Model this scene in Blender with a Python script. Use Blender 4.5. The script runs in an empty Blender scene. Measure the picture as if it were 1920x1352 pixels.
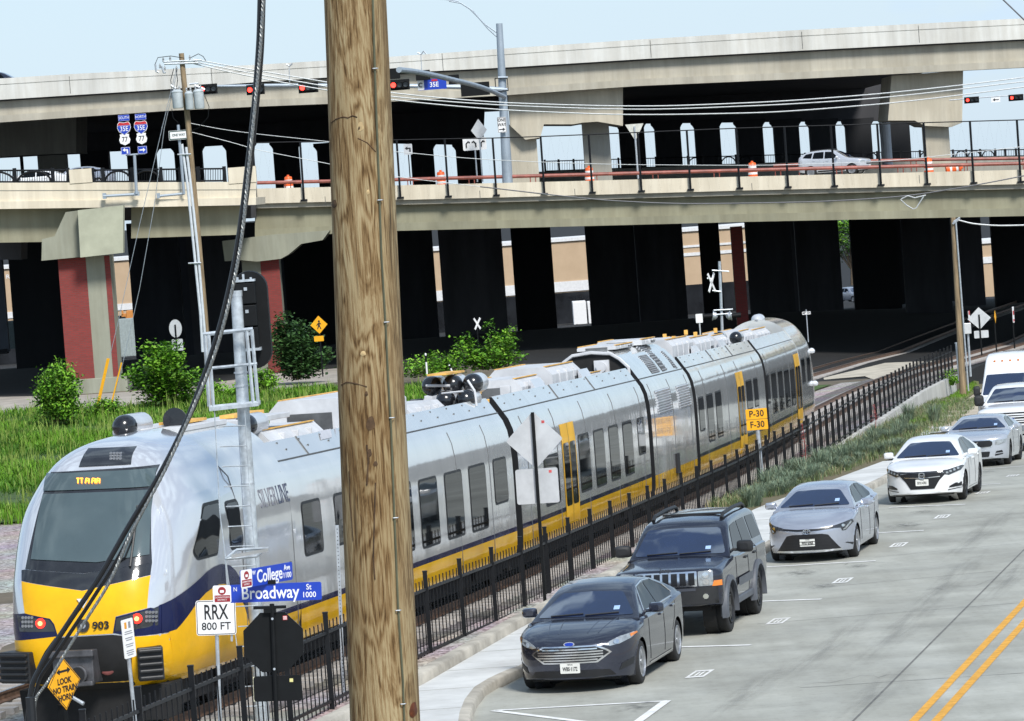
import bpy, bmesh, math, random
from mathutils import Vector, Matrix, geometry
from mathutils.bvhtree import BVHTree
random.seed(7)
R = math.radians
SC = bpy.context.scene
COL = SC.collection
# ---------------------------------------------------------------- camera
FPX, HCAM, ROLL = 7300.0, 7.76, R(4.2)
PITCH = math.atan(331.0/FPX)
_F = Vector((0, math.cos(PITCH), -math.sin(PITCH)))
_U0 = Vector((0, math.sin(PITCH), math.cos(PITCH)))
_R0 = Vector((1, 0, 0))
_RT = _R0*math.cos(ROLL) - _U0*math.sin(ROLL)
_UP = _R0*math.sin(ROLL) + _U0*math.cos(ROLL)
CAM = Vector((0, 0, HCAM))
cd = bpy.data.cameras.new('camera'); cam = bpy.data.objects.new('camera', cd); COL.objects.link(cam)
cd.sensor_width = 36.0; cd.lens = FPX/1920*36.0; cd.clip_start = 0.5; cd.clip_end = 6000
m3 = Matrix((_RT, _UP, -_F)).transposed().to_4x4(); m3.translation = CAM
cam.matrix_world = m3
SC.camera = cam
# ---------------------------------------------------------------- sky, sun, exposure
SUN_EL, SUN_AZ = R(45), R(157)          # azimuth measured clockwise from +Y
w = bpy.data.worlds.new('World'); SC.world = w; w.use_nodes = True
nt = w.node_tree; nt.nodes.clear()
def N(t, **k):
    n = nt.nodes.new(t)
    for a, b in k.items(): setattr(n, a, b)
    return n
sky = N('ShaderNodeTexSky', sky_type='NISHITA', sun_disc=False)
sky.sun_elevation = SUN_EL; sky.sun_rotation = SUN_AZ
sky.air_density = 1.0; sky.dust_density = 0.6; sky.ozone_density = 2.5
tc = N('ShaderNodeTexCoord'); mp = N('ShaderNodeMapping'); mp.inputs['Scale'].default_value = (4.6, 4.6, 8.0)
nz = N('ShaderNodeTexNoise'); nz.inputs['Scale'].default_value = 1.6; nz.inputs['Detail'].default_value = 7
rp = N('ShaderNodeValToRGB'); rp.color_ramp.elements[0].position = .46; rp.color_ramp.elements[1].position = .62
rp.color_ramp.elements[0].color = (.12, .12, .12, 1); rp.color_ramp.elements[1].color = (.95, .95, .95, 1)
sc_ = N('ShaderNodeVectorMath', operation='SCALE'); sc_.inputs['Scale'].default_value = 0.10
mx = N('ShaderNodeMix', data_type='RGBA'); mx.inputs['B'].default_value = (0.50, 0.63, 0.76, 1)
szz = N('ShaderNodeSeparateXYZ'); hz = N('ShaderNodeMapRange'); mxm = N('ShaderNodeMath', operation='MAXIMUM')
hz.inputs['From Min'].default_value = .03; hz.inputs['From Max'].default_value = .30; hz.inputs['To Min'].default_value = .80; hz.inputs['To Max'].default_value = 0
bg = N('ShaderNodeBackground'); bg.inputs['Strength'].default_value = 1.0
ow = N('ShaderNodeOutputWorld')
L = nt.links.new
L(tc.outputs['Generated'], mp.inputs['Vector']); L(mp.outputs['Vector'], nz.inputs['Vector'])
L(nz.outputs['Fac'], rp.inputs['Fac']); L(sky.outputs['Color'], sc_.inputs[0])
L(sc_.outputs['Vector'], mx.inputs['A']); L(tc.outputs['Generated'], szz.inputs[0]); L(szz.outputs['Z'], hz.inputs['Value']); L(hz.outputs['Result'], mxm.inputs[0]); L(rp.outputs['Color'], mxm.inputs[1]); L(mxm.outputs[0], mx.inputs['Factor'])
L(mx.outputs['Result'], bg.inputs['Color']); L(bg.outputs['Background'], ow.inputs['Surface'])
sd = bpy.data.lights.new('sun', 'SUN'); sd.energy = 3.4; sd.angle = R(13); sd.color = (1.0, .97, .92)
so = bpy.data.objects.new('sun', sd); COL.objects.link(so)
_sv = Vector((math.sin(SUN_AZ)*math.cos(SUN_EL), math.cos(SUN_AZ)*math.cos(SUN_EL), math.sin(SUN_EL)))
so.rotation_euler = (-_sv).to_track_quat('-Z', 'Y').to_euler(); so.location = (0, 0, 60)
SC.view_settings.view_transform = 'Standard'; SC.view_settings.look = 'None'
SC.view_settings.exposure = 0.40; SC.view_settings.gamma = 1
# ---------------------------------------------------------------- places: a pixel of the 1920 px survey picture at a depth, or on a ground profile
def ray(x, y): return _F + _RT*((x-960)/FPX) + _UP*((676-y)/FPX)
def P(x, y, Y):
    d = ray(x, y); return CAM + d*(Y/d.y)
def G(x, y, zf):
    d = ray(x, y); Y = 100.0
    for _ in range(40):
        z = zf(Y) if callable(zf) else zf
        Y = max(5.0, min(900.0, (z-HCAM)/d.z*d.y)) if d.z < -1e-6 else 900.0
    return CAM + d*(Y/d.y)
def K(Y): return FPX/Y                    # pixels per metre at a depth
def zs(Y):                                # the street profile
    return -.0144*(Y-60) if Y < 92 else -.4608-.0384*(min(Y, 205)-92)
def zt(Y): return 1.637-.0254*min(Y, 250)  # the track profile (rail top)
def zf(Y): return .66-.0144*min(Y, 330)   # the field left of the track
def interp(tab, t):
    if t <= tab[0][0]: return tab[0][1]
    for (a, b), (c, d) in zip(tab, tab[1:]):
        if t <= c:
            f = (t-a)/(c-a); f = f
            return b+(d-b)*f
    return tab[-1][1]
def smooth_tab(tab):                      # Catmull-Rom through a table of (t, value)
    out = []
    n = len(tab)
    for i in range(n-1):
        t1, p1 = tab[i]; t2, p2 = tab[i+1]
        def sl(j):
            if j == 0: return (tab[1][1]-tab[0][1])/(tab[1][0]-tab[0][0])
            if j == n-1: return (tab[-1][1]-tab[-2][1])/(tab[-1][0]-tab[-2][0])
            a = (tab[j][1]-tab[j-1][1])/(tab[j][0]-tab[j-1][0]); b = (tab[j+1][1]-tab[j][1])/(tab[j+1][0]-tab[j][0])
            return 0 if a*b <= 0 else 2*a*b/(a+b)
        m1, m2, h = sl(i), sl(i+1), t2-t1
        for k in range(8):
            s = k/8
            out.append((t1+h*s, (2*s**3-3*s**2+1)*p1+(s**3-2*s**2+s)*h*m1+(-2*s**3+3*s**2)*p2+(s**3-s**2)*h*m2))
    out.append(tab[-1]); return out
# ---------------------------------------------------------------- materials
MATS = {}
def mat(name, col, rough=.6, metal=0.0, var=.12, scale=4.0, bump=0.0, spec=.5, coat=0.0, emis=0.0, ecol=None, stretch=(1, 1, 1), col2=None, detail=6, lo=.35, hi=.68, bscale=None, alpha=1.0):
    if name in MATS: return MATS[name]
    m = bpy.data.materials.new(name); m.use_nodes = True; MATS[name] = m
    t = m.node_tree; b = t.nodes['Principled BSDF']
    b.inputs['Roughness'].default_value = rough; b.inputs['Metallic'].default_value = metal
    b.inputs['Specular IOR Level'].default_value = spec; b.inputs['Coat Weight'].default_value = coat
    b.inputs['Coat Roughness'].default_value = .04; b.inputs['Alpha'].default_value = alpha
    c = (*col, 1); b.inputs['Base Color'].default_value = c
    m.diffuse_color = c
    if emis:
        b.inputs['Emission Color'].default_value = (*(ecol or col), 1); b.inputs['Emission Strength'].default_value = emis
    if var or col2 or bump:
        tx = t.nodes.new('ShaderNodeTexCoord'); mp = t.nodes.new('ShaderNodeMapping'); mp.inputs['Scale'].default_value = stretch
        nz = t.nodes.new('ShaderNodeTexNoise'); nz.inputs['Scale'].default_value = scale; nz.inputs['Detail'].default_value = detail; nz.inputs['Roughness'].default_value = .62
        t.links.new(tx.outputs['Object'], mp.inputs['Vector']); t.links.new(mp.outputs['Vector'], nz.inputs['Vector'])
        rp = t.nodes.new('ShaderNodeValToRGB'); rp.color_ramp.elements[0].position = lo; rp.color_ramp.elements[1].position = hi
        d = col2 or tuple(max(0, x*(1-var*1.6)) for x in col)
        u = col if col2 else tuple(min(1, x*(1+var*.6)) for x in col)
        rp.color_ramp.elements[0].color = (*d, 1); rp.color_ramp.elements[1].color = (*u, 1)
        t.links.new(nz.outputs['Fac'], rp.inputs['Fac']); t.links.new(rp.outputs['Color'], b.inputs['Base Color'])
        if bump:
            n2 = t.nodes.new('ShaderNodeTexNoise'); n2.inputs['Scale'].default_value = bscale or scale*4; n2.inputs['Detail'].default_value = 8
            t.links.new(mp.outputs['Vector'], n2.inputs['Vector'])
            bp = t.nodes.new('ShaderNodeBump'); bp.inputs['Strength'].default_value = bump; bp.inputs['Distance'].default_value = .05
            t.links.new(n2.outputs['Fac'], bp.inputs['Height']); t.links.new(bp.outputs['Normal'], b.inputs['Normal'])
    return m
def weather(m, amt=.34, scale=1.5, stretch=(1, 1, .07), lo=.42, hi=.62, tint=(.62, .58, .52), blotch=.25):
    """rain streaks and blotches that belong to the surface"""
    t = m.node_tree; b = t.nodes['Principled BSDF']; src = b.inputs['Base Color'].links[0].from_socket if b.inputs['Base Color'].links else None
    tx = t.nodes.new('ShaderNodeTexCoord')
    for sc, st, a, l, h in ((scale, stretch, amt, lo, hi), (.35, (1, 1, 1), blotch, .35, .65)):
        mp = t.nodes.new('ShaderNodeMapping'); mp.inputs['Scale'].default_value = st; nz = t.nodes.new('ShaderNodeTexNoise'); nz.inputs['Scale'].default_value = sc; nz.inputs['Detail'].default_value = 7; nz.inputs['Roughness'].default_value = .65
        t.links.new(tx.outputs['Object'], mp.inputs['Vector']); t.links.new(mp.outputs['Vector'], nz.inputs['Vector'])
        rp = t.nodes.new('ShaderNodeValToRGB'); rp.color_ramp.elements[0].position = l; rp.color_ramp.elements[1].position = h; rp.color_ramp.elements[0].color = (*tint, 1); rp.color_ramp.elements[1].color = (1, 1, 1, 1); t.links.new(nz.outputs['Fac'], rp.inputs['Fac'])
        mx = t.nodes.new('ShaderNodeMix'); mx.data_type = 'RGBA'; mx.blend_type = 'MULTIPLY'; mx.inputs['Factor'].default_value = a
        if src is not None: t.links.new(src, mx.inputs['A'])
        else: mx.inputs['A'].default_value = b.inputs['Base Color'].default_value
        t.links.new(rp.outputs['Color'], mx.inputs['B']); src = mx.outputs['Result']
    t.links.new(src, b.inputs['Base Color']); return m
# ---------------------------------------------------------------- mesh collecting
class MB:
    def __init__(s): s.v = []; s.f = []; s.mi = []; s.cur = 0
    def add(s, vs, fs, M=None):
        o = len(s.v)
        s.v += [tuple(M @ Vector(p)) if M is not None else tuple(p) for p in vs]
        for f in fs: s.f.append(tuple(i+o for i in f)); s.mi.append(s.cur)
        return s
    def box(s, c, d, M=None, rot=None):
        x, y, z = d[0]/2, d[1]/2, d[2]/2
        vs = [Vector((a*x, b*y, e*z)) for e in (-1, 1) for b in (-1, 1) for a in (-1, 1)]
        if rot is not None: vs = [rot @ p for p in vs]
        vs = [p+Vector(c) for p in vs]
        return s.add(vs, [(0, 2, 3, 1), (4, 5, 7, 6), (0, 1, 5, 4), (2, 6, 7, 3), (0, 4, 6, 2), (1, 3, 7, 5)], M)
    def b2(s, a, b, M=None):
        return s.box([(p+q)/2 for p, q in zip(a, b)], [abs(q-p) for p, q in zip(a, b)], M)
    def tube(s, pts, r, n=8, cap=True, M=None):
        pts = [Vector(p) for p in pts]; rs = r if isinstance(r, (list, tuple)) else [r]*len(pts)
        vs = []; fs = []; prev = None
        for i, p in enumerate(pts):
            d = (pts[min(i+1, len(pts)-1)]-pts[max(i-1, 0)])
            d = d.normalized() if d.length > 1e-9 else Vector((0, 0, 1))
            if prev is None:
                a = Vector((0, 0, 1)) if abs(d.z) < .9 else Vector((1, 0, 0))
                u = d.cross(a).normalized()
            else:
                u = (prev - d*prev.dot(d)).normalized()
            prev = u; q = d.cross(u)
            for k in range(n):
                a = 2*math.pi*k/n; vs.append(p+(u*math.cos(a)+q*math.sin(a))*rs[i])
        for i in range(len(pts)-1):
            for k in range(n):
                k2 = (k+1) % n; fs.append((i*n+k, i*n+k2, (i+1)*n+k2, (i+1)*n+k))
        if cap:
            fs.append(tuple(range(n-1, -1, -1))); fs.append(tuple(range((len(pts)-1)*n, len(pts)*n)))
        return s.add(vs, fs, M)
    def cyl(s, a, b, r, n=16, r2=None, M=None): return s.tube([a, b], [r, r if r2 is None else r2], n, True, M)
    def lathe(s, prof, n=24, M=None):     # profile of (radius, height) about z
        vs = [(r*math.cos(2*math.pi*k/n), r*math.sin(2*math.pi*k/n), h) for r, h in prof for k in range(n)]
        fs = [(i*n+k, i*n+(k+1) % n, (i+1)*n+(k+1) % n, (i+1)*n+k) for i in range(len(prof)-1) for k in range(n)]
        fs.append(tuple(range(n-1, -1, -1))); fs.append(tuple(range((len(prof)-1)*n, len(prof)*n)))
        return s.add(vs, fs, M)
    def prism(s, poly, a, b, axis='y', M=None):   # closed polygon extruded along an axis from a to b
        n = len(poly); mk = {'y': lambda p, t: (p[0], t, p[1]), 'z': lambda p, t: (p[0], p[1], t), 'x': lambda p, t: (t, p[0], p[1])}[axis]
        vs = [mk(p, a) for p in poly]+[mk(p, b) for p in poly]
        fs = [tuple(range(n)), tuple(range(2*n-1, n-1, -1))]+[(i, n+i, n+(i+1) % n, (i+1) % n) for i in range(n)]
        return s.add(vs, fs, M)
    def strip(s, A, B, M=None):           # sheet between two rows of points
        n = len(A); return s.add(list(A)+list(B), [(i, i+1, n+i+1, n+i) for i in range(n-1)], M)
    def grid(s, rows, M=None, closed=False):
        n = len(rows[0]); vs = [p for r in rows for p in r]; fs = []
        for i in range(len(rows)-1):
            for k in range(n if closed else n-1):
                k2 = (k+1) % n; fs.append((i*n+k, i*n+k2, (i+1)*n+k2, (i+1)*n+k))
        return s.add(vs, fs, M)
    def build(s, name, mats, parent=None, smooth=False, world=False, recalc=True, bevel=0, angle=35):
        me = bpy.data.meshes.new(name)
        vs = s.v
        if world and parent is not None:
            inv = wm(parent).inverted(); vs = [tuple(inv @ Vector(p)) for p in vs]
        me.from_pydata(vs, [], s.f)
        for m in (mats if isinstance(mats, (list, tuple)) else [mats]): me.materials.append(m)
        for p, i in zip(me.polygons, s.mi): p.material_index = i
        if recalc or bevel:
            bm = bmesh.new(); bm.from_mesh(me)
            if recalc: bmesh.ops.recalc_face_normals(bm, faces=bm.faces)
            if bevel:
                es = [e for e in bm.edges if len(e.link_faces) == 2 and e.calc_face_angle(0) > R(40)]
                bmesh.ops.bevel(bm, geom=es, offset=bevel, segments=2, profile=.5, affect='EDGES')
            bm.to_mesh(me); bm.free()
        if smooth:
            for p in me.polygons: p.use_smooth = True
            me.set_sharp_from_angle(angle=R(angle))
        o = bpy.data.objects.new(name, me); COL.objects.link(o)
        if parent is not None: o.parent = parent
        return o
def wm(o):
    m = Matrix.LocRotScale(o.location, o.rotation_euler, o.scale)
    return wm(o.parent) @ m if o.parent else m
def tag(o, label, cat, group=None):
    o['label'] = label; o['category'] = cat
    if group: o['group'] = group
    return o
def thing(name, label, cat, loc=(0, 0, 0), rotz=0.0, group=None, lean=0.0):
    o = bpy.data.objects.new(name, None); COL.objects.link(o); o.empty_display_size = .2
    o.location = loc; o.rotation_euler = (0, lean, rotz); return tag(o, label, cat, group)
def struct(o): o['kind'] = 'structure'; return o
def stuff(o): o['kind'] = 'stuff'; return o
def kids(o): return [c for c in bpy.data.objects if c.parent is o]
def copy_tree(o, parent=None):
    c = o.copy(); COL.objects.link(c)
    if parent is not None: c.parent = parent
    for k in kids(o): copy_tree(k, c)
    return c
def text(s, size, m, name, parent, M, sx=1.0, bold=0.0, ex=.003, align='CENTER'):
    cu = bpy.data.curves.new(name, 'FONT'); cu.body = s; cu.size = size; cu.align_x = align; cu.align_y = 'CENTER'
    cu.offset = bold; cu.extrude = ex; cu.resolution_u = 3
    ob = bpy.data.objects.new(name, cu)
    me = bpy.data.meshes.new_from_object(ob); bpy.data.objects.remove(ob); bpy.data.curves.remove(cu)
    me.transform(M @ Matrix.Diagonal((sx, 1, 1, 1))); me.name = name
    me.materials.clear(); me.materials.append(m)
    o = bpy.data.objects.new(name, me); COL.objects.link(o); o.parent = parent
    return o
FRONT = Matrix.Rotation(R(90), 4, 'X')    # text in the xz plane, read from -y
def face_at(x, y, z): return Matrix.Translation((x, y, z)) @ FRONT
def rrect(cx, cz, w, h, r, n=4):
    out = []
    for sx, sz, a0 in ((1, 1, 0), (-1, 1, 90), (-1, -1, 180), (1, -1, 270)):
        for k in range(n+1):
            a = R(a0+90*k/n); out.append((cx+sx*(w/2-r)+r*math.cos(a), cz+sz*(h/2-r)+r*math.sin(a)))
    return out
def inside(p, poly):
    x, y = p; c = False; j = len(poly)-1
    for i in range(len(poly)):
        if (poly[i][1] > y) != (poly[j][1] > y) and x < (poly[j][0]-poly[i][0])*(y-poly[i][1])/(poly[j][1]-poly[i][1])+poly[i][0]: c = not c
        j = i
    return c
def fill2d(poly, res):
    pts = []
    for a, b in zip(poly, poly[1:]+poly[:1]):
        n = max(1, int(math.hypot(b[0]-a[0], b[1]-a[1])/res))
        pts += [Vector((a[0]+(b[0]-a[0])*k/n, a[1]+(b[1]-a[1])*k/n)) for k in range(n)]
    nb = len(pts); bd = [tuple(p) for p in pts]
    x0, x1 = min(p[0] for p in bd), max(p[0] for p in bd); y0, y1 = min(p[1] for p in bd), max(p[1] for p in bd)
    y = y0+res*.5
    while y < y1:
        x = x0+res*.5
        while x < x1:
            if inside((x, y), bd) and min((x-q[0])**2+(y-q[1])**2 for q in bd) > (res*.4)**2: pts.append(Vector((x, y)))
            x += res
        y += res
    r = geometry.delaunay_2d_cdt(pts, [(i, (i+1) % nb) for i in range(nb)], [], 1, 1e-6)
    return r[0], r[2]
def decal(bvh, poly, axis, sign, off, res, name, m, parent, edge=0.0):
    """a patch laid on a surface: poly in (y,z) for axis x, (x,z) for axis y, (x,y) for axis z"""
    vs, fs = fill2d([tuple(p) for p in poly], res)
    D = {'x': Vector((-sign, 0, 0)), 'y': Vector((0, -sign, 0)), 'z': Vector((0, 0, -sign))}[axis]
    out = []; last = None
    for p in vs:
        o = {'x': Vector((60*sign, p[0], p[1])), 'y': Vector((p[0], 60*sign, p[1])), 'z': Vector((p[0], p[1], 60*sign))}[axis]
        h = bvh.ray_cast(o, D)
        if h[0] is None:
            h2 = bvh.find_nearest(o + D*60); q = h2[0]; nn = -D
        else: q = h[0]; nn = h[1] if h[1].dot(D) < 0 else -h[1]
        out.append(q+(nn*.6-D*.4).normalized()*off)
    mb = MB(); mb.add(out, fs)
    return mb.build(name, m, parent, smooth=True, recalc=False, angle=60)
def bvh_of(*obs):
    v = []; f = []
    for o in obs:
        k = len(v); v += [Vector(p.co) for p in o.data.vertices]; f += [tuple(i+k for i in p.vertices) for p in o.data.polygons]
    return BVHTree.FromPolygons(v, f)
# ---------------------------------------------------------------- common materials
STEEL = mat('galvanised_steel', (.52, .56, .60), .45, .55, .15, 9)
BLACKM = mat('black_painted_metal', (.007, .008, .010), .45, 0, .2, 12, spec=.3)
DARK = mat('dark_plastic', (.012, .013, .015), .45, 0, .1)
CONC = mat('pale_concrete', (.50, .49, .46), .85, 0, .16, 1.2, .12)
WHITE = mat('white_sign_sheet', (.80, .80, .80), .4, 0, .04, 3)
BLACKT = mat('black_lettering', (.012, .012, .014), .5, 0, 0)
BLUES = mat('blue_sign_sheet', (.012, .05, .42), .35, 0, .05)
YELS = mat('yellow_sign_sheet', (.90, .42, .01), .4, 0, .06)
REDS = mat('red_sign_sheet', (.50, .02, .03), .4, 0, .05)
ALU = mat('bare_aluminium', (.62, .63, .64), .42, .35, .10, 2.5)
WOOD = mat('weathered_pole_wood', (.30, .22, .13), .85, 0, .3, 3, .3, stretch=(6, 6, .4))
# ================================================================ SETTING
def gravel_mat(name, cols, scale, bump=.5, big=None):
    m = bpy.data.materials.new(name); m.use_nodes = True; t = m.node_tree; b = t.nodes['Principled BSDF']; b.inputs['Roughness'].default_value = .9
    tx = t.nodes.new('ShaderNodeTexCoord'); vo = t.nodes.new('ShaderNodeTexVoronoi'); vo.inputs['Scale'].default_value = scale
    sp = t.nodes.new('ShaderNodeSeparateColor'); rp = t.nodes.new('ShaderNodeValToRGB')
    els = rp.color_ramp.elements; els[0].position = 0; els[0].color = (*cols[0], 1); els[1].position = 1; els[1].color = (*cols[-1], 1)
    for i, c in enumerate(cols[1:-1]): e = els.new((i+1)/(len(cols)-1)); e.color = (*c, 1)
    t.links.new(tx.outputs['Object'], vo.inputs['Vector']); t.links.new(vo.outputs['Color'], sp.inputs['Color'])
    nz = t.nodes.new('ShaderNodeTexNoise'); nz.inputs['Scale'].default_value = .35; nz.inputs['Detail'].default_value = 5; t.links.new(tx.outputs['Object'], nz.inputs['Vector'])
    mm = t.nodes.new('ShaderNodeMix'); mm.data_type = 'RGBA'; mm.blend_type = 'MULTIPLY'; mm.inputs['Factor'].default_value = .55
    t.links.new(sp.outputs['Red'], rp.inputs['Fac']); t.links.new(rp.outputs['Color'], mm.inputs['A']); t.links.new(nz.outputs['Color'], mm.inputs['B'])
    sc = t.nodes.new('ShaderNodeMix'); sc.data_type = 'RGBA'; sc.blend_type = 'MULTIPLY'; sc.inputs['Factor'].default_value = 1; sc.inputs['B'].default_value = (1.35, 1.35, 1.35, 1)
    t.links.new(mm.outputs['Result'], sc.inputs['A']); t.links.new(sc.outputs['Result'], b.inputs['Base Color'])
    bp = t.nodes.new('ShaderNodeBump'); bp.inputs['Strength'].default_value = bump; bp.inputs['Distance'].default_value = .06; bp.invert = True
    t.links.new(vo.outputs['Distance'], bp.inputs['Height']); t.links.new(bp.outputs['Normal'], b.inputs['Normal'])
    return m
BALLAST = gravel_mat('ballast_stone', [(.13, .11, .10), (.28, .235, .22), (.42, .365, .345), (.55, .51, .49)], 13)
SOIL = mat('dry_soil', (.16, .13, .09), .95, 0, .3, .8, .3, col2=(.09, .075, .05)); SHADS = mat('underpass_shade_soil', (.008, .008, .008), .95, 0, .3, .8, .3)
ROADM = mat('street_concrete', (.45, .455, .41), .8, 0, .14, .5, .12, detail=10, bscale=9)
weather(ROADM, .5, .9, (.9, .05, 1), .38, .62, (.70, .69, .66), .5); weather(ROADM, .35, 7, (1, 1, 1), .36, .46, (.72, .70, .68), .3)
WALKM = mat('sidewalk_concrete', (.62, .63, .62), .85, 0, .10, .7, .08, bscale=12)
weather(WALKM, .3, 3, (1, 1, 1), .35, .5, (.75, .74, .72), .35)
SANDM = mat('sandy_concrete', (.50, .43, .33), .9, 0, .15, .8, .1)
KERBM = mat('kerb_concrete', (.44, .41, .35), .9, 0, .25, 1.5, .15)
PAINTW = mat('white_road_paint', (.78, .78, .76), .7, 0, .12, 6)
PAINTY = mat('yellow_road_paint', (.72, .36, .04), .7, 0, .15, 6)
JOINT = mat('joint_tar', (.17, .17, .16), .9, 0, .2)
# fence line, from its base points on the track profile
FB = [G(x, y, lambda Y: zt(Y)-.1) for x, y in ((300, 1490), (622, 1330), (785, 1243), (970, 1160), (1114, 1088), (1376, 956), (1518, 868), (1603, 811), (1656, 779), (1726, 733), (1787, 702))]
FXT = [(20, FB[0].x-.19*(FB[0].y-20))]+[(p.y, p.x) for p in FB]+[(260, FB[-1].x+.2*(260-FB[-1].y)), (900, FB[-1].x+.2*(900-FB[-1].y))]
FXT.sort()
def fence_x(Y): return interp(FXT, Y)
TRK = smooth_tab([(15, -15.6), (59.3, -6.03), (79.7, -1.46), (96.7, 1.93), (104.6, 3.46), (120.6, 6.43), (140, 9.57), (165, 13.6), (196, 19.2), (228, 27), (258, 34.6), (300, 46), (400, 76)])
def track_x(Y): return interp(TRK, Y)
def track2_x(Y): return track_x(Y)-interp([(0, 4.6), (140, 4.7), (233, 8.2), (400, 9)], Y)
def ground_z(X, Y): return ground_z0(X, Y)-.036*max(0, min(Y, 500)-305)
def ground_z0(X, Y):
    d = X-fence_x(Y)
    if d > -.10: return zs(Y)-.06
    t = track_x(Y)-X
    a = zt(Y)-.32; b = zf(Y)
    lo, hi = 3.2, interp([(112, 7.5), (150, 9), (205, 30)], Y)
    if t < lo: return a
    if t > hi: return b if Y > 112 else min(b, a+.1) if Y < 90 else b
    f = (t-lo)/(hi-lo); f = f*f*(3-2*f); return a+(b-a)*f
ys = [10+4*i for i in range(60)]+[250+12*i for i in range(14)]+[440, 520, 700, 1000, 1600, 2600, 4000]
offs = [-4000, -1500, -500, -160, -80, -50, -40, -34, -30, -26, -23, -20, -18, -16, -14.5, -13, -12, -11, -10, -9, -8, -7, -6.2, -5.4, -4.6, -3.8, -3, -2, -1, -.3, -.12, -.09, .3, 2, 6, 12, 20, 30, 45, 70, 120, 250, 700, 2000, 4000]
mb = MB(); mb.grid([[(fence_x(Y)+o, Y, ground_z(fence_x(Y)+o, Y)) for o in offs] for Y in ys])
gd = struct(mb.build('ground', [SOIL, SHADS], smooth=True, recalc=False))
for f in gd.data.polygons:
    if f.center.y > 226 or (f.center.y > 204 and f.center.x > track_x(f.center.y)-14): f.material_index = 1  # near-black soil carries the overpass shade, also in front of it
def sheet(name, m, rows, kind='structure'):
    b = MB(); b.grid(rows); o = b.build(name, m, smooth=True, recalc=False); o['kind'] = kind; return o
# ballast bed: from left of the tracks to the fence kerb
yb = [18+3*i for i in range(80)]
def bal(Y, k):
    tx = track_x(Y); left = tx-22 if Y < 112 else tx-3.4
    right = fence_x(Y)-.105
    X = left+(right-left)*k/14
    return (X, Y, ground_z(X, Y)+.03)
sheet('ballast', BALLAST, [[bal(Y, k) for k in range(15)] for Y in yb if Y < 203])
DKB = gravel_mat('oily_shaded_ballast', [(.05, .045, .042), (.11, .098, .092), (.17, .155, .145), (.24, .22, .21)], 13)  # oily ballast, darkened further to paint in the train's shadow
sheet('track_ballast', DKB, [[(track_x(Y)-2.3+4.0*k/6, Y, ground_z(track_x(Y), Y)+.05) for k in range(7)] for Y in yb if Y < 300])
sheet('gravel_margin', BALLAST, [[(fence_x(Y)-.11+k*(.6 if Y < 95 else .3), Y, zs(Y)+.03) for k in range(4)] for Y in yb if Y < 104])
# street, with its grade
CURB = [G(x, y, zs) for x, y in ((985, 1268), (1440, 1036), (1660, 906), (1745, 855), (1838, 790), (1900, 735))]
CXT = sorted([(p.y, p.x) for p in CURB]); CXT = [(30, CXT[0][1]-.2*(CXT[0][0]-30))]+CXT+[(260, CXT[-1][1]+.2*(260-CXT[-1][0]))]
def curb_x(Y): return interp(CXT, Y)
yst = [30+3*i for i in range(60)]
sheet('street', ROADM, [[(curb_x(Y)+o, Y, zs(Y)) for o in (-9 if Y < 57.5 else -.1, 0, 4, 8, 12, 18, 26, 40, 60)] for Y in yst])
# sidewalk and kerbs
WL = [G(x, y, lambda Y: zs(Y)+.15) for x, y in ((600, 1380), (795, 1282), (985, 1172), (1245, 1040), (1425, 950), (1560, 900), (1668, 860))]
WXT = sorted([(p.y, p.x) for p in WL]); WXT = [(30, WXT[0][1]-.2*(WXT[0][0]-30))]+WXT
def walk_l(Y): return interp(WXT, Y)
CRET = sorted([(q.y, q.x) for q in [G(x, y, zs) for x, y in ((872, 1460), (878, 1400), (884, 1352), (893, 1328), (910, 1305), (940, 1286), (985, 1266))]])
def walk_r(Y):                              # outer edge, turning at the corner in front
    return interp(CRET, Y)-.16 if Y < CRET[-1][0] else curb_x(Y)-.16
yw = [48+.5*i for i in range(30)]+[63+1.5*i for i in range(40)]
yw = [Y for Y in yw if Y < WXT[-1][0] and walk_l(Y) < walk_r(Y)]
sheet('sidewalk', WALKM, [[(walk_l(Y)+(walk_r(Y)-walk_l(Y))*k/6, Y, zs(Y)+.15) for k in range(7)] for Y in yw])
b = MB()
b.grid([[(walk_r(Y), Y, zs(Y)+.151), (walk_r(Y)+.13, Y, zs(Y)+.145), (walk_r(Y)+.16, Y, zs(Y)+.12), (walk_r(Y)+.165, Y, zs(Y)-.03)] for Y in [48+.5*i for i in range(30)]+[63+2*i for i in range(60)]])
struct(b.build('kerb', KERBM, smooth=True, recalc=False, angle=50))
b = MB()
ye = [Y for Y in [50+2*i for i in range(30)] if Y < 91]
b.grid([[(walk_l(Y)-.26, Y, zs(Y)), (walk_l(Y)-.25, Y, zs(Y)+.3), (walk_l(Y)-.05, Y, zs(Y)+.31), (walk_l(Y)-.01, Y, zs(Y)+.28), (walk_l(Y), Y, zs(Y)+.1)] for Y in ye])
struct(b.build('edging_kerb', KERBM, smooth=True, recalc=False, angle=50))
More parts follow.
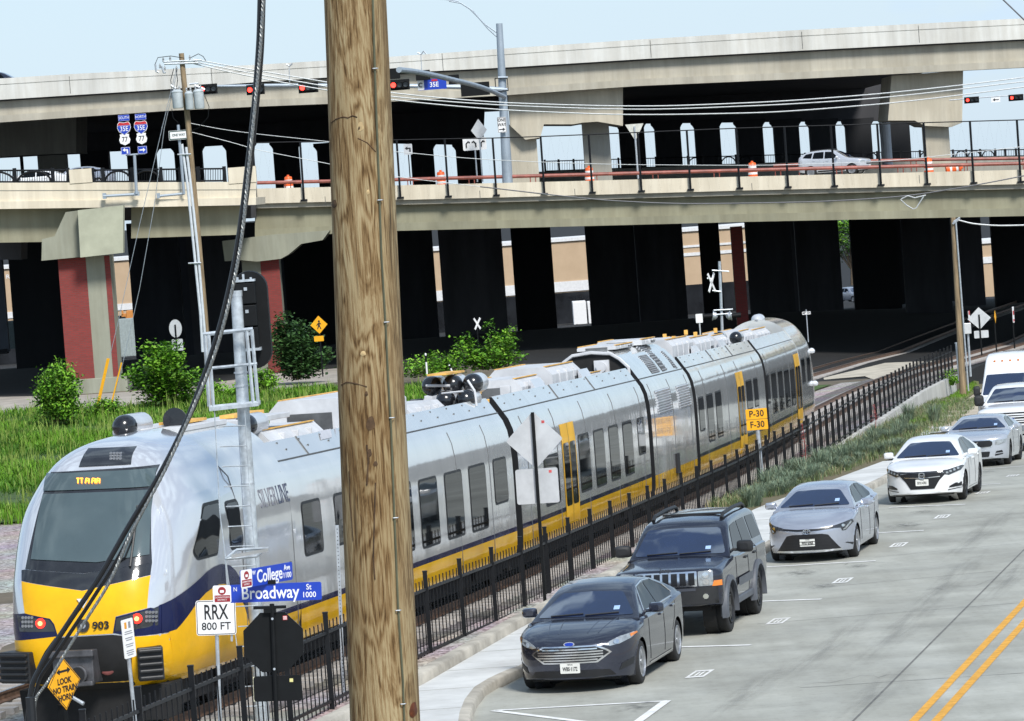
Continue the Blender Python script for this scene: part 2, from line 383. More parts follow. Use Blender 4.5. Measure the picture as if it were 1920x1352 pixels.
# verge between wall and kerb, then sandy path
WEND = WXT[-1][0]
def verge_r(Y): return walk_l(Y)-.02 if Y < WEND else walk_l(WEND)+(curb_x(Y)-.3-walk_l(WEND))*min(1, (Y-WEND)/4)
sheet('verge_soil', mat('mulch_soil', (.17, .125, .075), .95, 0, .35, 3, .4, col2=(.10, .10, .05)), [[(fence_x(Y)+.2+(verge_r(Y)-fence_x(Y)-.2)*k/5, Y, zs(Y)+.13) for k in range(6)] for Y in [91+1.5*i for i in range(78)]])
def px_patch(name, m, pts, zfun, res=1.2, kind='structure'):
    w = [G(x, y, zfun) for x, y in pts]
    vs, fs = fill2d([(p.x, p.y) for p in w], res)
    b = MB(); b.add([(p[0], p[1], zfun(p[1])) for p in vs], fs); o = b.build(name, m, recalc=False); o['kind'] = kind; return o
px_patch('sandy_path', SANDM, [(1742, 806), (1741, 795), (1775, 772), (1822, 742), (1842, 728), (1900, 728), (1900, 806), (1850, 812)], lambda Y: zs(Y)+.155)
px_patch('path_edge', WALKM, [(1740, 800), (1790, 799), (1795, 808), (1745, 812), (1700, 850), (1675, 862)], lambda Y: zs(Y)+.16)
# painted lines on the street: a stripe between two survey pixels, with a width in metres
def stripe(b, p, q, wd, lift=.008, n=10):
    a, c = G(*p, zs), G(*q, zs); d = (c-a); d.z = 0; nrm = Vector((-d.y, d.x, 0)).normalized()*wd/2
    A = []; B = []
    for k in range(n+1):
        x = a+(c-a)*k/n
        for s, Lr in ((1, A), (-1, B)):
            y = x+nrm*s; Lr.append((y.x, y.y, zs(y.y)+lift))
    b.strip(A, B)
b = MB()
for p, q in (((1230, 1215), (1408, 1210)), ((1400, 1129), (1540, 1124)), ((1430, 1064), (1642, 1052)), ((1640, 1000), (1732, 995)), ((1667, 952), (1810, 946)), ((1800, 912), (1876, 907)), ((1845, 880), (1920, 874))):
    stripe(b, p, q, .15)
stripe(b, (925, 1333), (1250, 1315), .12); stripe(b, (925, 1333), (1190, 1366), .12); stripe(b, (1250, 1315), (1180, 1366), .14, lift=.012)
struct(b.build('parking_lines', PAINTW, recalc=False))
b = MB(); b2 = MB()
for x, y in ((1312, 1264), (1459, 1165), (1580, 1089), (1685, 1022), (1767, 969), (1843, 924), (1899, 892)):
    c = G(x, y, zs)
    for ox, oy, wx, wy in ((0, .17, .30, .07), (0, -.17, .30, .07), (-.125, 0, .05, .28), (.125, 0, .05, .28)):
        q = [(c.x+ox+sx*wx/2+(oy+sy*wy/2)*2.2*.24, c.y+(oy+sy*wy/2)*2.2) for sx, sy in ((-1, -1), (1, -1), (1, 1), (-1, 1))]; b.add([(x_, y_, zs(y_)+.008) for x_, y_ in q], [(0, 1, 2, 3)])
    for ox in (-.035, .03): b2.add([(c.x+ox+u*.018+v*.06, c.y+v*.25, zs(c.y+v*.25)+.007) for u, v in ((-1, -1), (1, -1), (1, 1), (-1, 1))], [(0, 1, 2, 3)])
struct(b.build('stall_marks', PAINTW, recalc=False)); struct(b2.build('stall_numbers', PAINTW, recalc=False))
b = MB(); stripe(b, (1706, 1360), (1935, 1114), .13, n=30); stripe(b, (1748, 1360), (1935, 1152), .13, n=30)
struct(b.build('centre_lines', PAINTY, recalc=False))
b = MB(); stripe(b, (1592, 1360), (1935, 1016), .035, .005, 30); pass
for p, q in (((1420, 1170), (1920, 1130)), ((1500, 1290), (1920, 1262)), ((1560, 1100), (1920, 1066)), ((1640, 1045), (1920, 1018)), ((1710, 985), (1920, 962))): stripe(b, p, q, .02, .005)
struct(b.build('pavement_joints', JOINT, recalc=False))
b = MB()
for y0 in (54, 56.5, 59, 61.5, 64, 66.5, 69.5, 72.5, 76, 80, 84, 88, 92):
    b.b2((walk_l(y0)+.01, y0-.012, zs(y0)+.148), (walk_r(y0)-.01, y0+.012, zs(y0)+.153))
struct(b.build('sidewalk_joints', mat('joint_grey', (.30, .30, .28), .9, 0, .1)))
# rails and sleepers
RAIL = mat('rusty_rail', (.20, .12, .08), .6, .3, .3, 5); RAILTOP = mat('worn_rail_top', (.35, .33, .32), .35, .8, .1)
SLEEP = mat('concrete_sleeper', (.46, .43, .40), .9, 0, .2, 3)
def track(fx, label, y0, y1):
    t = thing('railway_track', label, 'railway track', (fx(y0), y0, zt(y0)), group=None)
    Y = [y0+1.5*i for i in range(int((y1-y0)/1.5)+1)]
    for s in (-1, 1):
        b = MB(); rows = []
        for y in Y:
            h = math.atan(fx(y+.5)-fx(y-.5)); c = Vector((fx(y)+s*.755*math.cos(h), y-s*.755*math.sin(h), zt(y)))
            rows.append([c+Vector((u*math.cos(h), -u*math.sin(h), v)) for u, v in ((-.07, -.17), (-.07, -.155), (-.012, -.13), (-.012, -.04), (-.036, -.03), (-.036, 0), (.036, 0), (.036, -.03), (.012, -.04), (.012, -.13), (.07, -.155), (.07, -.17))])
        b.grid(rows); b.build('rail', RAIL, t, world=True)
        b = MB(); b.grid([[r[5]+Vector((.004, 0, .004)), r[6]+Vector((-.004, 0, .004))] for r in rows]); b.build('rail_head', RAILTOP, t, world=True)
    b = MB(); y = y0
    while y < y1:
        h = math.atan(fx(y+.5)-fx(y-.5)); M = Matrix.Translation((fx(y), y, zt(y)-.25)) @ Matrix.Rotation(-h, 4, 'Z')
        b.box((0, 0, 0), (2.6, .24, .14), M); y += .62
    b.build('sleepers', SLEEP, t, world=True); return t
track(track_x, 'railway track carrying the silver train', 30, 320)
track(track2_x, 'railway track on the far side of the train', 30, 330)
# level crossing panels behind the train
px_patch('crossing_slab', mat('crossing_concrete', (.52, .47, .38), .9, 0, .2, .9), [(1540, 693), (1600, 683), (1760, 676), (1775, 682), (1660, 702), (1545, 712)], lambda Y: zt(Y)-.27)
px_patch('crossing_slab', MATS['crossing_concrete'], [(1622, 706), (1668, 694), (1790, 676), (1800, 690), (1690, 714), (1640, 712)], lambda Y: zt(Y)-.26)
# pale track beside the viaduct
px_patch('dirt_path', mat('pale_dirt', (.40, .36, .31), .95, 0, .2, .6), [(-40, 780), (-40, 745), (150, 741), (330, 728), (520, 700), (640, 690), (640, 716), (480, 736), (250, 768), (60, 778)], lambda Y: zf(Y)+.02, 2)
# ------------------------------------------------------------ vegetation
def blade_mats(tag_, cols):
    return [mat(f'{tag_}_{i}', c, .6, 0, .25, 1.2, spec=.25) for i, c in enumerate(cols)]
GRM = blade_mats('grass_blade', [(.075, .19, .012), (.13, .29, .018), (.045, .12, .012), (.22, .31, .06)])
def blades(b, x, y, z, n, h, spread, wd, lean=.5, arch=.25):
    for _ in range(n):
        a = random.random()*6.283; r = spread*math.sqrt(random.random()); hh = h*random.uniform(.55, 1.2)
        bx, by = x+r*math.cos(a), y+r*math.sin(a); a2 = random.random()*6.283; l = lean*hh*random.random()
        dx, dy = math.cos(a2), math.sin(a2); w = wd*random.uniform(.7, 1.3)
        px, py = -dy*w, dx*w
        m = (bx+dx*l*.35, by+dy*l*.35, z+hh*.6); t = (bx+dx*l, by+dy*l, z+hh*(1-arch*random.random()))
        o = len(b.v)
        b.v += [(bx-px, by-py, z), (bx+px, by+py, z), (m[0]+px*.8, m[1]+py*.8, m[2]), (m[0]-px*.8, m[1]-py*.8, m[2]), t]
        b.f += [(o, o+1, o+2, o+3), (o+3, o+2, o+4)]; b.mi += [b.cur, b.cur]
sheet('turf', mat('turf_soil', (.07, .13, .02), .9, 0, .3, .5, .3, col2=(.035, .06, .012)),
      [[(track_x(Y)-3.6-(22+.2*Y)*k/10, Y, ground_z(track_x(Y)-3.6-(22+.2*Y)*k/10, Y)+.05) for k in range(11)] for Y in range(112, 201, 3)])
b = MB()
for i in range(60000):
    Y = 111+88*random.random()**.9; X = -.139*Y+random.random()*(track_x(Y)-3.9+.139*Y)
    if X/Y*FPX+960 > 1010: continue
    nz_ = math.sin(X*.9+Y*.31)+math.sin(X*.37-Y*.23+1.3)
    if Y < 115 and random.random() < .5: continue
    b.cur = 3 if random.random() < .05 else (2 if nz_ < -.7 else (1 if nz_ > .5 else 0))
    if random.random() < .2: b.cur = random.randrange(3)
    if nz_ < -1.25 and random.random() < .6: continue
    if random.random() < .02: b.cur = 3; blades(b, X, Y, ground_z(X, Y), 3, 1.0, .1, .014, .25, .1); continue
    blades(b, X, Y, ground_z(X, Y), 4, .38+.16*nz_+(.25 if b.cur == 3 else 0), .26, .015+.00013*(Y-110), .7)
stuff(b.build('grass', GRM, recalc=False))
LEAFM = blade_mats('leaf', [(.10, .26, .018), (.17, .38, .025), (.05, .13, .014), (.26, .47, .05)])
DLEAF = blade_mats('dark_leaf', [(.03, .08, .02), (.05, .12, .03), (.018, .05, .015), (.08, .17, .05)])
BARK = mat('twig_bark', (.12, .09, .06), .9, 0, .2, 8)
def leaf(b, c, s, up=.5):
    a = random.random()*6.283; t = random.uniform(-.9, .9)
    d = Vector((math.cos(a)*math.cos(t), math.sin(a)*math.cos(t), math.sin(t)*up)).normalized()
    q = d.cross(Vector((random.uniform(-1, 1), random.uniform(-1, 1), 1.2))).normalized()
    o = len(b.v); b.v += [tuple(c-d*s*.5), tuple(c+q*s*.3), tuple(c+d*s*.55), tuple(c-q*s*.3)]
    b.f.append((o, o+1, o+2, o+3)); b.mi.append(b.cur)
def bush(label, px, py, Y, wd, ht, mats, n=2200, stems=7, ls=.16, upright=.3, group=None):
    c = P(px, py, Y); t = thing('bush', label, 'bush', (c.x, c.y, c.z), group=group); sb = MB(); fb = MB(); stems = int(stems*2.2)
    for i in range(stems):
        a = random.random()*6.283; out = random.random()**.7; r = wd*.5*out*(1-.35*upright); h = ht*random.uniform(.35, 1.12)*(1-.45*out**2)
        tip = Vector((r*math.cos(a)+random.gauss(0, .1), r*math.sin(a), max(.25, h))); base = Vector((tip.x*.3, tip.y*.3, 0)); mid = base*.45+tip*.55+Vector((0, 0, h*.10))
        q1 = base*.75+tip*.25+Vector((0, 0, h*.08)); pts = [base, q1, mid, tip]; sb.tube(pts, [.022, .018, .012, .004], 5)
        dens = random.uniform(.4, 1.5); m0 = random.randrange(2)
        for k in range(int(n/stems*dens)):
            f = .15+.9*random.random(); p = mid+(tip-mid)*((f-.5)*2) if f > .5 else base+(mid-base)*(f*2)
            rr = (.10+.22*(1-f)*(1-upright*.6)+.05)*(wd/3)**.5; v = Vector((random.gauss(0, rr), random.gauss(0, rr), random.gauss(0, rr*.7))); q = p+v
            if q.z < .03: q.z = random.random()*.25
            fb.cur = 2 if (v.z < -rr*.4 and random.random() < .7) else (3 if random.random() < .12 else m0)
            leaf(fb, q, ls*random.uniform(.5, 1.35), .5+upright)
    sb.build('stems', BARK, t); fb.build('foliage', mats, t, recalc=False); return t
bush('feathery bright green bush on the verge at the left of the red brick pier', 112, 790, 178, 3.4, 2.6, LEAFM, 9000, 30, .16, .8)
bush('low bright weeds merging into the grass beside the yellow guy guards', 195, 782, 182, 2.2, .9, LEAFM, 2200, 12, .14, .5)
bush('straggling weeds in the grass between the two larger left bushes and the mast', 410, 752, 195, 3.2, 1.0, LEAFM, 2400, 14, .15, .5)
bush('broad-leaved green bush in front of the dark arch beside the round sign back', 312, 762, 190, 4.6, 3.0, LEAFM, 7500, 18, .22, .15)
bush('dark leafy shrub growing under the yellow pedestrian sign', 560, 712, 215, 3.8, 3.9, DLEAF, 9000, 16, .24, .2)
bush('light green sapling shrub on the bank behind the black roof tanks', 925, 692, 205, 4.2, 2.2, LEAFM, 4200, 14, .2, .25)
bush('low green scrub at the foot of the galvanised ladder mast', 490, 735, 205, 2.8, 1.1, LEAFM, 2200, 10, .18, .3)
bush('low green scrub on the bank beside the white marker posts', 820, 705, 205, 4.6, 1.2, LEAFM, 3000, 14, .18, .3)
# blue-green ornamental grass clumps at the foot of the wall
OGM = blade_mats('blue_grass', [(.15, .22, .15), (.22, .29, .20), (.09, .14, .09), (.27, .31, .19)])
def clump(px, py, h, wd, n, label='blue-green ornamental grass clump planted below the black fence'):
    p = G(px, py, lambda Y: zs(Y)+.12)
    b = MB()
    for i in range(n):
        b.cur = random.choice((0, 0, 1, 1, 2, 3)); a = random.random()*6.283
        r0 = wd*.18*random.random(); r1 = wd*(.25+.5*random.random()); hh = h*random.uniform(.6, 1.05); w = .009*random.uniform(.6, 1.5)
        pts = [(r0, 0), (r0+(r1-r0)*.35, hh*.65), (r0+(r1-r0)*.7, hh*.95), (r1, hh*random.uniform(.7, 1.0))]
        nx, ny = -math.sin(a)*w, math.cos(a)*w; o_ = len(b.v)
        for k, (r, z) in enumerate(pts):
            f = 1-k/3*.9; b.v += [(r*math.cos(a)+nx*f, r*math.sin(a)+ny*f, z), (r*math.cos(a)-nx*f, r*math.sin(a)-ny*f, z)]
        for k in range(3): b.f.append((o_+2*k, o_+2*k+1, o_+2*k+3, o_+2*k+2)); b.mi.append(b.cur)
    o = b.build('ornamental_plant', OGM, recalc=False); o.location = p
    return tag(o, label, 'plant', 'ornamental grass clumps along the wall')
CL = [(1752, 797, .85, .8), (1705, 792, .8, .8)]
random.seed(21)
for i in range(34):
    f = i/33; x = 1412+f*(1705-1412); y = 945+f*(800-945)
    CL.append((x+random.uniform(-8, 8), y+random.uniform(-9, 14), random.uniform(.38, .6), random.uniform(.6, .95)))
for i in range(14):
    f = i/13; x = 1450+f*(1690-1450); y = 925+f*(838-925)
    CL.append((x+random.uniform(-8, 8), y+random.uniform(-3, 6), random.uniform(.3, .45), random.uniform(.5, .8)))
for i, (x, y, h, wd) in enumerate(CL):
    lb = 'blue-green ornamental grass clump planted below the black fence'
    if i == 0: lb = 'tall pale grass clump nearest the sandy path, beside the grass strip'
    clump(x, y, h, wd, 170, lb)
lawn = lambda Y: zs(Y)+.15
px_patch('lawn', mat('lawn_soil', (.12, .19, .03), .9, 0, .3, 1.5, .2, col2=(.16, .13, .06)), [(1700, 795), (1735, 778), (1790, 738), (1818, 712), (1835, 715), (1838, 728), (1820, 742), (1775, 770), (1742, 793), (1715, 800)], lawn)
b = MB(); poly = [(1705, 793), (1735, 776), (1790, 738), (1818, 714), (1833, 720), (1815, 742), (1775, 768), (1742, 790), (1715, 798)]
for i in range(9000):
    x, y = random.uniform(1700, 1838), random.uniform(712, 800)
    if not inside((x, y), poly): continue
    p = G(x, y, lawn); b.cur = random.choice((0, 1, 1, 3)); blades(b, p.x, p.y, p.z, 2, .13, .1, .012)
stuff(b.build('lawn_grass', GRM, recalc=False))
bush('tufts of weeds at the base of the right utility pole', 1785, 722, 190, 1.8, .8, LEAFM, 700, 9, .12, .7)
# red flower stalks of yuccas growing through the fence
RFL = blade_mats('red_flower', [(.35, .06, .06), (.45, .12, .12), (.25, .05, .04), (.5, .2, .2)])
for px, py, h, lb in ((1494, 890, 1.5, 'tall red flowered stalk leaning on the black fence near the train rear'), (1628, 805, .9, 'short red flowered stalk at the fence above the retaining wall')):
    p = G(px, py, lambda Y: zt(Y)-.1); b = MB(); b.cur = 0
    b.tube([(0, 0, 0), (.05, 0, h*.5), (.0, 0, h)], [.012, .01, .005], 5)
    for k in range(160):
        f = random.random(); b.cur = random.randrange(4); leaf(b, Vector((random.gauss(0, .05)*(1.2-f)*1.6, random.gauss(0, .04), h*(.2+.8*f))), .05)
    o = b.build('flower_stalk', RFL, recalc=False); o.location = p+Vector((.25, -.15, 0)); tag(o, lb, 'flower stalk')

VGM = blade_mats('verge_blade', [(.14, .20, .08), (.20, .25, .12), (.09, .13, .05), (.30, .27, .15)])
b = MB()
for i in range(7000):
    Y = 93+85*random.random(); x0, x1 = fence_x(Y)+.35, verge_r(Y)-.25; f = random.random()**1.25; X = x0+(x1-x0)*f*.93
    if math.sin(X*2.1+Y*.7)+math.sin(Y*1.3) < -.6: continue
    b.cur = random.choice((0, 0, 1, 2, 3)); blades(b, X, Y, zs(Y)+.13, 3, .16+.16*random.random(), .16, .009, .9)
stuff(b.build('verge_grass', VGM, recalc=False))
def stain_mat(name, col, a, sc):
    m = bpy.data.materials.new(name); m.use_nodes = True; t = m.node_tree; q = t.nodes['Principled BSDF']; q.inputs['Base Color'].default_value = (*col, 1); q.inputs['Roughness'].default_value = .6
    tx = t.nodes.new('ShaderNodeTexCoord'); ln = t.nodes.new('ShaderNodeVectorMath'); ln.operation = 'LENGTH'; t.links.new(tx.outputs['Object'], ln.inputs[0])
    nz = t.nodes.new('ShaderNodeTexNoise'); nz.inputs['Scale'].default_value = sc; nz.inputs['Detail'].default_value = 5; t.links.new(tx.outputs['Object'], nz.inputs['Vector'])
    mr = t.nodes.new('ShaderNodeMapRange'); mr.inputs['From Min'].default_value = .1; mr.inputs['From Max'].default_value = .95; mr.inputs['To Min'].default_value = 1.15; mr.inputs['To Max'].default_value = 0; t.links.new(ln.outputs['Value'], mr.inputs['Value'])
    mu = t.nodes.new('ShaderNodeMath'); mu.operation = 'MULTIPLY'; t.links.new(mr.outputs['Result'], mu.inputs[0])
    m2 = t.nodes.new('ShaderNodeMapRange'); m2.inputs['From Min'].default_value = .38; m2.inputs['From Max'].default_value = .62; m2.inputs['To Max'].default_value = a; t.links.new(nz.outputs['Fac'], m2.inputs['Value']); t.links.new(m2.outputs['Result'], mu.inputs[1]); t.links.new(mu.outputs[0], q.inputs['Alpha']); return m
OIL = stain_mat('oil_stain_film', (.06, .06, .06), .38, 3); TYR = stain_mat('tyre_dirt_film', (.2, .195, .18), .22, 2)
def stain(x, y, wx, wy, m, name):
    c = G(x, y, zs); n = 12; b = MB(); b.grid([[((i/n*2-1), (j/n*2-1), 0) for i in range(n+1)] for j in range(n+1)]); o = b.build(name, m, recalc=False); o.location = (c.x, c.y, c.z+.011); o.scale = (wx, wy, 1)
    sl = (zs(c.y+1)-zs(c.y-1))/2; o.rotation_euler = (math.atan(sl), 0, -TH_); return struct(o)
TH_ = R(13.6)
for x, y, wx, wy in ((1330, 1160, .5, 1.2), (1500, 1075, .5, 1.0), (1545, 1100, .35, .7), (1400, 1150, .3, .5), (1700, 985, .5, 1.1), (1730, 960, .35, .7), (1200, 1325, .5, .9), (1850, 885, .4, .9), (1610, 1062, .3, .6)): stain(x, y, wx, wy, OIL, 'oil_stain')
for x, y, wx, wy in ((1560, 1210, .35, 6), (1690, 1180, .4, 7), (1780, 1090, .4, 7), (1400, 1300, .35, 4), (1840, 1000, .4, 8), (1640, 1300, .4, 4), (1900, 1080, .3, 6)): stain(x, y, wx, wy, TYR, 'tyre_mark')
random.seed(5)
def crack(pts, wd=.012, jit=5):
    b = MB(); q = []
    for (x0, y0), (x1, y1) in zip(pts, pts[1:]):
        for k in range(7): f = k/7; q.append((x0+(x1-x0)*f+random.gauss(0, jit), y0+(y1-y0)*f+random.gauss(0, jit*.35)))
    for a, c in zip(q, q[1:]): stripe(b, a, c, wd*random.uniform(.5, 1.5), .006, 1)
    return struct(b.build('road_crack', JOINT, recalc=False))
for c in ([(1500, 1290), (1620, 1268), (1720, 1265)], [(1700, 1110), (1800, 1100), (1920, 1075)], [(1560, 1060), (1700, 1052)]): crack(c, .008)
random.seed(31)
# ================================================================ OVERPASSES
def conc(name, col, var=.16):
    m = mat(name, col, .85, 0, var, .55, .10, stretch=(1, 1, .22), detail=9, lo=.3, hi=.72, bscale=4); return m
CREAM = conc('cream_parapet_concrete', (.76, .69, .55), .10); FASC = conc('cream_grey_girder_concrete', (.50, .47, .39))
OLIVE = conc('olive_girder_concrete', (.315, .305, .215)); BARR = conc('pale_barrier_concrete', (.70, .70, .66), .12)
SHADE = conc('shaded_soffit_concrete', (.055, .055, .06), .2); COLM = conc('grey_column_concrete', (.42, .41, .36)); DCOL = conc('shaded_column_concrete', (.016, .017, .020), .25)  # soffits and dark columns: shade under the decks put into the colour
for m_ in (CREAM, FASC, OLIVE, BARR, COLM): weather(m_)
DCOL2 = conc('dark_column_concrete', (.05, .052, .06), .3); DCOL3 = conc('dim_column_concrete', (.09, .09, .10), .3)  # lighter steps of the shade painted into the piers
PIERG = conc('pier_grey_concrete', (.33, .34, .27)); LCOL = conc('buff_column_concrete', (.60, .55, .44)); weather(PIERG); weather(LCOL)
def brick_mat(name, a, bcol, mortar, sc):
    m = bpy.data.materials.new(name); m.use_nodes = True; t = m.node_tree; b = t.nodes['Principled BSDF']; b.inputs['Roughness'].default_value = .9
    tx = t.nodes.new('ShaderNodeTexCoord'); mp = t.nodes.new('ShaderNodeMapping'); mp.inputs['Rotation'].default_value = (R(90), 0, 0)
    br = t.nodes.new('ShaderNodeTexBrick'); br.inputs['Scale'].default_value = sc; br.inputs['Color1'].default_value = (*a, 1); br.inputs['Color2'].default_value = (*bcol, 1); br.inputs['Mortar'].default_value = (*mortar, 1)
    br.inputs['Mortar Size'].default_value = .03; br.inputs['Brick Width'].default_value = .5; br.inputs['Row Height'].default_value = .17
    t.links.new(tx.outputs['Object'], mp.inputs['Vector']); t.links.new(mp.outputs['Vector'], br.inputs['Vector']); t.links.new(br.outputs['Color'], b.inputs['Base Color']); return m
REDB = brick_mat('red_brick', (.25, .035, .03), (.19, .03, .025), (.16, .05, .045), 1.6)
XS = [-60, 0, 130, 320, 480, 740, 945, 1200, 1400, 1504, 1750, 1970]
def line(*pts): return lambda x: interp(list(pts), x)
def slab(b, x0, x1, top, bot, Y, depth, ch=0.0):
    xs = sorted({x0, x1, *[x for x in XS if x0 < x < x1]})
    A = [P(x, top(x), Y) for x in xs]; B = [P(x, bot(x), Y) for x in xs]; n = len(xs)
    D = Vector((0, depth, 0))
    b.grid([[p+D for p in B], B, A, [p+D for p in A], [p+D for p in B]])
    for i in (0, n-1): b.add([A[i], B[i], B[i]+D, A[i]+D], [(0, 1, 2, 3)])
def pbox(b, x0, y0, x1, y1, Y, depth, lean=True):
    """box whose front face spans the survey rectangle: upright in the world"""
    c = P((x0+x1)/2, (y0+y1)/2, Y); k = K(Y); w = (x1-x0)/k; h = (y1-y0)/k
    b.box((c.x, c.y+depth/2, c.z), (w, depth, h))
# ---- lower overpass
lo = thing('lower_overpass', 'long cream overpass with olive girder crossing over the railway', 'overpass', P(1200, 400, 240))
pt = line((470, 354), (945, 343), (1400, 331), (1970, 317), (2300, 309)); pb = line((470, 382), (945, 370), (1400, 357), (1970, 344), (2300, 336))
gb = line((470, 446), (740, 433), (945, 428), (1400, 416), (1970, 404), (2300, 397))
b = MB(); slab(b, 478, 2300, pt, pb, 240, .4); b.build('parapet', CREAM, lo, world=True)
b = MB(); slab(b, 478, 2300, lambda x: pb(x)+.2, lambda x: pb(x)+9, 240.25, 8); b.build('deck_edge', FASC, lo, world=True)
b = MB(); slab(b, 478, 2300, lambda x: pb(x)+9, lambda x: gb(x)-15, 240.75, .5); b.build('girder', OLIVE, lo, world=True)
b = MB(); slab(b, 478, 2300, lambda x: gb(x)-15, gb, 240.45, 1.1); b.build('girder_flange', OLIVE, lo, world=True)
b = MB(); slab(b, 478, 2700, lambda x: pb(x)+2, lambda x: pb(x)+14, 248.3, 130); b.build('deck', SHADE, lo, world=True)
b = MB()
for Y in (250, 256, 262, 270, 280, 292): slab(b, 478, 2400, lambda x: pb(x)+15+(Y-250)*.1, lambda x: gb(x)-(Y-250)*.35, Y, .6)
b.build('inner_girders', SHADE, lo, world=True)
b = MB()
for x, y0, y1 in ((610, 372, 380), (1078, 356, 367), (1410, 345, 357), (1724, 330, 342), (900, 360, 370)):
    p = P(x, (y0+y1)/2, 239.99); b.box(p, (.03, .02, .5))
b.build('joint_cracks', JOINT, lo, world=True)
# ---- left ramp section with its pier caps
rs = thing('ramp_bridge', 'cream ramp bridge wall carrying the arched black railing', 'bridge', P(240, 380, 226))
rb = line((-60, 393), (0, 392), (452, 385.5), (480, 384))
b = MB(); slab(b, -60, 480, line((-60, 343), (480, 341)), lambda x: rb(x)-14, 226, .5)
slab(b, -60, 480, lambda x: rb(x)-14.0, rb, 225.8, 9)
b.build('wall', CREAM, rs, world=True)
b = MB(); slab(b, -60, 480, line((-60, 357), (480, 355)), line((-60, 358.3), (480, 356.3)), 225.985, .1); b.build('groove', mat('groove_shade', (.25, .24, .2), .9, 0, .1), rs, world=True)
for x0, x1, y in ((130, 172, 317), (428, 480, 313)): b = MB(); pbox(b, x0, y, x1, 343, 225.95, .6); b.build('railing_block', CREAM, rs, world=True)
b = MB(); slab(b, -60, 185, rb, line((-60, 456), (185, 452)), 227, 1.0); b.build('girder', OLIVE, rs, world=True); b = MB(); slab(b, 246, 452, rb, line((246, 447), (452, 440)), 227, 1.0); b.build('girder', OLIVE, rs, world=True)
b = MB(); slab(b, -700, 470, lambda x: rb(x)+1, lambda x: rb(x)+25, 235, 140); b.build('deck', SHADE, rs, world=True)
b = MB(); slab(b, -60, 40, line((-60, 450), (40, 450)), line((-60, 487), (40, 487)), 231, 3); b.build('back_girder', SHADE, rs, world=True)
def pier(label, capx, capy, colx, coly, Y, panels, base=None, group='red brick panelled bridge piers', ped=None):
    k = K(Y); c = P((colx[0]+colx[1])/2, coly[1], Y)
    t = thing('bridge_pier', label, 'pier', c, group=group)
    b = MB(); w = (colx[1]-colx[0])/k; h = (coly[1]-coly[0])/k
    b.box((0, w*.4, h/2), (w, w*.8, h)); b.build('column', PIERG, t)
    for x0, x1 in panels:
        b = MB(); a0 = (x0-colx[0])/k-w/2; a1 = (x1-colx[0])/k-w/2; b.b2((a0, -.03, .8 if base else 0), (a1, .02, h-.02)); b.build('brick_panel', REDB, t)
    if base:
        b = MB(); b.b2(((base[0]-colx[0])/k-w/2, -.25, -.1), ((base[1]-colx[0])/k-w/2, w*.9, .8)); b.build('base', PIERG, t, bevel=.03)
    if capx:
        b = MB()
        poly = [((x-colx[0])/k-w/2, (coly[1]-y)/k) for x, y in capx]
        b.prism(poly, -.7, w*.8+2); b.build('cap', PIERG, t)
    if ped:
        b = MB(); b.prism([((x-colx[0])/k-w/2, (coly[1]-y)/k) for x, y in ped], -1.6, -.71); b.build('pedestal', mat('pale_pedestal', (.40, .41, .31), .9, 0, .12, .6), t)
    return t
pier('red brick and grey bridge pier at the far left, with sloped pedestal cap', [(100, 482), (104, 442), (128, 438), (152, 395), (180, 393), (184, 480)], None, (128, 225), (481, 735), 226, [(128, 180), (215, 225)], (143, 241), ped=[(178, 393), (263, 390), (256, 478), (176, 481)])
pier('red and grey bridge pier behind the black railway signal', [(438, 446), (530, 441), (640, 441), (625, 458), (585, 462), (560, 480), (545, 487), (500, 489), (470, 484), (440, 484)], None, (470, 540), (486, 712), 240, [(505, 540)], None)
pier('red bridge pier behind the railway crossing mast', None, None, (1386, 1408), (424, 660), 255, [(1386, 1408)], None)
# ---- upper overpass
uo = thing('upper_overpass', 'tall cream highway overpass spanning the top of the scene', 'overpass', P(960, 150, 262))
bt = line((-400, 174), (-60, 151), (130, 139), (480, 121.5), (740, 106), (960, 90), (1200, 74), (1504, 56), (1750, 43), (1970, 32), (2300, 14))
bb = line((-400, 216), (-60, 193), (0, 187), (320, 167), (480, 154), (740, 137), (960, 126), (1200, 111), (1500, 95), (1750, 82), (1970, 71), (2300, 52))
ub = line((-400, 256), (-60, 233), (0, 229.6), (340, 206), (480, 200), (740, 190), (960, 178), (1200, 161), (1500, 148), (1750, 135), (1970, 124), (2300, 106))
b = MB(); slab(b, -400, 2300, bt, lambda x: bt(x)+11, 262, .45); slab(b, -400, 2300, lambda x: bt(x)+12.5, bb, 262, .45); slab(b, -400, 2300, lambda x: bt(x)+10.9, lambda x: bt(x)+12.6, 262.05, .3); b.build('barrier', BARR, uo, world=True)
b = MB(); slab(b, -400, 2300, lambda x: bb(x)+1.5, lambda x: ub(x)-13, 262.6, .6); slab(b, -400, 2300, lambda x: ub(x)-13, ub, 262.35, 1.2); b.build('girder', FASC, uo, world=True)
b = MB(); slab(b, -900, 1970, lambda x: bb(x)-4, lambda x: bb(x)+3, 262.46, 150); b.build('deck', SHADE, uo, world=True)
b = MB()
for i in range(14): slab(b, -900, 1970 if i < 3 else 1790, lambda x: bb(x)+4, lambda x: ub(x)-6+i*0, 266+i*9, .8)
b.build('inner_girders', SHADE, uo, world=True)
b = MB()
for x in (131, 397, 830, 1220, 1504, 1723): b.box(P(x, (bt(x)+bb(x))/2, 261.99), (.035, .03, 1.15))
b.build('joint_cracks', JOINT, uo, world=True)
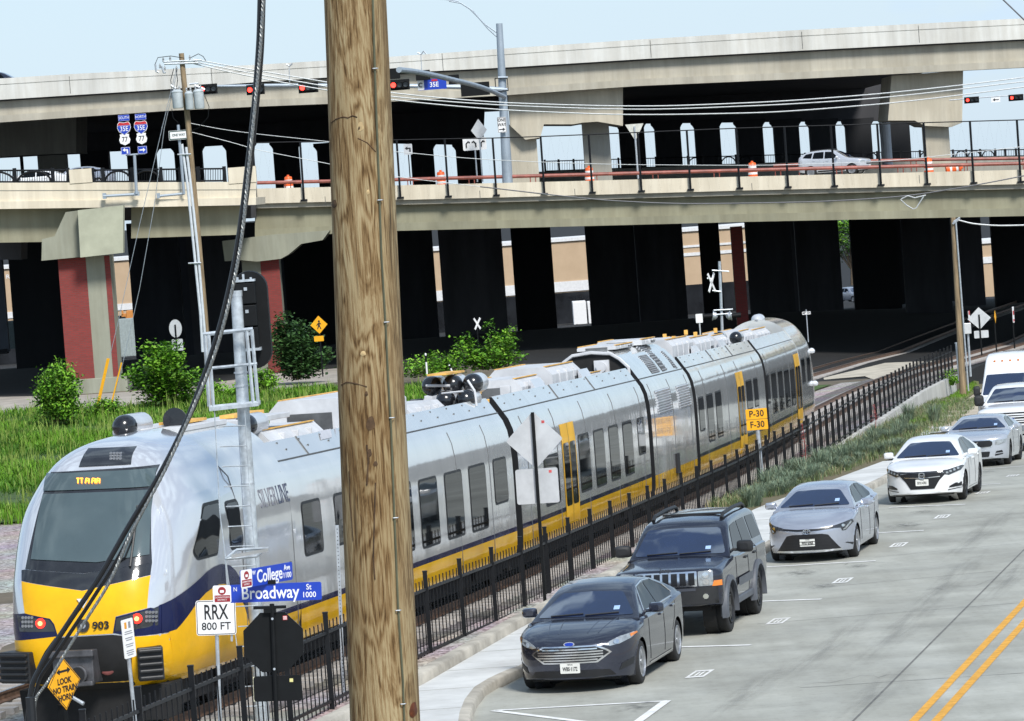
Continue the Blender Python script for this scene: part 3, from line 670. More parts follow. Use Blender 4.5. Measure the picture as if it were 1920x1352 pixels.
def cap_beam(label, poly, Y, depth, m):
    c = P(sum(p[0] for p in poly)/len(poly), sum(p[1] for p in poly)/len(poly), Y)
    b = MB(); w = [P(x, y, Y)-c for x, y in poly]; n = len(w); D = Vector((0, depth, 0))
    b.add(w+[p+D for p in w], [tuple(range(n)), tuple(range(2*n-1, n-1, -1))]+[(i, n+i, n+(i+1) % n, (i+1) % n) for i in range(n)])
    o = b.build('cap_beam', m); o.location = c; return tag(o, label, 'cap beam', 'cap beams under the upper overpass')
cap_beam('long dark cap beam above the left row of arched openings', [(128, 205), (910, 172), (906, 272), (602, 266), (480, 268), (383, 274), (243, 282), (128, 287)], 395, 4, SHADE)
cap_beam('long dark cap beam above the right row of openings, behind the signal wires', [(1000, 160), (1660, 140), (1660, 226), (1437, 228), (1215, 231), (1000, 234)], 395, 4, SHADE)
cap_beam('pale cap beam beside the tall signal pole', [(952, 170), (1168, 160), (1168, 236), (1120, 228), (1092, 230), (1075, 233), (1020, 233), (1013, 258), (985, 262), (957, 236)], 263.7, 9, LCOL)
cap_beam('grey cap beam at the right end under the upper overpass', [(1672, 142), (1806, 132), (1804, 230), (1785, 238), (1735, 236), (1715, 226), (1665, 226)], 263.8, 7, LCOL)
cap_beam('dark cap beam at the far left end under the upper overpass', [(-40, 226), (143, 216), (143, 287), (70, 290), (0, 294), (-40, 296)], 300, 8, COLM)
def column(x0, x1, y0, y1, Y, m, label, flare=6, name='bridge_column', group='columns under the upper overpass'):
    k = K(Y); c = P((x0+x1)/2, y1, Y); w = (x1-x0)/k; h = (y1-y0)/k; f = flare/k
    b = MB(); b.box((0, w*.35, h/2), (w, w*(.7 if name == 'bridge_column' else .25), h))
    if flare: b.prism([(-w/2-f, h+.1), (w/2+f, h+.1), (w/2+f, h-f*.7), (w/2+f*.35, h-f*1.5), (w/2, h-f*2.2), (-w/2, h-f*2.2), (-w/2-f*.35, h-f*1.5), (-w/2-f, h-f*.7)], .02, w*.7-.02)
    o = b.build(name, m); o.location = c; return tag(o, label, 'column', group)
UC = [(42, 48, 292, 360), (75, 128, 285, 360, COLM), (155, 208, 283, 360), (243, 296, 278, 360), (332, 383, 272, 360), (430, 480, 268, 365), (518, 565, 265, 365), (600, 735, 266, 360), (775, 818, 268, 360), (860, 905, 268, 360),
      (1168, 1215, 228, 345), (1235, 1283, 228, 345), (1310, 1357, 226, 345), (1390, 1437, 226, 340), (1458, 1505, 225, 340), (1525, 1573, 225, 335), (1593, 1640, 224, 335), (1665, 1712, 224, 335, DCOL)]
ORD = ['first', 'second', 'third', 'fourth', 'fifth', 'sixth', 'seventh', 'eighth', 'ninth', 'tenth']
for i, c in enumerate(UC):
    if c[0] == 75: lb = 'grey column at the far left behind the arched railing'
    elif c[0] == 42: lb = 'thin dark column at the far left behind the arched railing'
    elif c[0] == 600: lb = 'widest dark column, mostly behind the big wooden pole'
    elif c[0] < 905: lb = ORD[i]+' column from the left in the row behind the ramp railing and wooden pole'
    elif c[0] == 1665: lb = 'dark column beside the one way sign at the right end of the row'
    else: lb = ORD[i-10]+' dark column from the left in the row of sky openings right of the yield sign'
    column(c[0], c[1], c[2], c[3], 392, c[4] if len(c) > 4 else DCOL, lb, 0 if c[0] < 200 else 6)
column(960, 1013, 235, 360, 264.5, LCOL, 'buff brick-edged column right of the tall signal pole', 5)
column(1100, 1150, 228, 355, 266, COLM, 'olive grey column with a pale edge left of the yield sign back', 0)
column(1738, 1785, 232, 330, 264.6, LCOL, 'right-end grey column beside the open sky', 0)
# ---- piers in the dark under the lower overpass
LC = [(31, 127), (256, 350), (365, 462), (545, 640), (725, 826), (837, 956), (973, 1048), (1112, 1198), (1204, 1294), (1324, 1362), (1412, 1496), (1504, 1586), (1608, 1696), (1704, 1790), (1796, 1852), (1872, 1960)]
LC += [(345, 470), (455, 552), (632, 732), (1188, 1212), (1488, 1512), (1688, 1712), (1783, 1802)]
LL = {31: 'dark wall pier left of the red brick pier', 256: 'dark wall pier right of the red brick pier', 1324: 'narrow dark pier left of the red pier behind the crossing mast'}
for i, (x0, x1) in enumerate(LC):
    Y = 300+(i*37 % 60) if i < 16 else 378
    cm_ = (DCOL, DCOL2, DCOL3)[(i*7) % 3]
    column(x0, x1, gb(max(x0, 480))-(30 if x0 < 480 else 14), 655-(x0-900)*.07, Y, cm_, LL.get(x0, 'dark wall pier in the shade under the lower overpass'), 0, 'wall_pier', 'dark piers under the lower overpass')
# ---- railings
def arch_rail(label, posts, ytop, ybot, Y, arcs, name='arched_railing', group='arched black railings'):
    k = K(Y); t = thing(name, label, 'railing', P(posts[0], ybot(posts[0]), Y), group=group)
    for x in posts:
        b = MB(); c = P(x, (ytop(x)+ybot(x))/2, Y); b.box(c, (.2, .2, (ybot(x)-ytop(x))/k+.14)); b.build('post', BLACKM, t, world=True)
    b = MB(); x0, x1 = posts[0], posts[-1]
    for f in (.08, .92):
        b.tube([P(x0+(x1-x0)*i/6, ytop(x0+(x1-x0)*i/6)*(1-f)+ybot(x0+(x1-x0)*i/6)*f, Y) for i in range(7)], .05, 4)
    b.build('rails', BLACKM, t, world=True)
    b = MB(); x = x0
    while x < x1:
        b.tube([P(x, ytop(x)+1, Y), P(x, ybot(x)-1, Y)], .018, 4); x += 4.6
    b.build('balusters', BLACKM, t, world=True)
    for a, c in arcs:
        b = MB(); pts = []
        for i in range(13):
            th = math.pi*i/12; x = (a+c)/2-(c-a)/2*math.cos(th); y = ybot(x)-1-(ybot(x)-ytop(x))*.8*math.sin(th); pts.append(P(x, y, Y-.08))
        b.tube(pts, .06, 4); b.build('arch', BLACKM, t, world=True)
    return t
arch_rail('arched black railing at the far left end of the ramp bridge', [-50, 28, 99, 128], line((-60, 318), (130, 317)), line((-60, 343), (130, 343)), 226.2, [(-48, 27), (33, 96)])
arch_rail('arched black railing between the two cream blocks of the ramp bridge', [174, 193, 248, 302, 338, 372, 421], line((170, 317), (428, 314)), line((170, 343), (428, 341)), 226.2, [(197, 246), (250, 300)])
fd = thing('far_overpass', 'far side road deck and kerb behind the orange barrels', 'overpass', P(1400, 320, 384))
b = MB(); slab(b, 1010, 1975, line((1010, 322), (1300, 311), (1700, 297), (1975, 292)), line((1010, 345), (1300, 333), (1700, 325), (1975, 320)), 384, 3); b.build('deck', COLM, fd, world=True)
arch_rail('distant arched railing seen through the right row of columns', [1022, 1048, 1076, 1098, 1160, 1230, 1290, 1320, 1350, 1380, 1432, 1470, 1510, 1540, 1580, 1620, 1645, 1660, 1690, 1725, 1752, 1787, 1812, 1838, 1866, 1885, 1905, 1925], line((1010, 301), (1300, 293), (1700, 283), (1930, 279)), line((1010, 323), (1300, 312), (1700, 298), (1930, 293)), 384.2, [(1792, 1812), (1815, 1838), (1842, 1864), (1290, 1318), (1352, 1380), (1385, 1410), (1625, 1645), (1725, 1752)])
# chain-link fence posts along the parapet
cf = thing('chain_link_fence', 'tall black chain-link fence along the lower overpass parapet', 'fence', P(480, 380, 239.8))
ft = line((470, 268), (975, 258), (1400, 240), (1740, 230), (2300, 214)); PX = [481, 570, 660, 751, 841, 931, 1021, 1111, 1203, 1295, 1387, 1478, 1565, 1652, 1739, 1826, 1914, 2002, 2090, 2178]
for i, x in enumerate(PX):
    b = MB(); yb_ = pb(x)-4; lean = (yb_-ft(x))*.010
    b.tube([P(x, yb_, 239.8), P(x-7.5, ft(x), 239.8)], .075, 6); b.box(P(x, yb_, 239.85), (.42, .2, .12)); b.build('post', BLACKM, cf, world=True)
b = MB(); b.tube([P(x-7, ft(x), 239.8) for x in [470]+PX+[2200]], .035, 5); b.build('top_rail', BLACKM, cf, world=True)
b = MB()
for a, c in zip(PX, PX[1:]+[1990]):
    n = 5
    for i in range(n):
        for s in (0, 1):
            x0_, x1_ = a-7+(c-a)*i/n, a-7+(c-a)*(i+1)/n
            if s: x0_, x1_ = x1_, x0_
            b.tube([P(x0_, ft(x0_), 239.8), P(x1_+6, pb(x1_)-5, 239.8)], .0012, 3, False)
b.build('wire_mesh', BLACKM, cf, world=True)
HR = mat('rust_red_rail_paint', (.32, .085, .06), .5, 0, .25, 2)
def handrail(label, x0, x1, yl, Y, r, n):
    t = thing('handrail', label, 'handrail', P(x0, yl(x0), Y), group='red handrails on the overpass')
    b = MB(); b.tube([P(x0+(x1-x0)*i/12, yl(x0+(x1-x0)*i/12), Y) for i in range(13)], r, 8); b.build('rail', HR, t, world=True)
    for i in range(n):
        x = x0+(x1-x0)*(i+.5)/n
        for d in (-5, 5):
            b = MB(); p = P(x+d, yl(x+d), Y); b.tube([p, p-Vector((0, 0, .75))], .035, 6); b.build('post', HR, t, world=True)
handrail('long red handrail just behind the overpass parapet', 482, 1975, line((480, 343), (740, 337), (960, 331), (1440, 318), (1975, 305)), 243, .11, 13)
handrail('shorter red handrail behind the silver car on the overpass', 1450, 1975, line((1450, 311), (1640, 301), (1975, 296)), 253, .10, 5)
# orange drums
ORG = mat('orange_plastic', (.85, .13, .02), .45, 0, .06); RWH = mat('white_reflective_band', (.8, .8, .78), .4, 0, .05)
def drum(x, y, Y, label, lying=False):
    p = P(x, y, Y); t = thing('traffic_drum', label, 'traffic drum', p-Vector((0, 0, .5)) if not lying else p, group='orange traffic drums on the overpass')
    if lying: t.rotation_euler = (0, R(86), 0)
    z0 = -.55 if lying else 0
    b = MB(); b.lathe([(.36, z0), (.36, z0+.08), (.30, z0+.1), (.29, z0+.5), (.25, z0+.52), (.24, z0+.9), (.2, z0+.96), (.08, z0+.98), (.08, z0+1.06), (.03, z0+1.08)], 20); b.build('body', ORG, t, smooth=True)
    for a in (.22, .62):
        b = MB(); r = .295 if a < .5 else .25; b.lathe([(r+.004, z0+a), (r+.006, z0+a+.01), (r+.003, z0+a+.13), (r, z0+a+.14)], 20); b.build('white_band', RWH, t, smooth=True)
for x, y, lb in ((541, 345, 'orange drum nearest the cream block at the left end of the handrail'), (827, 336, 'orange drum just right of the big wooden pole'), (1105, 328, 'orange drum left of the yield sign back'), (1411, 319, 'orange drum left of the silver car'), (1741, 311, 'upright orange drum right of the silver car')): drum(x, y, 244.5, lb)
drum(1790, 316, 244.5, 'orange drum lying on its side on the overpass', True)
# ---- what is seen beyond, through the openings
TANW = mat('tan_stucco', (.52, .38, .25), .9, 0, .08, .6, col2=(.47, .34, .22)); TRIMW = mat('white_trim', (.72, .72, .72), .7, 0, .08)
def building(label, x0, x1, ytop, Y, bands, depth=12, m=TANW, glass=None):
    k = K(Y); c = P((x0+x1)/2, ytop, Y); zb = -11.0; h = c.z-zb; w = (x1-x0)/k
    t = thing('commercial_building', label, 'building', (c.x, c.y, zb))
    b = MB(); b.b2((-w/2, 0, 0), (w/2, depth, h)); b.build('wall', m, t)
    b = MB(); b.b2((-w/2-.2, -.25, h+.002), (w/2+.2, depth+.2, h+.4)); b.build('roof_edge', TRIMW, t)
    for y0, y1 in bands:
        b = MB(); b.b2((-w/2, -.12, h-(y1-ytop)/k), (w/2, -.003, h-(y0-ytop)/k)); b.build('white_band', TRIMW, t)
    if glass: b = MB(); b.b2((-w/2+.3, -.08, .2), (w/2-.3, -.003, h-(glass-ytop)/k)); b.build('shop_front', mat('dark_shop_glass', (.02, .022, .026), .1, 0, .3, .4), t)
    return t
bl = building('tan store building with white bands beyond the left arches', -80, 300, 497, 490, [(578, 590)], glass=600)
text('RV', .72, TRIMW, 'lettering', bl, face_at((18-110)/K(490)-.05, -.02, P(110, 497, 490).z+11.0-(512-497)/K(490)), 1.25, .012)
bl2 = building('tan building with white bands seen in the gap right of the wooden pole', 780, 1190, 458, 490, [(533, 552)], glass=554)
building('brown and white building beyond the red crossing pier', 1270, 1420, 430, 490, [(456, 460), (470, 476)], glass=530)
building('small tan building glimpsed at the far right under the overpass', 1840, 1900, 455, 490, [(480, 492)])
wt = thing('delivery_truck', 'white box truck parked beyond the dark arches', 'truck', P(1100, 612, 470))
b = MB()
for x in (1075, 1103): pbox(b, x, 566, x+25, 612, 470, 5)
b.build('box_body', mat('truck_white', (.8, .8, .8), .5, 0, .03), wt, world=True, bevel=.05)
b = MB()
for x in (1082, 1110):
    for dx in (0, 10): p = P(x+dx, 613, 470); b.cyl(p, p+Vector((0, .3, 0)), .35, 14)
b.build('wheels', DARK, wt, world=True)
ct = thing('shipping_container', 'pale grey container beyond the red brick pier', 'container', P(238, 640, 455))
b = MB(); pbox(b, 205, 598, 275, 668, 455, 3)
for i in range(14): pbox(b, 206+i*5, 600, 208.5+i*5, 667, 454.96, .05)
b.build('corrugated_box', mat('container_grey', (.36, .42, .42), .6, .1, .1), ct, world=True)
ex = thing('site_machine', 'orange machine standing behind the pale container', 'machine', P(246, 598, 462))
b = MB(); pbox(b, 237, 582, 256, 600, 462, 2); pbox(b, 228, 588, 238, 600, 462.1, 1.5); pbox(b, 228, 582, 231, 590, 462, .4); b.build('body', mat('machine_orange', (.62, .25, .06), .5, 0, .1), ex, world=True, bevel=.05)
b = MB(); pbox(b, 227, 594, 236, 612, 461.9, .5); b.build('tracks', DARK, ex, world=True)
c2 = thing('shipping_container', 'dull green container behind a mesh gate at the far left', 'container', P(25, 660, 300))
b = MB(); pbox(b, -20, 604, 33, 655, 330, 3)
for i in range(10): pbox(b, -18+i*5, 606, -16+i*5, 654, 329.96, .05)
b.build('corrugated_box', mat('container_green', (.22, .27, .27), .6, .1, .1), c2, world=True)
bpl = thing('steel_column', 'blue-grey steel column at the far left edge', 'column', P(4, 660, 260)); b = MB(); pbox(b, -8, 478, 10, 660, 260, .7); b.build('shaft', mat('blue_grey_paint', (.06, .075, .10), .6, 0, .15, 1), bpl, world=True); b = MB(); pbox(b, -10, 655, 13, 664, 259.8, 1.1); b.build('base_plate', DCOL, bpl, world=True)
# distant trees through the right gap
def tree(label, px, py, Y, h, wd, mats, n, ls, seed):
    random.seed(seed); c = P(px, py, Y); t = thing('tree', label, 'tree', c)
    tb = MB(); tb.tube([(0, 0, 0), (.1, 0, h*.25), (.05, .1, h*.5)], [.22, .17, .1], 8)
    fb = MB(); tips = []
    for i in range(13):
        a = i*2.4; r = wd*.42*math.sqrt((i+.5)/13); z = h*(.45+.5*random.random()*(1-(r/(wd*.5))**2*.6)); tip = Vector((r*math.cos(a), r*math.sin(a), z)); tips.append(tip)
        tb.tube([(0, 0, h*.22), tip*.5+Vector((0, 0, h*.12)), tip], [.09, .05, .015], 5)
    for k in range(n):
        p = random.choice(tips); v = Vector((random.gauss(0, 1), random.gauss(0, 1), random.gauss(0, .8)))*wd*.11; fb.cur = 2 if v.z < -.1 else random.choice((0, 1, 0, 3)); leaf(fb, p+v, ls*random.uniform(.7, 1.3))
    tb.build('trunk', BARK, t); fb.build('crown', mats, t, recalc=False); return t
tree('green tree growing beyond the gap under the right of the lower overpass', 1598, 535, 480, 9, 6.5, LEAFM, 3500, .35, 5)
# ================================================================ TRAIN
def livery(name, stripe=True, ytop=1.0, cab=None):
    m = bpy.data.materials.new(name); m.use_nodes = True; t = m.node_tree; b = t.nodes['Principled BSDF']
    tx = t.nodes.new('ShaderNodeTexCoord'); sp = t.nodes.new('ShaderNodeSeparateXYZ'); t.links.new(tx.outputs['Object'], sp.inputs['Vector'])
    def step(a, lo=False):
        n = t.nodes.new('ShaderNodeMath'); n.operation = 'LESS_THAN'; n.inputs[1].default_value = a; t.links.new(sp.outputs['Z'], n.inputs[0]); return n.outputs[0]
    nz = t.nodes.new('ShaderNodeTexNoise'); nz.inputs['Scale'].default_value = 1.2; nz.inputs['Detail'].default_value = 3
    mp = t.nodes.new('ShaderNodeMapping'); mp.inputs['Scale'].default_value = (1, 1, .5); t.links.new(tx.outputs['Object'], mp.inputs['Vector']); t.links.new(mp.outputs['Vector'], nz.inputs['Vector'])
    rp = t.nodes.new('ShaderNodeValToRGB'); rp.color_ramp.elements[0].position = .3; rp.color_ramp.elements[1].position = .7
    rp.color_ramp.elements[0].color = (.60, .615, .61, 1); rp.color_ramp.elements[1].color = (.68, .69, .68, 1); t.links.new(nz.outputs['Fac'], rp.inputs['Fac'])
    ry = t.nodes.new('ShaderNodeValToRGB'); ry.color_ramp.elements[0].position = .3; ry.color_ramp.elements[1].position = .62
    ry.color_ramp.elements[0].color = (.72, .39, .008, 1); ry.color_ramp.elements[1].color = (.90, .50, .008, 1); t.links.new(nz.outputs['Fac'], ry.inputs['Fac'])
    def mixc(f, a, c):
        n = t.nodes.new('ShaderNodeMix'); n.data_type = 'RGBA'; t.links.new(f, n.inputs['Factor'])
        for s, v in (('A', a), ('B', c)):
            if isinstance(v, tuple): n.inputs[s].default_value = v
            else: t.links.new(v, n.inputs[s])
        return n.outputs['Result']
    f1 = step(ytop+.095) if stripe else step(ytop); f2 = step(ytop)
    base = rp.outputs['Color']
    if cab:
        zn = t.nodes.new('ShaderNodeMath'); zn.operation = 'DIVIDE'; zn.inputs[1].default_value = 4.2; t.links.new(sp.outputs['Z'], zn.inputs[0])
        cr = t.nodes.new('ShaderNodeValToRGB'); cr.color_ramp.interpolation = 'LINEAR'; els = cr.color_ramp.elements
        tabw = [(1.0, .62), (1.8, .95), (2.4, 1.35), (2.8, 1.85), (3.0, 2.3), (3.15, 3.0), (3.22, 3.95), (4.2, 3.95)]
        els[0].position = tabw[0][0]/4.2; els[0].color = (tabw[0][1]/4,)*3+(1,); els[1].position = 1; els[1].color = (3.95/4,)*3+(1,)
        for z_, d_ in tabw[1:-1]: e = els.new(z_/4.2); e.color = (d_/4,)*3+(1,)
        t.links.new(zn.outputs[0], cr.inputs['Fac'])
        ma = t.nodes.new('ShaderNodeMath'); ma.operation = 'MULTIPLY_ADD'; ma.inputs[1].default_value = 4; t.links.new(cr.outputs['Color'], ma.inputs[0]); t.links.new(sp.outputs['X'], ma.inputs[2])
        gt = t.nodes.new('ShaderNodeMath'); gt.operation = 'GREATER_THAN'; gt.inputs[1].default_value = cab; t.links.new(ma.outputs[0], gt.inputs[0])
        base = mixc(gt.outputs[0], base, (.66, .68, .72, 1))
    c = mixc(f1, base, (.006, .010, .055, 1)); c = mixc(f2, c, ry.outputs['Color']); t.links.new(c, b.inputs['Base Color'])
    mm = t.nodes.new('ShaderNodeMath'); mm.operation = 'SUBTRACT'; mm.inputs[0].default_value = 1.0; t.links.new(f1, mm.inputs[1])
    m2 = t.nodes.new('ShaderNodeMath'); m2.operation = 'MULTIPLY'; m2.inputs[1].default_value = .48; t.links.new(mm.outputs[0], m2.inputs[0]); t.links.new(m2.outputs[0], b.inputs['Metallic'])
    b.inputs['Roughness'].default_value = .10; b.inputs['Coat Weight'].default_value = .5; b.inputs['Coat Roughness'].default_value = .05
    n2 = t.nodes.new('ShaderNodeTexNoise'); n2.inputs['Scale'].default_value = .9; n2.inputs['Detail'].default_value = 3; t.links.new(mp.outputs['Vector'], n2.inputs['Vector'])
    bp = t.nodes.new('ShaderNodeBump'); bp.inputs['Strength'].default_value = .07; bp.inputs['Distance'].default_value = .25; t.links.new(n2.outputs['Fac'], bp.inputs['Height']); t.links.new(bp.outputs['Normal'], b.inputs['Normal'])
    return m
LIV = livery('silver_yellow_livery', True, 1.05); LIVP = livery('silver_power_module', False, 1.05)
TSIL = mat('silver_roof_paint', (.62, .64, .68), .3, .3, .08, 1.5, coat=.4)
TWHT = mat('white_nose_paint', (.70, .72, .76), .22, .15, .04, 1, coat=.6)
TYEL = mat('yellow_train_paint', (.88, .47, .006), .35, 0, .1, 1.5, coat=.12, spec=.3); TBLU = mat('navy_train_paint', (.006, .010, .055), .25, 0, .1, 1.5, coat=.2, spec=.3)
TGLS = mat('tinted_window_glass', (.008, .010, .012), .03, 0, .2, .8, spec=.35)
WGLS = mat('windscreen_glass', (.075, .105, .112), .06, 0, .12, .6, coat=.5, spec=.7)
RUB = mat('black_rubber_seal', (.008, .009, .011), .5, 0, .1); MASK = mat('gloss_black_panel', (.03, .032, .036), .12, 0, .3, 1.5, coat=.6)
UNDER = mat('dark_underframe', (.012, .012, .013), .8, 0, .3, 3); ROOFW = mat('roof_unit_white', (.60, .61, .63), .5, .05, .12, 1.5)
ROOFD = mat('roof_well_grey', (.10, .105, .11), .7, 0, .3, 2); YEDGE = mat('yellow_roof_edge', (.78, .44, .10), .6, 0, .2, 3)
TANK = mat('black_tank', (.012, .013, .016), .22, 0, .2, 4, coat=.4); LEDW = mat('led_lamp', (.22, .23, .25), .2, .2, 0, coat=.5); REDL = mat('red_tail_lamp', (.9, .05, .03), .2, 0, 0, emis=2.2, ecol=(1, .015, .008))
REDC = mat('red_tail_lamp_core', (1, .6, .3), .2, 0, 0, emis=3, ecol=(1, .16, .03)); AMBL = mat('amber_led', (1, .4, .05), .4, 0, 0, emis=2, ecol=(1, .35, .03)); SEAM = mat('panel_seam', (.10, .105, .11), .6, 0, .1)
PROF = [(1.22, .50), (1.34, .56), (1.385, .75), (1.40, 1.0), (1.40, 1.5), (1.40, 2.1), (1.395, 2.5), (1.375, 2.85), (1.33, 3.12), (1.25, 3.33), (1.15, 3.48), (1.08, 3.58), (1.0, 3.70), (.93, 3.80)]
WELL = PROF+[(.88, 3.80), (.86, 3.46), (.4, 3.44), (0, 3.44)]
FULL = PROF+[(.72, 4.03), (.5, 4.18), (.3, 4.24), (0, 4.26)]
SJ = [None, (-.09, 79.7), (3.3, 96.7), (4.83, 104.6), (7.8, 120.6), (10.94, 140.0)]
def hd(a, c): return math.atan2(c[0]-a[0], c[1]-a[1])     # heading measured from +Y
def car_matrix(front, rear, facing_cam=True):
    th = hd(front, rear); left = Vector((math.cos(th), -math.sin(th), 0))
    a = Vector((*front, zt(front[1])))-left*1.4; r = Vector((*rear, zt(rear[1])))-left*1.4
    if facing_cam: org, f = r, (a-r).normalized()
    else: org, f = a, (r-a).normalized()
    y = Vector((0, 0, 1)).cross(f).normalized(); z = f.cross(y)
    M = Matrix((f, y, z)).transposed().to_4x4(); M.translation = org; return M, (a-r).length
th1 = hd((-4.66, 59.3), SJ[1]); S0 = (SJ[1][0]-23.7*math.sin(th1), SJ[1][1]-23.7*math.cos(th1)); SJ[0] = S0
rootM, L1 = car_matrix(SJ[0], SJ[1])
tr = thing('commuter_train', 'long silver and yellow commuter train with a rounded white nose', 'train', rootM @ Vector((L1, 0, 0)))
class Car: pass
def ring(p, x): return [(x, y, z) for y, z in p]+[(x, -y, z) for y, z in reversed(p)]
NR = [(.58, .40), (.72, .18), (.95, .05), (1.3, 0), (1.7, .02), (2.1, .10), (2.4, .26), (2.9, .56), (3.4, .90), (3.8, 1.22), (3.95, 1.42), (4.08, 1.72), (4.16, 2.1), (4.21, 2.6), (4.24, 3.4)]
NW = [(.58, 1.2), (.75, 1.32), (1.0, 1.39), (1.4, 1.40), (2.5, 1.40), (2.85, 1.38), (3.12, 1.335), (3.33, 1.26), (3.48, 1.18), (3.65, 1.08), (3.8, .97), (3.95, .82), (4.08, .62), (4.16, .43), (4.21, .24), (4.24, .04)]
def make_car(front, rear, kind, facing=True, name='car_body'):
    c = Car(); M, L = car_matrix(front, rear, facing); c.M = M; c.L = L; g = .30; c.sign = 1 if facing else -1
    b = MB(); rows = []
    prof = WELL if kind != 'power' else FULL
    x1 = L-g if kind in ('mid', 'power') else L-7.0
    n = max(2, int((x1-g)/.8))
    b.grid([ring(prof, g+(x1-g)*i/n) for i in range(n+1)])
    k = len(prof)*2
    b.cur = 1; b.add(ring(prof, g), [tuple(range(k))]); b.add(ring(prof, x1), [tuple(range(k))]); b.cur = 0
    if kind == 'cab':
        # cab: dome section then the layered nose
        nlv = []; tab = smooth_tab(NR); tw = smooth_tab(NW)
        zl = sorted({round(.58+.105*i, 3) for i in range(31)} | {3.85, 3.9, 3.95, 3.99, 4.03, 4.07, 4.11, 4.14, 4.17, 4.2, 4.22, 4.235, 4.24})
        LC = 3.9
        for z in zl:
            w = interp(tw, z); rk = interp(tab, z); row = []
            for s in range(0, 23):
                t = s/22*math.pi/2; e = 2/4.6
                row.append((L-(rk+(LC-rk)*(1-math.cos(t)**e if s < 22 else 1)), w*math.sin(t)**e if s else 0.0, z))
            for q in (4.6, 5.4, 6.2, 7.0): row.append((L-q, w, z))
            full = [(x, -y, zz) for x, y, zz in reversed(row[1:])]+row; nlv.append(full)
        b.grid(nlv); bk = [(L-7.0, w_[-1][1], w_[-1][2]) for w_ in nlv]; b.add(bk+[(x_, -y_, z_) for x_, y_, z_ in reversed(bk)], [tuple(range(2*len(bk)))]); mid = nlv[-1]; b.add(mid, [tuple(range(len(mid)))]); b.add(nlv[0], [tuple(range(len(mid)))])
    inv = wm(tr).inverted()
    o = b.build(name, [LIVP if kind == 'power' else (livery('cab_livery', True, 1.05, L) if kind == 'cab' and facing else LIV), RUB], tr, smooth=True, angle=28)
    o.matrix_local = inv @ M
    o.location, o.rotation_euler = (inv @ M).to_translation(), (inv @ M).to_euler()
    c.o = o; c.bvh = bvh_of(o); c.Mi = M.inverted()
    # underframe and bogies
    u = MB(); u.b2((.3, -1.05, .2), (x1+(0 if kind != 'cab' else 6.2), 1.05, .62)); u.build('underframe', UNDER, o)
    for bx in ([1.6] if kind != 'cab' else [1.6, L-4.6]):
        q = MB(); q.b2((bx-1.5, -1.12, .3), (bx+1.5, 1.12, .62))
        for dx in (-1.1, 1.1):
            for s in (-1, 1): q.cyl((bx+dx, s*.72, .43), (bx+dx, s*.86, .43), .43, 20)
        q.build('bogie', UNDER, o)
    return c
def hit(c, x, y):
    o = c.Mi @ CAM; d = (c.Mi.to_3x3() @ ray(x, y)).normalized(); h = c.bvh.ray_cast(o, d)
    if h[0] is None:
        best = None
        for t in range(40, 160):
            p = o+d*t; q = c.bvh.find_nearest(p)
            if best is None or q[3] < best[1]: best = (q[0], q[3])
        return best[0]
    return h[0]
def pxpoly(c, pts, axis):
    i = {'x': (1, 2), 'y': (0, 2), 'z': (0, 1)}[axis]
    return [(hit(c, *p)[i[0]], hit(c, *p)[i[1]]) for p in pts]
def rounded(poly, r, n=3):
    out = []; m = len(poly)
    for k in range(m):
        p = Vector(poly[k]); a = Vector(poly[k-1])-p; d = Vector(poly[(k+1) % m])-p
        ra = min(r, a.length*.45, d.length*.45); p0 = p+a.normalized()*ra; p1 = p+d.normalized()*ra
        for i in range(n+1):
            f = i/n; q = p0*(1-f)**2+p*2*f*(1-f)+p1*f*f; out.append((q.x, q.y))
    return out
def inset(poly, d):
    cx = sum(p[0] for p in poly)/len(poly); cy = sum(p[1] for p in poly)/len(poly)
    w = max(p[0] for p in poly)-min(p[0] for p in poly); h = max(p[1] for p in poly)-min(p[1] for p in poly)
    return [(cx+(p[0]-cx)*(1-2*d/w), cy+(p[1]-cy)*(1-2*d/h)) for p in poly]
def dec(c, pts, axis, m, name, off=.006, res=.14, px=True, sign=None, parent=None):
    poly = pxpoly(c, pts, axis) if px else pts
    return decal(c.bvh, poly, axis, sign if sign is not None else (c.sign if axis == 'y' else 1), off, res, name, m, parent or c.o)
def square_up(poly):   # windows have upright sides: average the four measured corners
    xs = sorted(p[0] for p in poly); zz = sorted(p[1] for p in poly)
    return [(xs[0]*.5+xs[1]*.5, zz[2]*.5+zz[3]*.5), (xs[2]*.5+xs[3]*.5, zz[2]*.5+zz[3]*.5), (xs[2]*.5+xs[3]*.5, zz[0]*.5+zz[1]*.5), (xs[0]*.5+xs[1]*.5, zz[0]*.5+zz[1]*.5)]
def window(c, pts, square=True, glass=None, r=.12):
    poly = pxpoly(c, pts, 'y')
    if square and len(poly) == 4: poly = square_up(poly)
    poly = rounded(poly, r)
    w = decal(c.bvh, poly, 'y', c.sign, .006, .3, 'window', RUB, c.o)
    decal(c.bvh, inset(poly, .045), 'y', c.sign, .011, .3, 'pane', glass or TGLS, w)
    return w
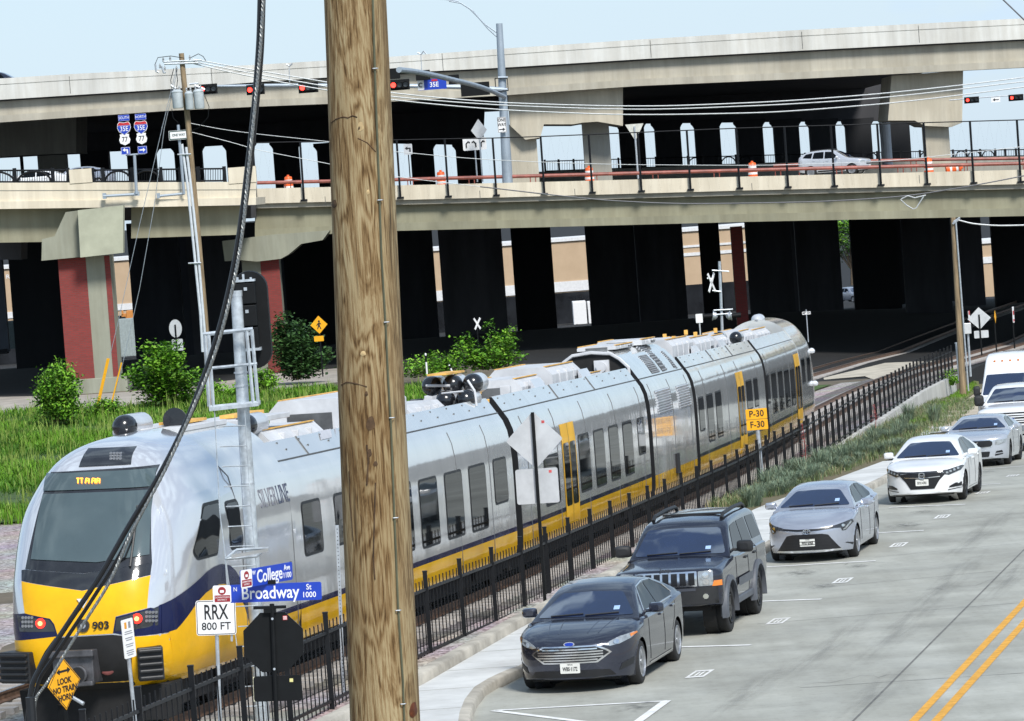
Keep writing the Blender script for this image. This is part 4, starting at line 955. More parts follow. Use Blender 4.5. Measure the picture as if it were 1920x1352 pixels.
def door(c, pts, wins=True):
    poly = square_up(pxpoly(c, pts, 'y')); x0, x1 = poly[0][0], poly[1][0]; z0, z1 = poly[2][1], poly[0][1]; z0 = .45
    d = decal(c.bvh, [(x0, z0), (x1, z0), (x1, z1), (x0, z1)], 'y', c.sign, .012, .35, 'door', TYEL, c.o)
    xm = (x0+x1)/2
    for a, e in ((x0+.10, xm-.07), (xm+.07, x1-.10)):
        decal(c.bvh, rounded([(a, 1.15), (e, 1.15), (e, z1-.42), (a, z1-.42)], .1), 'y', c.sign, .018, .3, 'door_window', TGLS, d)
    decal(c.bvh, [(xm-.012, z0), (xm+.012, z0), (xm+.012, z1), (xm-.012, z1)], 'y', c.sign, .019, .3, 'door_gap', RUB, d)
def seam(c, x0, x1, y=1.155, z=3.488):
    b = MB(); b.tube([(x0, c.sign*y, z), (x1, c.sign*y, z)], .012, 5); b.build('roof_seam', SEAM, c.o)
def panel_seams(c, xs, z1=3.3):
    for x in xs:
        b = MB(); b.tube([(x, c.sign*1.402, .6), (x, c.sign*1.403, 2.1), (x, c.sign*1.40, 2.5), (x, c.sign*1.378, 2.85), (x, c.sign*1.332, 3.12), (x, c.sign*1.25, 3.34)], .007, 4); b.build('panel_seam', SEAM, c.o)
C1 = make_car(SJ[0], SJ[1], 'cab'); C2 = make_car(SJ[1], SJ[2], 'mid'); CP = make_car(SJ[2], SJ[3], 'power', name='power_module'); C3 = make_car(SJ[3], SJ[4], 'mid'); C4 = make_car(SJ[4], SJ[5], 'cab', False)
# bellows
for c in (C2, CP, C3):
    b = MB(); p = [(.91*y, .97*z+.02) for y, z in PROF]+[(0, 3.74)]
    rows = [ring([(y*(1 if i % 2 else .95), z) for y, z in p], c.L-.34+.68*i/6) for i in range(7)]
    b.grid(rows); o = b.build('gangway_bellows', RUB, tr); m = wm(tr).inverted() @ c.M; o.location, o.rotation_euler = m.to_translation(), m.to_euler()
b = MB(); p = [(.9*y, .97*z+.02) for y, z in PROF]+[(0, 3.78)]
b.grid([ring([(y*(1 if i % 2 else .97), z) for y, z in p], C3.L*0-.26+.52*i/6) for i in range(7)]); o = b.build('gangway_bellows', RUB, tr); m = wm(tr).inverted() @ C3.M; o.location, o.rotation_euler = m.to_translation(), m.to_euler()
# white cab shell, windscreen and front panels (front view decals on the nose)
nose_side = [(L1-.0, 0)]
dec(C1, [(41, 1069), (48, 1068), (158, 1076), (285, 1055), (282, 1078), (155, 1107), (41, 1089)], 'x', MASK, 'black_mask', .008, .1)
dec(C1, [(41, 1090), (155, 1108), (282, 1079), (276, 1140), (217, 1156), (212, 1188), (108, 1194), (102, 1170), (94, 1160), (47, 1150)], 'x', TYEL, 'yellow_front', .009, .1)
dec(C1, [(92, 881), (300, 871), (285, 1055), (158, 1075), (48, 1067)], 'x', MASK, 'windscreen_surround', .010, .1)
ws = dec(C1, [(82, 927), (289, 918), (280, 1040), (181, 1055), (59, 1049)], 'x', WGLS, 'windscreen', .024, .08)
dst = dec(C1, [(90, 888), (293, 878), (289, 912), (83, 921)], 'x', WGLS, 'destination_window', .024, .08)
rl = dec(C1, [(166, 841), (257, 837), (246, 871), (148, 876)], 'x', MASK, 'roof_lamp_panel', .010, .08)
def at_hit(c, x, y, off=.02):
    h = hit(c, x, y); d = (c.Mi @ CAM-h).normalized(); return h+d*off
def lamps(c, x0, y0, x1, y1, nx, nz, r, m, name, parent):
    b = MB()
    for i in range(nx):
        for j in range(nz):
            p = at_hit(c, x0+(x1-x0)*i/max(1, nx-1), y0+(y1-y0)*j/max(1, nz-1), .022); b.cyl(p-Vector((.02, 0, 0)), p+Vector((.012, 0, 0)), r, 12)
    return b.build(name, m, parent)
lamps(C1, 208, 850, 226, 860, 4, 3, .022, LEDW, 'roof_lamp_led_dots', C1.o)
b = MB()
for k, (x, w_) in enumerate(((146, 5), (153, 5), (160, 7), (172, 7), (181, 6))):
    segs = [((0, .0), (0, 1))] if w_ == 5 else [((0, 0), (.2, 1)), ((.2, 1), (1, .9)), ((1, .9), (.9, 0)), ((.2, .5), (.9, .5))]
    if w_ == 5: segs += [((-.5, 1), (.5, 1))]
    for (a0, a1), (c0, c1) in segs: b.tube([at_hit(C1, x+a0*w_, 906-a1*9, .05), at_hit(C1, x+c0*w_, 906-c1*9, .05)], .010, 5)
b.build('destination_text', AMBL, C1.o)
# navy swoosh: front corner by front view, then along the side
dec(C1, [(212, 1187), (217, 1157), (276, 1141), (306, 1132), (318, 1126), (318, 1185), (252, 1193)], 'x', TBLU, 'navy_front', .010, .1)
dec(C1, [(24, 1147), (47, 1150), (94, 1160), (102, 1170), (109, 1193), (30, 1200)], 'x', TBLU, 'navy_front', .010, .1)
dec(C1, [(302, 1134), (350, 1105), (387, 1072), (400, 1063), (415, 1057), (430, 1060), (440, 1069), (448, 1082), (456, 1102), (464, 1130), (476, 1158), (476, 1180), (466, 1166), (457, 1134), (448, 1117), (440, 1106), (430, 1097), (420, 1094), (410, 1095), (400, 1100), (385, 1111), (370, 1127), (330, 1180), (302, 1188)], 'y', TBLU, 'navy_swoosh', .012, .1)
dec(C1, [(316, 1185), (370, 1128), (385, 1112), (400, 1101), (410, 1096), (420, 1095), (430, 1098), (440, 1107), (448, 1118), (457, 1135), (466, 1167), (474, 1190), (474, 1230), (316, 1266)], 'y', TYEL, 'yellow_swoosh', .009, .1)
dec(C1, [(250, 1194), (312, 1188), (332, 1181), (332, 1262), (300, 1280), (256, 1284)], 'x', TYEL, 'yellow_bumper', .009, .1)
dec(C1, [(33, 1153), (92, 1162), (100, 1172), (104, 1184), (38, 1184)], 'x', MASK, 'lamp_housing', .014, .1)
dec(C1, [(219, 1160), (272, 1145), (297, 1138), (296, 1172), (250, 1181), (216, 1184)], 'x', MASK, 'lamp_housing', .014, .1)
lamps(C1, 43, 1158, 60, 1174, 4, 3, .022, LEDW, 'headlight_led_dots', C1.o); lamps(C1, 275, 1148, 293, 1164, 4, 3, .022, LEDW, 'headlight_led_dots', C1.o)
for x, y in ((76, 1169), (257, 1160)):
    o = lamps(C1, x, y, x, y, 1, 1, .075, REDL, 'tail_lamp', C1.o); lamps(C1, x, y, x, y, 1, 1, .035, REDC, 'tail_lamp_core', o).location = (.015, 0, 0)
p = at_hit(C1, 157, 1173, .01); b = MB(); b.cyl(p, p+Vector((.03, 0, 0)), .095, 24); em = b.build('round_emblem', MASK, C1.o); b = MB(); b.cyl(p+Vector((.02, 0, 0)), p+Vector((.04, 0, 0)), .04, 16); b.build('emblem_boss', STEEL, em)
p = at_hit(C1, 190, 1173, .015); FX = Matrix(((0, 0, 1, 0), (1, 0, 0, 0), (0, 1, 0, 0), (0, 0, 0, 1)))
text('903', .155, BLACKT, 'fleet_number', C1.o, Matrix.Translation(p+Vector((.02, 0, 0))) @ Matrix.Rotation(R(6), 4, 'Z') @ FX, 1.1, .004)
p = at_hit(C1, 150, 1140, .015); text('D', .07, BLACKT, 'operator_mark', C1.o, Matrix.Translation(p+Vector((.02, 0, 0))) @ FX, 1.1, .002)
p = at_hit(C1, 156, 1130, .012); b = MB(); b.prism([(-.09, .06), (.09, .06), (0, -.08)], 0, .02, 'x', Matrix.Translation(p)); b.build('front_badge', WHITE, C1.o)
dec(C1, [(28, 1200), (108, 1193), (84, 1226), (74, 1292), (40, 1292)], 'x', TYEL, 'yellow_bumper', .009, .1)
# recess, coupler, bumpers
dec(C1, [(103, 1196), (212, 1190), (250, 1194), (254, 1283), (246, 1296), (70, 1296), (66, 1260), (84, 1222)], 'x', UNDER, 'coupler_recess', .012, .1)
cp = MB(); cy, cz = pxpoly(C1, [(150, 1248)], 'x')[0]; X0 = L1+.02
cp.b2((X0-.5, cy-.32, cz-.25), (X0+.22, cy+.30, cz+.24)); cp.b2((X0+.2, cy-.36, cz+.16), (X0+.32, cy+.34, cz+.26)); cp.b2((X0+.2, cy-.36, cz-.27), (X0+.30, cy+.30, cz-.2)); cp.cyl((X0+.2, cy+.08, cz-.10), (X0+.30, cy+.08, cz-.10), .14, 20)
cpo = cp.build('coupler', mat('coupler_steel', (.13, .13, .14), .5, .5, .3, 5), C1.o, bevel=.015)
b = MB(); b.cyl((X0+.305, cy+.08, cz-.10), (X0+.309, cy+.08, cz-.10), .11, 20); b.build('coupler_cone', UNDER, cpo)
b = MB(); b.cyl((X0-.25, cy+.40, cz-.02), (X0-.1, cy+.40, cz-.02), .15, 20); b.build('red_air_bag', mat('faded_red_rubber', (.20, .06, .055), .7, 0, .1), cpo, bevel=.03)
b = MB(); b.tube([(X0+.1, cy, cz-.25), (X0+.3, cy-.06, cz-.4), (X0+.35, cy+.16, cz-.52)], .03, 8); b.build('air_hose', STEEL, cpo)
for pts in ([(260, 1215), (314, 1207), (320, 1266), (264, 1272)], [(22, 1226), (66, 1222), (71, 1278), (26, 1282)]):
    q = pxpoly(C1, pts, 'x'); y0, y1 = min(p[0] for p in q), max(p[0] for p in q); z0, z1 = min(p[1] for p in q), max(p[1] for p in q)
    xh = max(C1.bvh.ray_cast(Vector((60, (y0+y1)/2+s*.15, (z0+z1)/2)), Vector((-1, 0, 0)))[0].x for s in (-1, 1))
    b = MB(); n = 10; prof_ = []
    yaw = Matrix.Translation((xh-.06, (y0+y1)/2, (z0+z1)/2)) @ Matrix.Rotation(R(22 if y0 > 0 else -22), 4, 'Z')
    hw, hh = (y1-y0)/2, (z1-z0)/2
    b.box((.0, 0, 0), (.3, 2*hw, 2*hh), yaw)
    for i in range(5): b.box((.17, 0, -hh+hh*2*(i+.5)/5), (.08, 2*hw*.94, hh*2/5*.55), yaw)
    b.build('buffer_block', mat('buffer_black', (.018, .019, .021), .5, 0, .2), C1.o, bevel=.02)
# plough under the nose
b = MB(); b.prism([(-1.1, .08), (1.1, .08), (1.15, .60), (-1.15, .60)], L1-1.2, L1-.45, 'x'); b.build('rail_guard', UNDER, C1.o)
# wiper
b = MB(); w0 = at_hit(C1, 252, 1000, .05); w1 = at_hit(C1, 244, 1062, .05); w2 = at_hit(C1, 215, 1056, .05); b.tube([at_hit(C1, 258, 948, .05), w0, w1], .018, 5); b.tube([w0, at_hit(C1, 234, 1045, .05), w2], .015, 5); b.build('wiper', RUB, C1.o)
# cab side
window(C1, [(379, 944), (410, 936), (408, 1041), (369, 1051), (360, 1036)], False, r=.08); window(C1, [(425, 938), (447, 934), (454, 1028), (425, 1033)], r=.14)
for w4 in ([(562, 942), (598, 932), (608, 1031), (572, 1047)], [(623, 926), (660, 917), (668, 1012), (632, 1026)], [(690, 918), (726, 911), (734, 1045), (700, 1060)], [(734, 908), (770, 902), (778, 1030), (744, 1045)], [(781, 899), (818, 892), (826, 1016), (794, 1033)], [(830, 887), (864, 879), (873, 1001), (841, 1015)], [(876, 874), (908, 867), (917, 989), (886, 1000)], [(922, 861), (948, 855), (953, 938), (929, 950)]): window(C1, w4)
b = MB(); b.tube([(L1-3.9+.0, 1.403, 1.1), (L1-3.9, 1.403, 2.5), (L1-3.9, 1.36, 3.0), (L1-3.9, 1.25, 3.44), (L1-3.9, 1.0, 3.72), (L1-3.9, .6, 3.9)], .011, 5); b.build('cab_joint', SEAM, C1.o)
SIDE = Matrix(((-1, 0, 0, 0), (0, -.164, .986, 0), (0, .986, .164, 0), (0, 0, 0, 1)))
print('LN', end=' ')
p1, p2, p3 = hit(C1, 486, 938), hit(C1, 520, 930), hit(C1, 545, 924)
ln = abs(p3.x-p1.x); print(ln, p1.z, p3.z); ds = Matrix.Translation((p1.x, 1.364, p1.z)) @ SIDE
GREYT = mat('grey_lettering', (.18, .18, .21), .5, 0, 0)
t1 = text('SILVER', .43, GREYT, 'line_name', C1.o, ds, .56*ln/1.30, .0, align='LEFT'); wd1 = max(v.co.x for v in t1.data.vertices)-min(v.co.x for v in t1.data.vertices)
text('LINE', .43, TBLU, 'line_name', C1.o, Matrix.Translation((p1.x-wd1-.05, 1.364, p1.z)) @ SIDE, .56*ln/1.30, .002, align='LEFT')
panel_seams(C1, (2.4, 5.2, 9.2, 13.0, 16.9)); panel_seams(C2, (1.2, 5.0, 9.0, 12.6, 16.0)); panel_seams(CP, (.9, 4.0, 7.2)); panel_seams(C3, (2.2, 6.5, 9.4, 14.2)); panel_seams(C4, (1.0, 8.4, 13.0))
weather(LIV, .25, 1.6, (1.6, 1, .12), .36, .5, (.66, .64, .58), .18); weather(LIVP, .3, 1.6, (1.6, 1, .12), .36, .5, (.66, .64, .58), .2)
# roof details of the first car
seam(C1, .3, L1-4.0)
for q in ([(547, 792), (581, 784), (622, 821), (601, 826)], [(586, 783), (615, 777), (640, 800), (630, 819)]):
    dec(C1, q, 'z', mat('roof_hatch_grey', (.50, .50, .53), .4, .1, .08), 'roof_hatch', .012, .15)
def ticks(c, n, x0, x1):
    b = MB()
    for i in range(n):
        x = x0+(x1-x0)*i/(n-1)
        for yy, zz in ((1.05, 3.635), (.965, 3.755)): b.box((x+(.25 if yy < 1 else 0), c.sign*yy, zz), (.035, .02, .03))
    b.build('roof_brackets', SEAM, c.o)
ticks(C1, 12, 1.0, L1-8); ticks(C2, 10, 1, C2.L-1); ticks(C3, 9, 1, C3.L-1)
seam(C2, .25, C2.L-.25); seam(CP, .25, CP.L-.25); seam(C3, .25, C3.L-.25); seam(C4, .25, C4.L-4)
for c in (C1, C2, C3): # vertical gaps in the fairing
    b = MB()
    for x in (c.L*.35, c.L*.62): b.tube([(x, 1.155, 3.485), (x, 1.085, 3.585), (x, 1.005, 3.705), (x, .935, 3.805)], .012, 4)
    b.build('fairing_gap', SEAM, c.o)
# second car
window(C2, [(1018, 862), (1045, 842), (1052, 941), (1025, 951)]); door(C2, [(1049, 795), (1075, 790), (1085, 950), (1060, 965)])
for w4 in ([(1082, 814), (1104, 811), (1110, 917), (1090, 925)], [(1111, 806), (1131, 803), (1138, 909), (1119, 914)], [(1139, 799), (1157, 795), (1165, 897), (1147, 903)], [(1193, 784), (1207, 781), (1211, 850), (1198, 855)]): window(C2, w4)
window(C2, [(1165, 791), (1184, 787), (1190, 888), (1173, 893)])
# power module
def louvre(c, pts, n, axis='y', name='louvre'):
    poly = square_up(pxpoly(c, pts, 'y')); x0, x1, z0, z1 = poly[0][0], poly[1][0], poly[2][1], poly[0][1]
    o = decal(c.bvh, [(x0, z0), (x1, z0), (x1, z1), (x0, z1)], 'y', c.sign, .006, .3, name, ROOFD, c.o)
    b = MB()
    for i in range(n):
        z = z0+(z1-z0)*(i+.5)/n; h = c.bvh.ray_cast(Vector((x0*.5+x1*.5, 60*c.sign, z)), Vector((0, -c.sign, 0)))[0]
        b.box((0, 0, 0), (x1-x0-.06, .05, (z1-z0)/n*.62), Matrix.Translation(((x0+x1)/2, h.y+c.sign*.01, z)) @ Matrix.Rotation(R(-25*c.sign), 4, 'X'))
    b.build('slats', TSIL, o)
louvre(CP, [(1228, 732), (1256, 726), (1257, 771), (1232, 777)], 9); louvre(CP, [(1268, 723), (1294, 718), (1296, 761), (1272, 766)], 9)
for q, n in (([(1196, 668), (1211, 665), (1237, 698), (1223, 701)], 0), ([(1193, 651), (1205, 650), (1251, 694), (1243, 697)], 0), ([(1238, 659), (1250, 656), (1277, 686), (1264, 690)], 0)):
    poly = pxpoly(CP, q, 'z'); g_ = decal(CP.bvh, poly, 'z', 1, .01, .15, 'roof_grille', ROOFD, CP.o)
    xs = [p[0] for p in poly]; x0, x1 = sorted(xs)[0]*.5+sorted(xs)[1]*.5, sorted(xs)[2]*.5+sorted(xs)[3]*.5; ysr = [p[1] for p in poly]; b = MB()
    for i in range(11):
        yv = min(ysr)+(max(ysr)-min(ysr))*(i+.5)/11; h = CP.bvh.ray_cast(Vector(((x0+x1)/2, yv, 60)), Vector((0, 0, -1)))[0]; b.box((h.x, h.y, h.z+.012), (abs(x1-x0), (max(ysr)-min(ysr))/11*.4, .03))
    b.build('grille_bars', TSIL, g_)
b = MB(); b.box((CP.L*.5, 1.41, 1.15), (.5, .08, .5)); b.build('door_latch', UNDER, CP.o)
fr = MB(); fr.prism([(-.9, 3.45), (.9, 3.45), (.88, 3.80), (.66, 4.02), (.46, 4.14), (-.46, 4.14), (-.66, 4.02), (-.88, 3.80)], CP.L-.29, CP.L-.26, 'x'); fo = fr.build('engine_bay_opening', UNDER, CP.o)
b = MB(); b.cyl((CP.L-.2, .25, 3.85), (CP.L-.08, .25, 3.85), .13, 18); b.b2((CP.L-.26, .06, 3.66), (CP.L-.16, .44, 4.02)); b.build('fan_unit', ROOFW, CP.o)
for s in (-1, 1):
    b = MB(); b.tube([(CP.L-.2, s*.92, 3.5), (CP.L-.2, s*.92, 3.80), (CP.L-.2, s*.71, 4.02), (CP.L-.2, s*.48, 4.17), (CP.L-.2, 0, 4.22)], .045, 6); b.build('bay_frame', ROOFW, CP.o)
# third car, fourth car
for w4 in ([(1308, 745), (1318, 742), (1323, 806), (1313, 811)], [(1323, 739), (1336, 736), (1341, 826), (1330, 830)], [(1340, 734), (1351, 731), (1357, 818), (1346, 821)], [(1397, 713), (1408, 711), (1413, 766), (1402, 769)], [(1411, 709), (1419, 707), (1424, 761), (1416, 764)]): window(C3, w4)
door(C3, [(1380, 698), (1393, 695), (1399, 830), (1386, 836)])
for w4 in ([(1433, 702), (1442, 700), (1445, 756), (1436, 759)], [(1445, 698), (1454, 696), (1459, 774), (1450, 776)], [(1457, 695), (1465, 693), (1472, 767), (1463, 771)], [(1469, 693), (1478, 691), (1483, 762), (1474, 766)], [(1480, 691), (1488, 689), (1493, 759), (1484, 761)], [(1501, 672), (1507, 671), (1511, 717), (1504, 721)], [(1512, 669), (1517, 668), (1521, 713), (1514, 717)]): window(C4, w4)
door(C4, [(1488, 664), (1497, 662), (1504, 770), (1494, 775)])
for x, y in ((1530, 655), (1525, 719)):
    h = hit(C4, x, y); b = MB(); b.lathe([(.02, -.1), (.10, -.07), (.12, 0), (.08, .07), (.02, .1)], 14, Matrix.Translation(h+Vector((0, -.06, 0)))); b.build('camera_pod', TWHT, C4.o, smooth=True)
# roof equipment
def unit(c, x0, x1, w, h, y=0, ye=True, z=3.46, sl=.18):
    b = MB(); b.grid([[(x, y-w/2, z), (x, y-w/2, z+h-sl), (x, y-w/2+sl, z+h), (x, y+w/2-sl, z+h), (x, y+w/2, z+h-sl), (x, y+w/2, z)] for x in (x0, x1)])
    for x in (x0, x1): b.add([(x, y-w/2, z), (x, y-w/2, z+h-sl), (x, y-w/2+sl, z+h), (x, y+w/2-sl, z+h), (x, y+w/2, z+h-sl), (x, y+w/2, z)], [tuple(range(6))])
    for i in range(1, 4):
        x = x0+(x1-x0)*i/4
        b.box((x, y, z+h*.5), (.04, w+.03, h*.7))
    o = b.build('roof_unit', ROOFW, c.o, bevel=.012)
    b = MB(); b.b2((min(x0, x1)+.06, y-w*.28, z+h*.15), (x1+.012, y+w*.28, z+h*.7)); b.b2((x0+.3, y+w/2-.02, z+h*.2), (x0+.9, y+w/2+.012, z+h*.55)); b.build('intake', ROOFD, o)
    if ye:
        for s in (-1, 1):
            b = MB(); b.b2((x0+.1, y+s*(w/2-sl)-.035, z+h+.002), (x1-.1, y+s*(w/2-sl)+.035, z+h+.02)); b.build('yellow_edge', YEDGE, o)
def tank(c, x, y, z, L=1.2, r=.2):
    b = MB(); n = 18; pr = [(.02, 0), (r*.55, .03), (r*.85, .09), (r, .2), (r, .3)]
    M = Matrix.Translation((x, y, z)) @ Matrix.Rotation(R(-90), 4, 'Y')
    b.lathe(pr, n, M); o = b.build('roof_tank', TANK, c.o, smooth=True)
    b = MB(); b.lathe([(r, .30), (r, L-.2), (r*.8, L-.08), (r*.3, L)], n, M); b.build('tank_shell', TSIL, o, smooth=True)
def strap(c, pts, r=.025): b = MB(); b.tube(pts, r, 6); b.build('roof_pipe', ROOFW, c.o)
L = L1
unit(C1, 12.2, 15.6, 1.5, .5); unit(C1, 6.2, 10.4, 1.5, .82); unit(C1, 2.6, 5.4, 1.3, .45, ye=False)
tank(C1, 19.8, -.45, 4.30, 1.3, .19); b = MB(); b.b2((17.0, -.75, 4.16), (19.3, .45, 4.24)); b.build('roof_tray', ROOFW, C1.o, bevel=.01)
b = MB(); b.b2((17.3, -.2, 4.255), (18.6, .2, 4.30)); b.build('yellow_walkway', YEDGE, C1.o)
b = MB(); b.lathe([(.06, 0), (.10, .1), (.19, .2), (.2, .26), (.05, .27)], 18, Matrix.Translation((18.5, .12, 4.33)) @ Matrix.Rotation(R(90), 4, 'Y')); b.build('air_horn', TANK, C1.o, smooth=True)
b = MB(); b.b2((13.6, -.6, 4.10), (16.4, .55, 4.19)); b.build('roof_tray', ROOFW, C1.o, bevel=.01); b = MB(); b.b2((13.8, -.1, 4.2), (15.6, .15, 4.26)); b.build('yellow_walkway', YEDGE, C1.o); tank(C1, 16.2, .45, 4.08, 1.2, .19)
for y in (.0, .44, .86): tank(C1, 1.3, y, 4.14, 1.0, .205)
for y in (.38, .80): tank(C1, 1.75, y, 3.84, 1.0, .20)
strap(C1, [(1.35, -.05, 4.16), (1.35, .45, 4.13)], .03); strap(C1, [(1.5, .86, 4.22), (1.55, 1.0, 4.0), (1.55, 1.02, 3.7)], .025); strap(C1, [(1.9, .4, 4.0), (1.9, .85, 4.02)], .02)
random.seed(3)
for i in range(16): b = MB(); b.box((random.uniform(.3, 2.2), random.uniform(-.5, .75), random.uniform(3.5, 3.8)), (random.uniform(.1, .4), random.uniform(.1, .25), random.uniform(.08, .25))); b.build('roof_pipe', random.choice((ROOFW, ROOFD, YEDGE, ROOFD)), C1.o, bevel=.01)
b = MB(); b.b2((.2, .1, 4.36), (1.8, .5, 4.40)); b.build('yellow_walkway', YEDGE, C1.o)
for i in range(12): b = MB(); b.box((C2.L-1.0-random.uniform(0, 3.2), random.uniform(-.6, .75), random.uniform(3.5, 3.95)), (random.uniform(.15, .6), random.uniform(.1, .35), random.uniform(.08, .3))); b.build('roof_pipe', random.choice((ROOFW, ROOFD, ROOFW, YEDGE)), C2.o, bevel=.01)
for c, spec in ((C2, [(5.6, 9.2, 1.5, .70), (9.9, 12.6, 1.4, .56), (1.6, 4.4, 1.4, .34)]), (C3, [(11.2, 15.4, 1.5, .80), (6.6, 10.6, 1.5, .72), (3.3, 5.8, 1.5, .66)]), (C4, [(1.0, 4.0, 1.5, .62), (5.0, 9.5, 1.5, .56)])):
    for x0, x1, w_, h_ in spec: unit(c, x0, x1, w_, h_)
for c in (C2, C3):
    for x in (5.0, 10.9): b = MB(); b.prism([(.80, 3.5), (.9, 3.5), (.9, 3.80), (.80, 3.98)], x, x+1.2, 'x'); b.build('side_cowl', TSIL, c.o)
tank(C3, 2.7, .34, 3.98, .9, .2); tank(C3, 1.4, .70, 3.92, .9, .2); tank(C4, C4.L-5.6, .0, 4.22, 1.4, .2)
unit(CP, 1.0, 3.4, 1.2, .14, 0, True, 4.25, .04); unit(CP, 4.2, 7.0, 1.0, .1, 0, True, 4.25, .03)
for x in (12.9, 8.4, 3.9):
    for y in (.45, -.45): b = MB(); b.box((x, y, 4.24), (.10, .10, .14)); b.build('yellow_lug', YEDGE, C3.o)
# ================================================================ VEHICLES
CHROME = mat('chrome_trim', (.72, .73, .75), .12, .95, .05, 6); AMBER = mat('amber_lens', (.75, .22, .03), .15, 0, .1, 8, coat=.6)
LENS = mat('clear_headlamp_lens', (.38, .41, .43), .10, .35, .25, 14, coat=.8); CGLS = mat('car_glass', (.006, .014, .050), .02, 0, .2, .8, coat=1.0, spec=1.0); CGLS.node_tree.nodes['Principled BSDF'].inputs['Coat IOR'].default_value = 2.6; SGLS = mat('side_glass', (.006, .008, .010), .03, 0, .2, .8, spec=.12)  # car glass: blue of the reflected sky tinted into the base colour
TYRE = mat('tyre_rubber', (.016, .016, .017), .8, 0, .2, 8); RIMS = mat('alloy_rim', (.42, .43, .45), .3, .75, .1, 6); RIMB = mat('black_rim', (.02, .02, .022), .3, .3, .1, 6)
GRB = mat('black_grille', (.010, .010, .012), .35, 0, .2, 12); TRIMB = mat('black_car_trim', (.016, .017, .019), .55, 0, .15, 8); PLATE = mat('licence_plate', (.70, .70, .66), .45, 0, .05)
STICK = mat('windscreen_sticker', (.35, .50, .75), .5, 0, .1); FOGM = mat('fog_lens', (.42, .43, .38), .15, .1, .1, 20, coat=.6); SPILL = mat('door_seam', (.01, .01, .011), .7, 0, 0)
def paint(name, c, metal=.35, rough=.22): return mat(name, c, rough, metal, .05, 1.2, coat=.8)
def make_vehicle(label, cat, name, S, M4):
    """S: measurements of the kind; local x runs forward, y to its left, z up; origin on the ground under the middle"""
    t = thing(name, label, cat, M4.to_translation(), group=S.get('group')); t.rotation_euler = M4.to_euler()
    L, W, hw = S['L'], S['W'], S['W']/2; X = lambda s: L/2-s
    top = smooth_tab(S['top']); bot = S['bot']; pm = S['paint']; fl, fnn = S.get('front', (.75, 2.6)); rl_, rn = S.get('rear', (.6, 2.8))
    def wd(s):
        w = hw
        if s < fl: w *= max(0, 1-(1-s/fl)**fnn)**(1/fnn)
        if s > L-rl_: w *= max(0, 1-(1-(L-s)/rl_)**rn)**(1/rn)
        return max(w, .02)
    ss = sorted({0.0, .004, .012, .025, .045, .07, .1, .14, .19, .25, .32} | {round(.38+.06*i, 3) for i in range(int((L-.7)/.06))} | {L-.25, L-.16, L-.09, L-.04, L-.015, L})
    cr = S.get('crown', .11); tum = S.get('side', .03)
    b = MB(); rows = []
    for s in ss:
        w, zt_, zb = wd(s), interp(top, s), interp(bot, s); k = min(1, (zt_-zb)/.5); c = cr*k*(1 if s < S['cowl'] else S.get('crown2', .6)); zsh = zt_-c
        half = [(0, zb), (w*.8, zb)]
        for i in range(11):
            f = i/10; z = zb+.02+(zsh-zb-.02)*f; y = w*(1-tum*1.6*abs(f-.55)**1.8-.03*(1-f)**6); half.append((y, z))
        y0 = half[-1][0]
        for a in (20, 45, 65, 80): half.append((y0*(math.cos(R(a))**.62), zsh+c*math.sin(R(a))**.9))
        half.append((0, zt_)); x = X(s)
        rows.append([(x, y, z) for y, z in half]+[(x, -y, z) for y, z in reversed(half[1:-1])])
    b.grid(rows, closed=True); b.add(rows[0], [tuple(range(len(rows[0])))]); b.add(rows[-1], [tuple(range(len(rows[0])))])
    roof = smooth_tab(S['roof']); r0, r1 = S['roof'][0][0], S['roof'][-1][0]; zr = max(z for _, z in S['roof']); wr = S['wr']
    rows = []; n = 56
    def gh(s):
        zb = interp(top, s)-.05; z1 = max(zb+.012, interp(roof, s)); wb = min(wd(s)*S.get('gb', .93), hw*.95); return zb, z1, wb
    for i in range(n+1):
        s = r0+(r1-r0)*i/n; zb, z1, wb = gh(s)
        half = []; rad = min(.10, (z1-zb)*.5)
        for f in (0, .25, .5, .75, 1): z = zb+(z1-rad-zb)*f; half.append((wb+(wr-wb)*(z-zb)/(zr-zb), z))
        y0 = half[-1][0]
        for a in (25, 50, 72): half.append((y0-rad*1.3*(1-math.cos(R(a))), z1-rad+rad*math.sin(R(a))))
        half.append((y0*.55, z1+.018)); half.append((0, z1+.03)); x = X(s)
        rows.append([(x, y, z) for y, z in half]+[(x, -y, z) for y, z in reversed(half[:-1])])
    b.grid(rows); b.add(rows[0], [tuple(range(len(rows[0])))]); b.add(rows[-1], [tuple(range(len(rows[0])))])
    # wheel openings
    ra, rw = S['arch'], S['wheel']; WX = [X(S['foh']), X(S['foh']+S['wb'])]
    vs = [list(p) for p in b.v]; ins = set()
    for i, p in enumerate(vs):
        if abs(p[1]) < hw*.55: continue
        for wx in WX:
            dx, dz = p[0]-wx, p[2]-rw
            if math.hypot(dx, dz) < ra: ins.add(i)
    keep = [(f, m) for f, m in zip(b.f, b.mi) if not all(i in ins for i in f)]
    for i in ins:
        p = vs[i]; wx = min(WX, key=lambda q: abs(q-p[0])); dx, dz = p[0]-wx, p[2]-rw; d = max(1e-4, math.hypot(dx, dz)); p[0] = wx+dx/d*ra; p[2] = rw+dz/d*ra
    b.v = [tuple(p) for p in vs]; b.f = [f for f, _ in keep]; b.mi = [m for _, m in keep]
    body = b.build('body', pm, t, smooth=True, angle=40); bv = bvh_of(body)
    q = MB()
    for wx in WX:
        for s in (-1, 1): q.cyl((wx, s*(hw-.42), rw+.02), (wx, s*(hw-.20), rw+.02), ra-.012, 28)
    q.b2((X(L-.35), -hw+.25, interp(bot, L/2)-.02), (X(.35), hw-.25, .5)); q.build('underbody', UNDER, t)
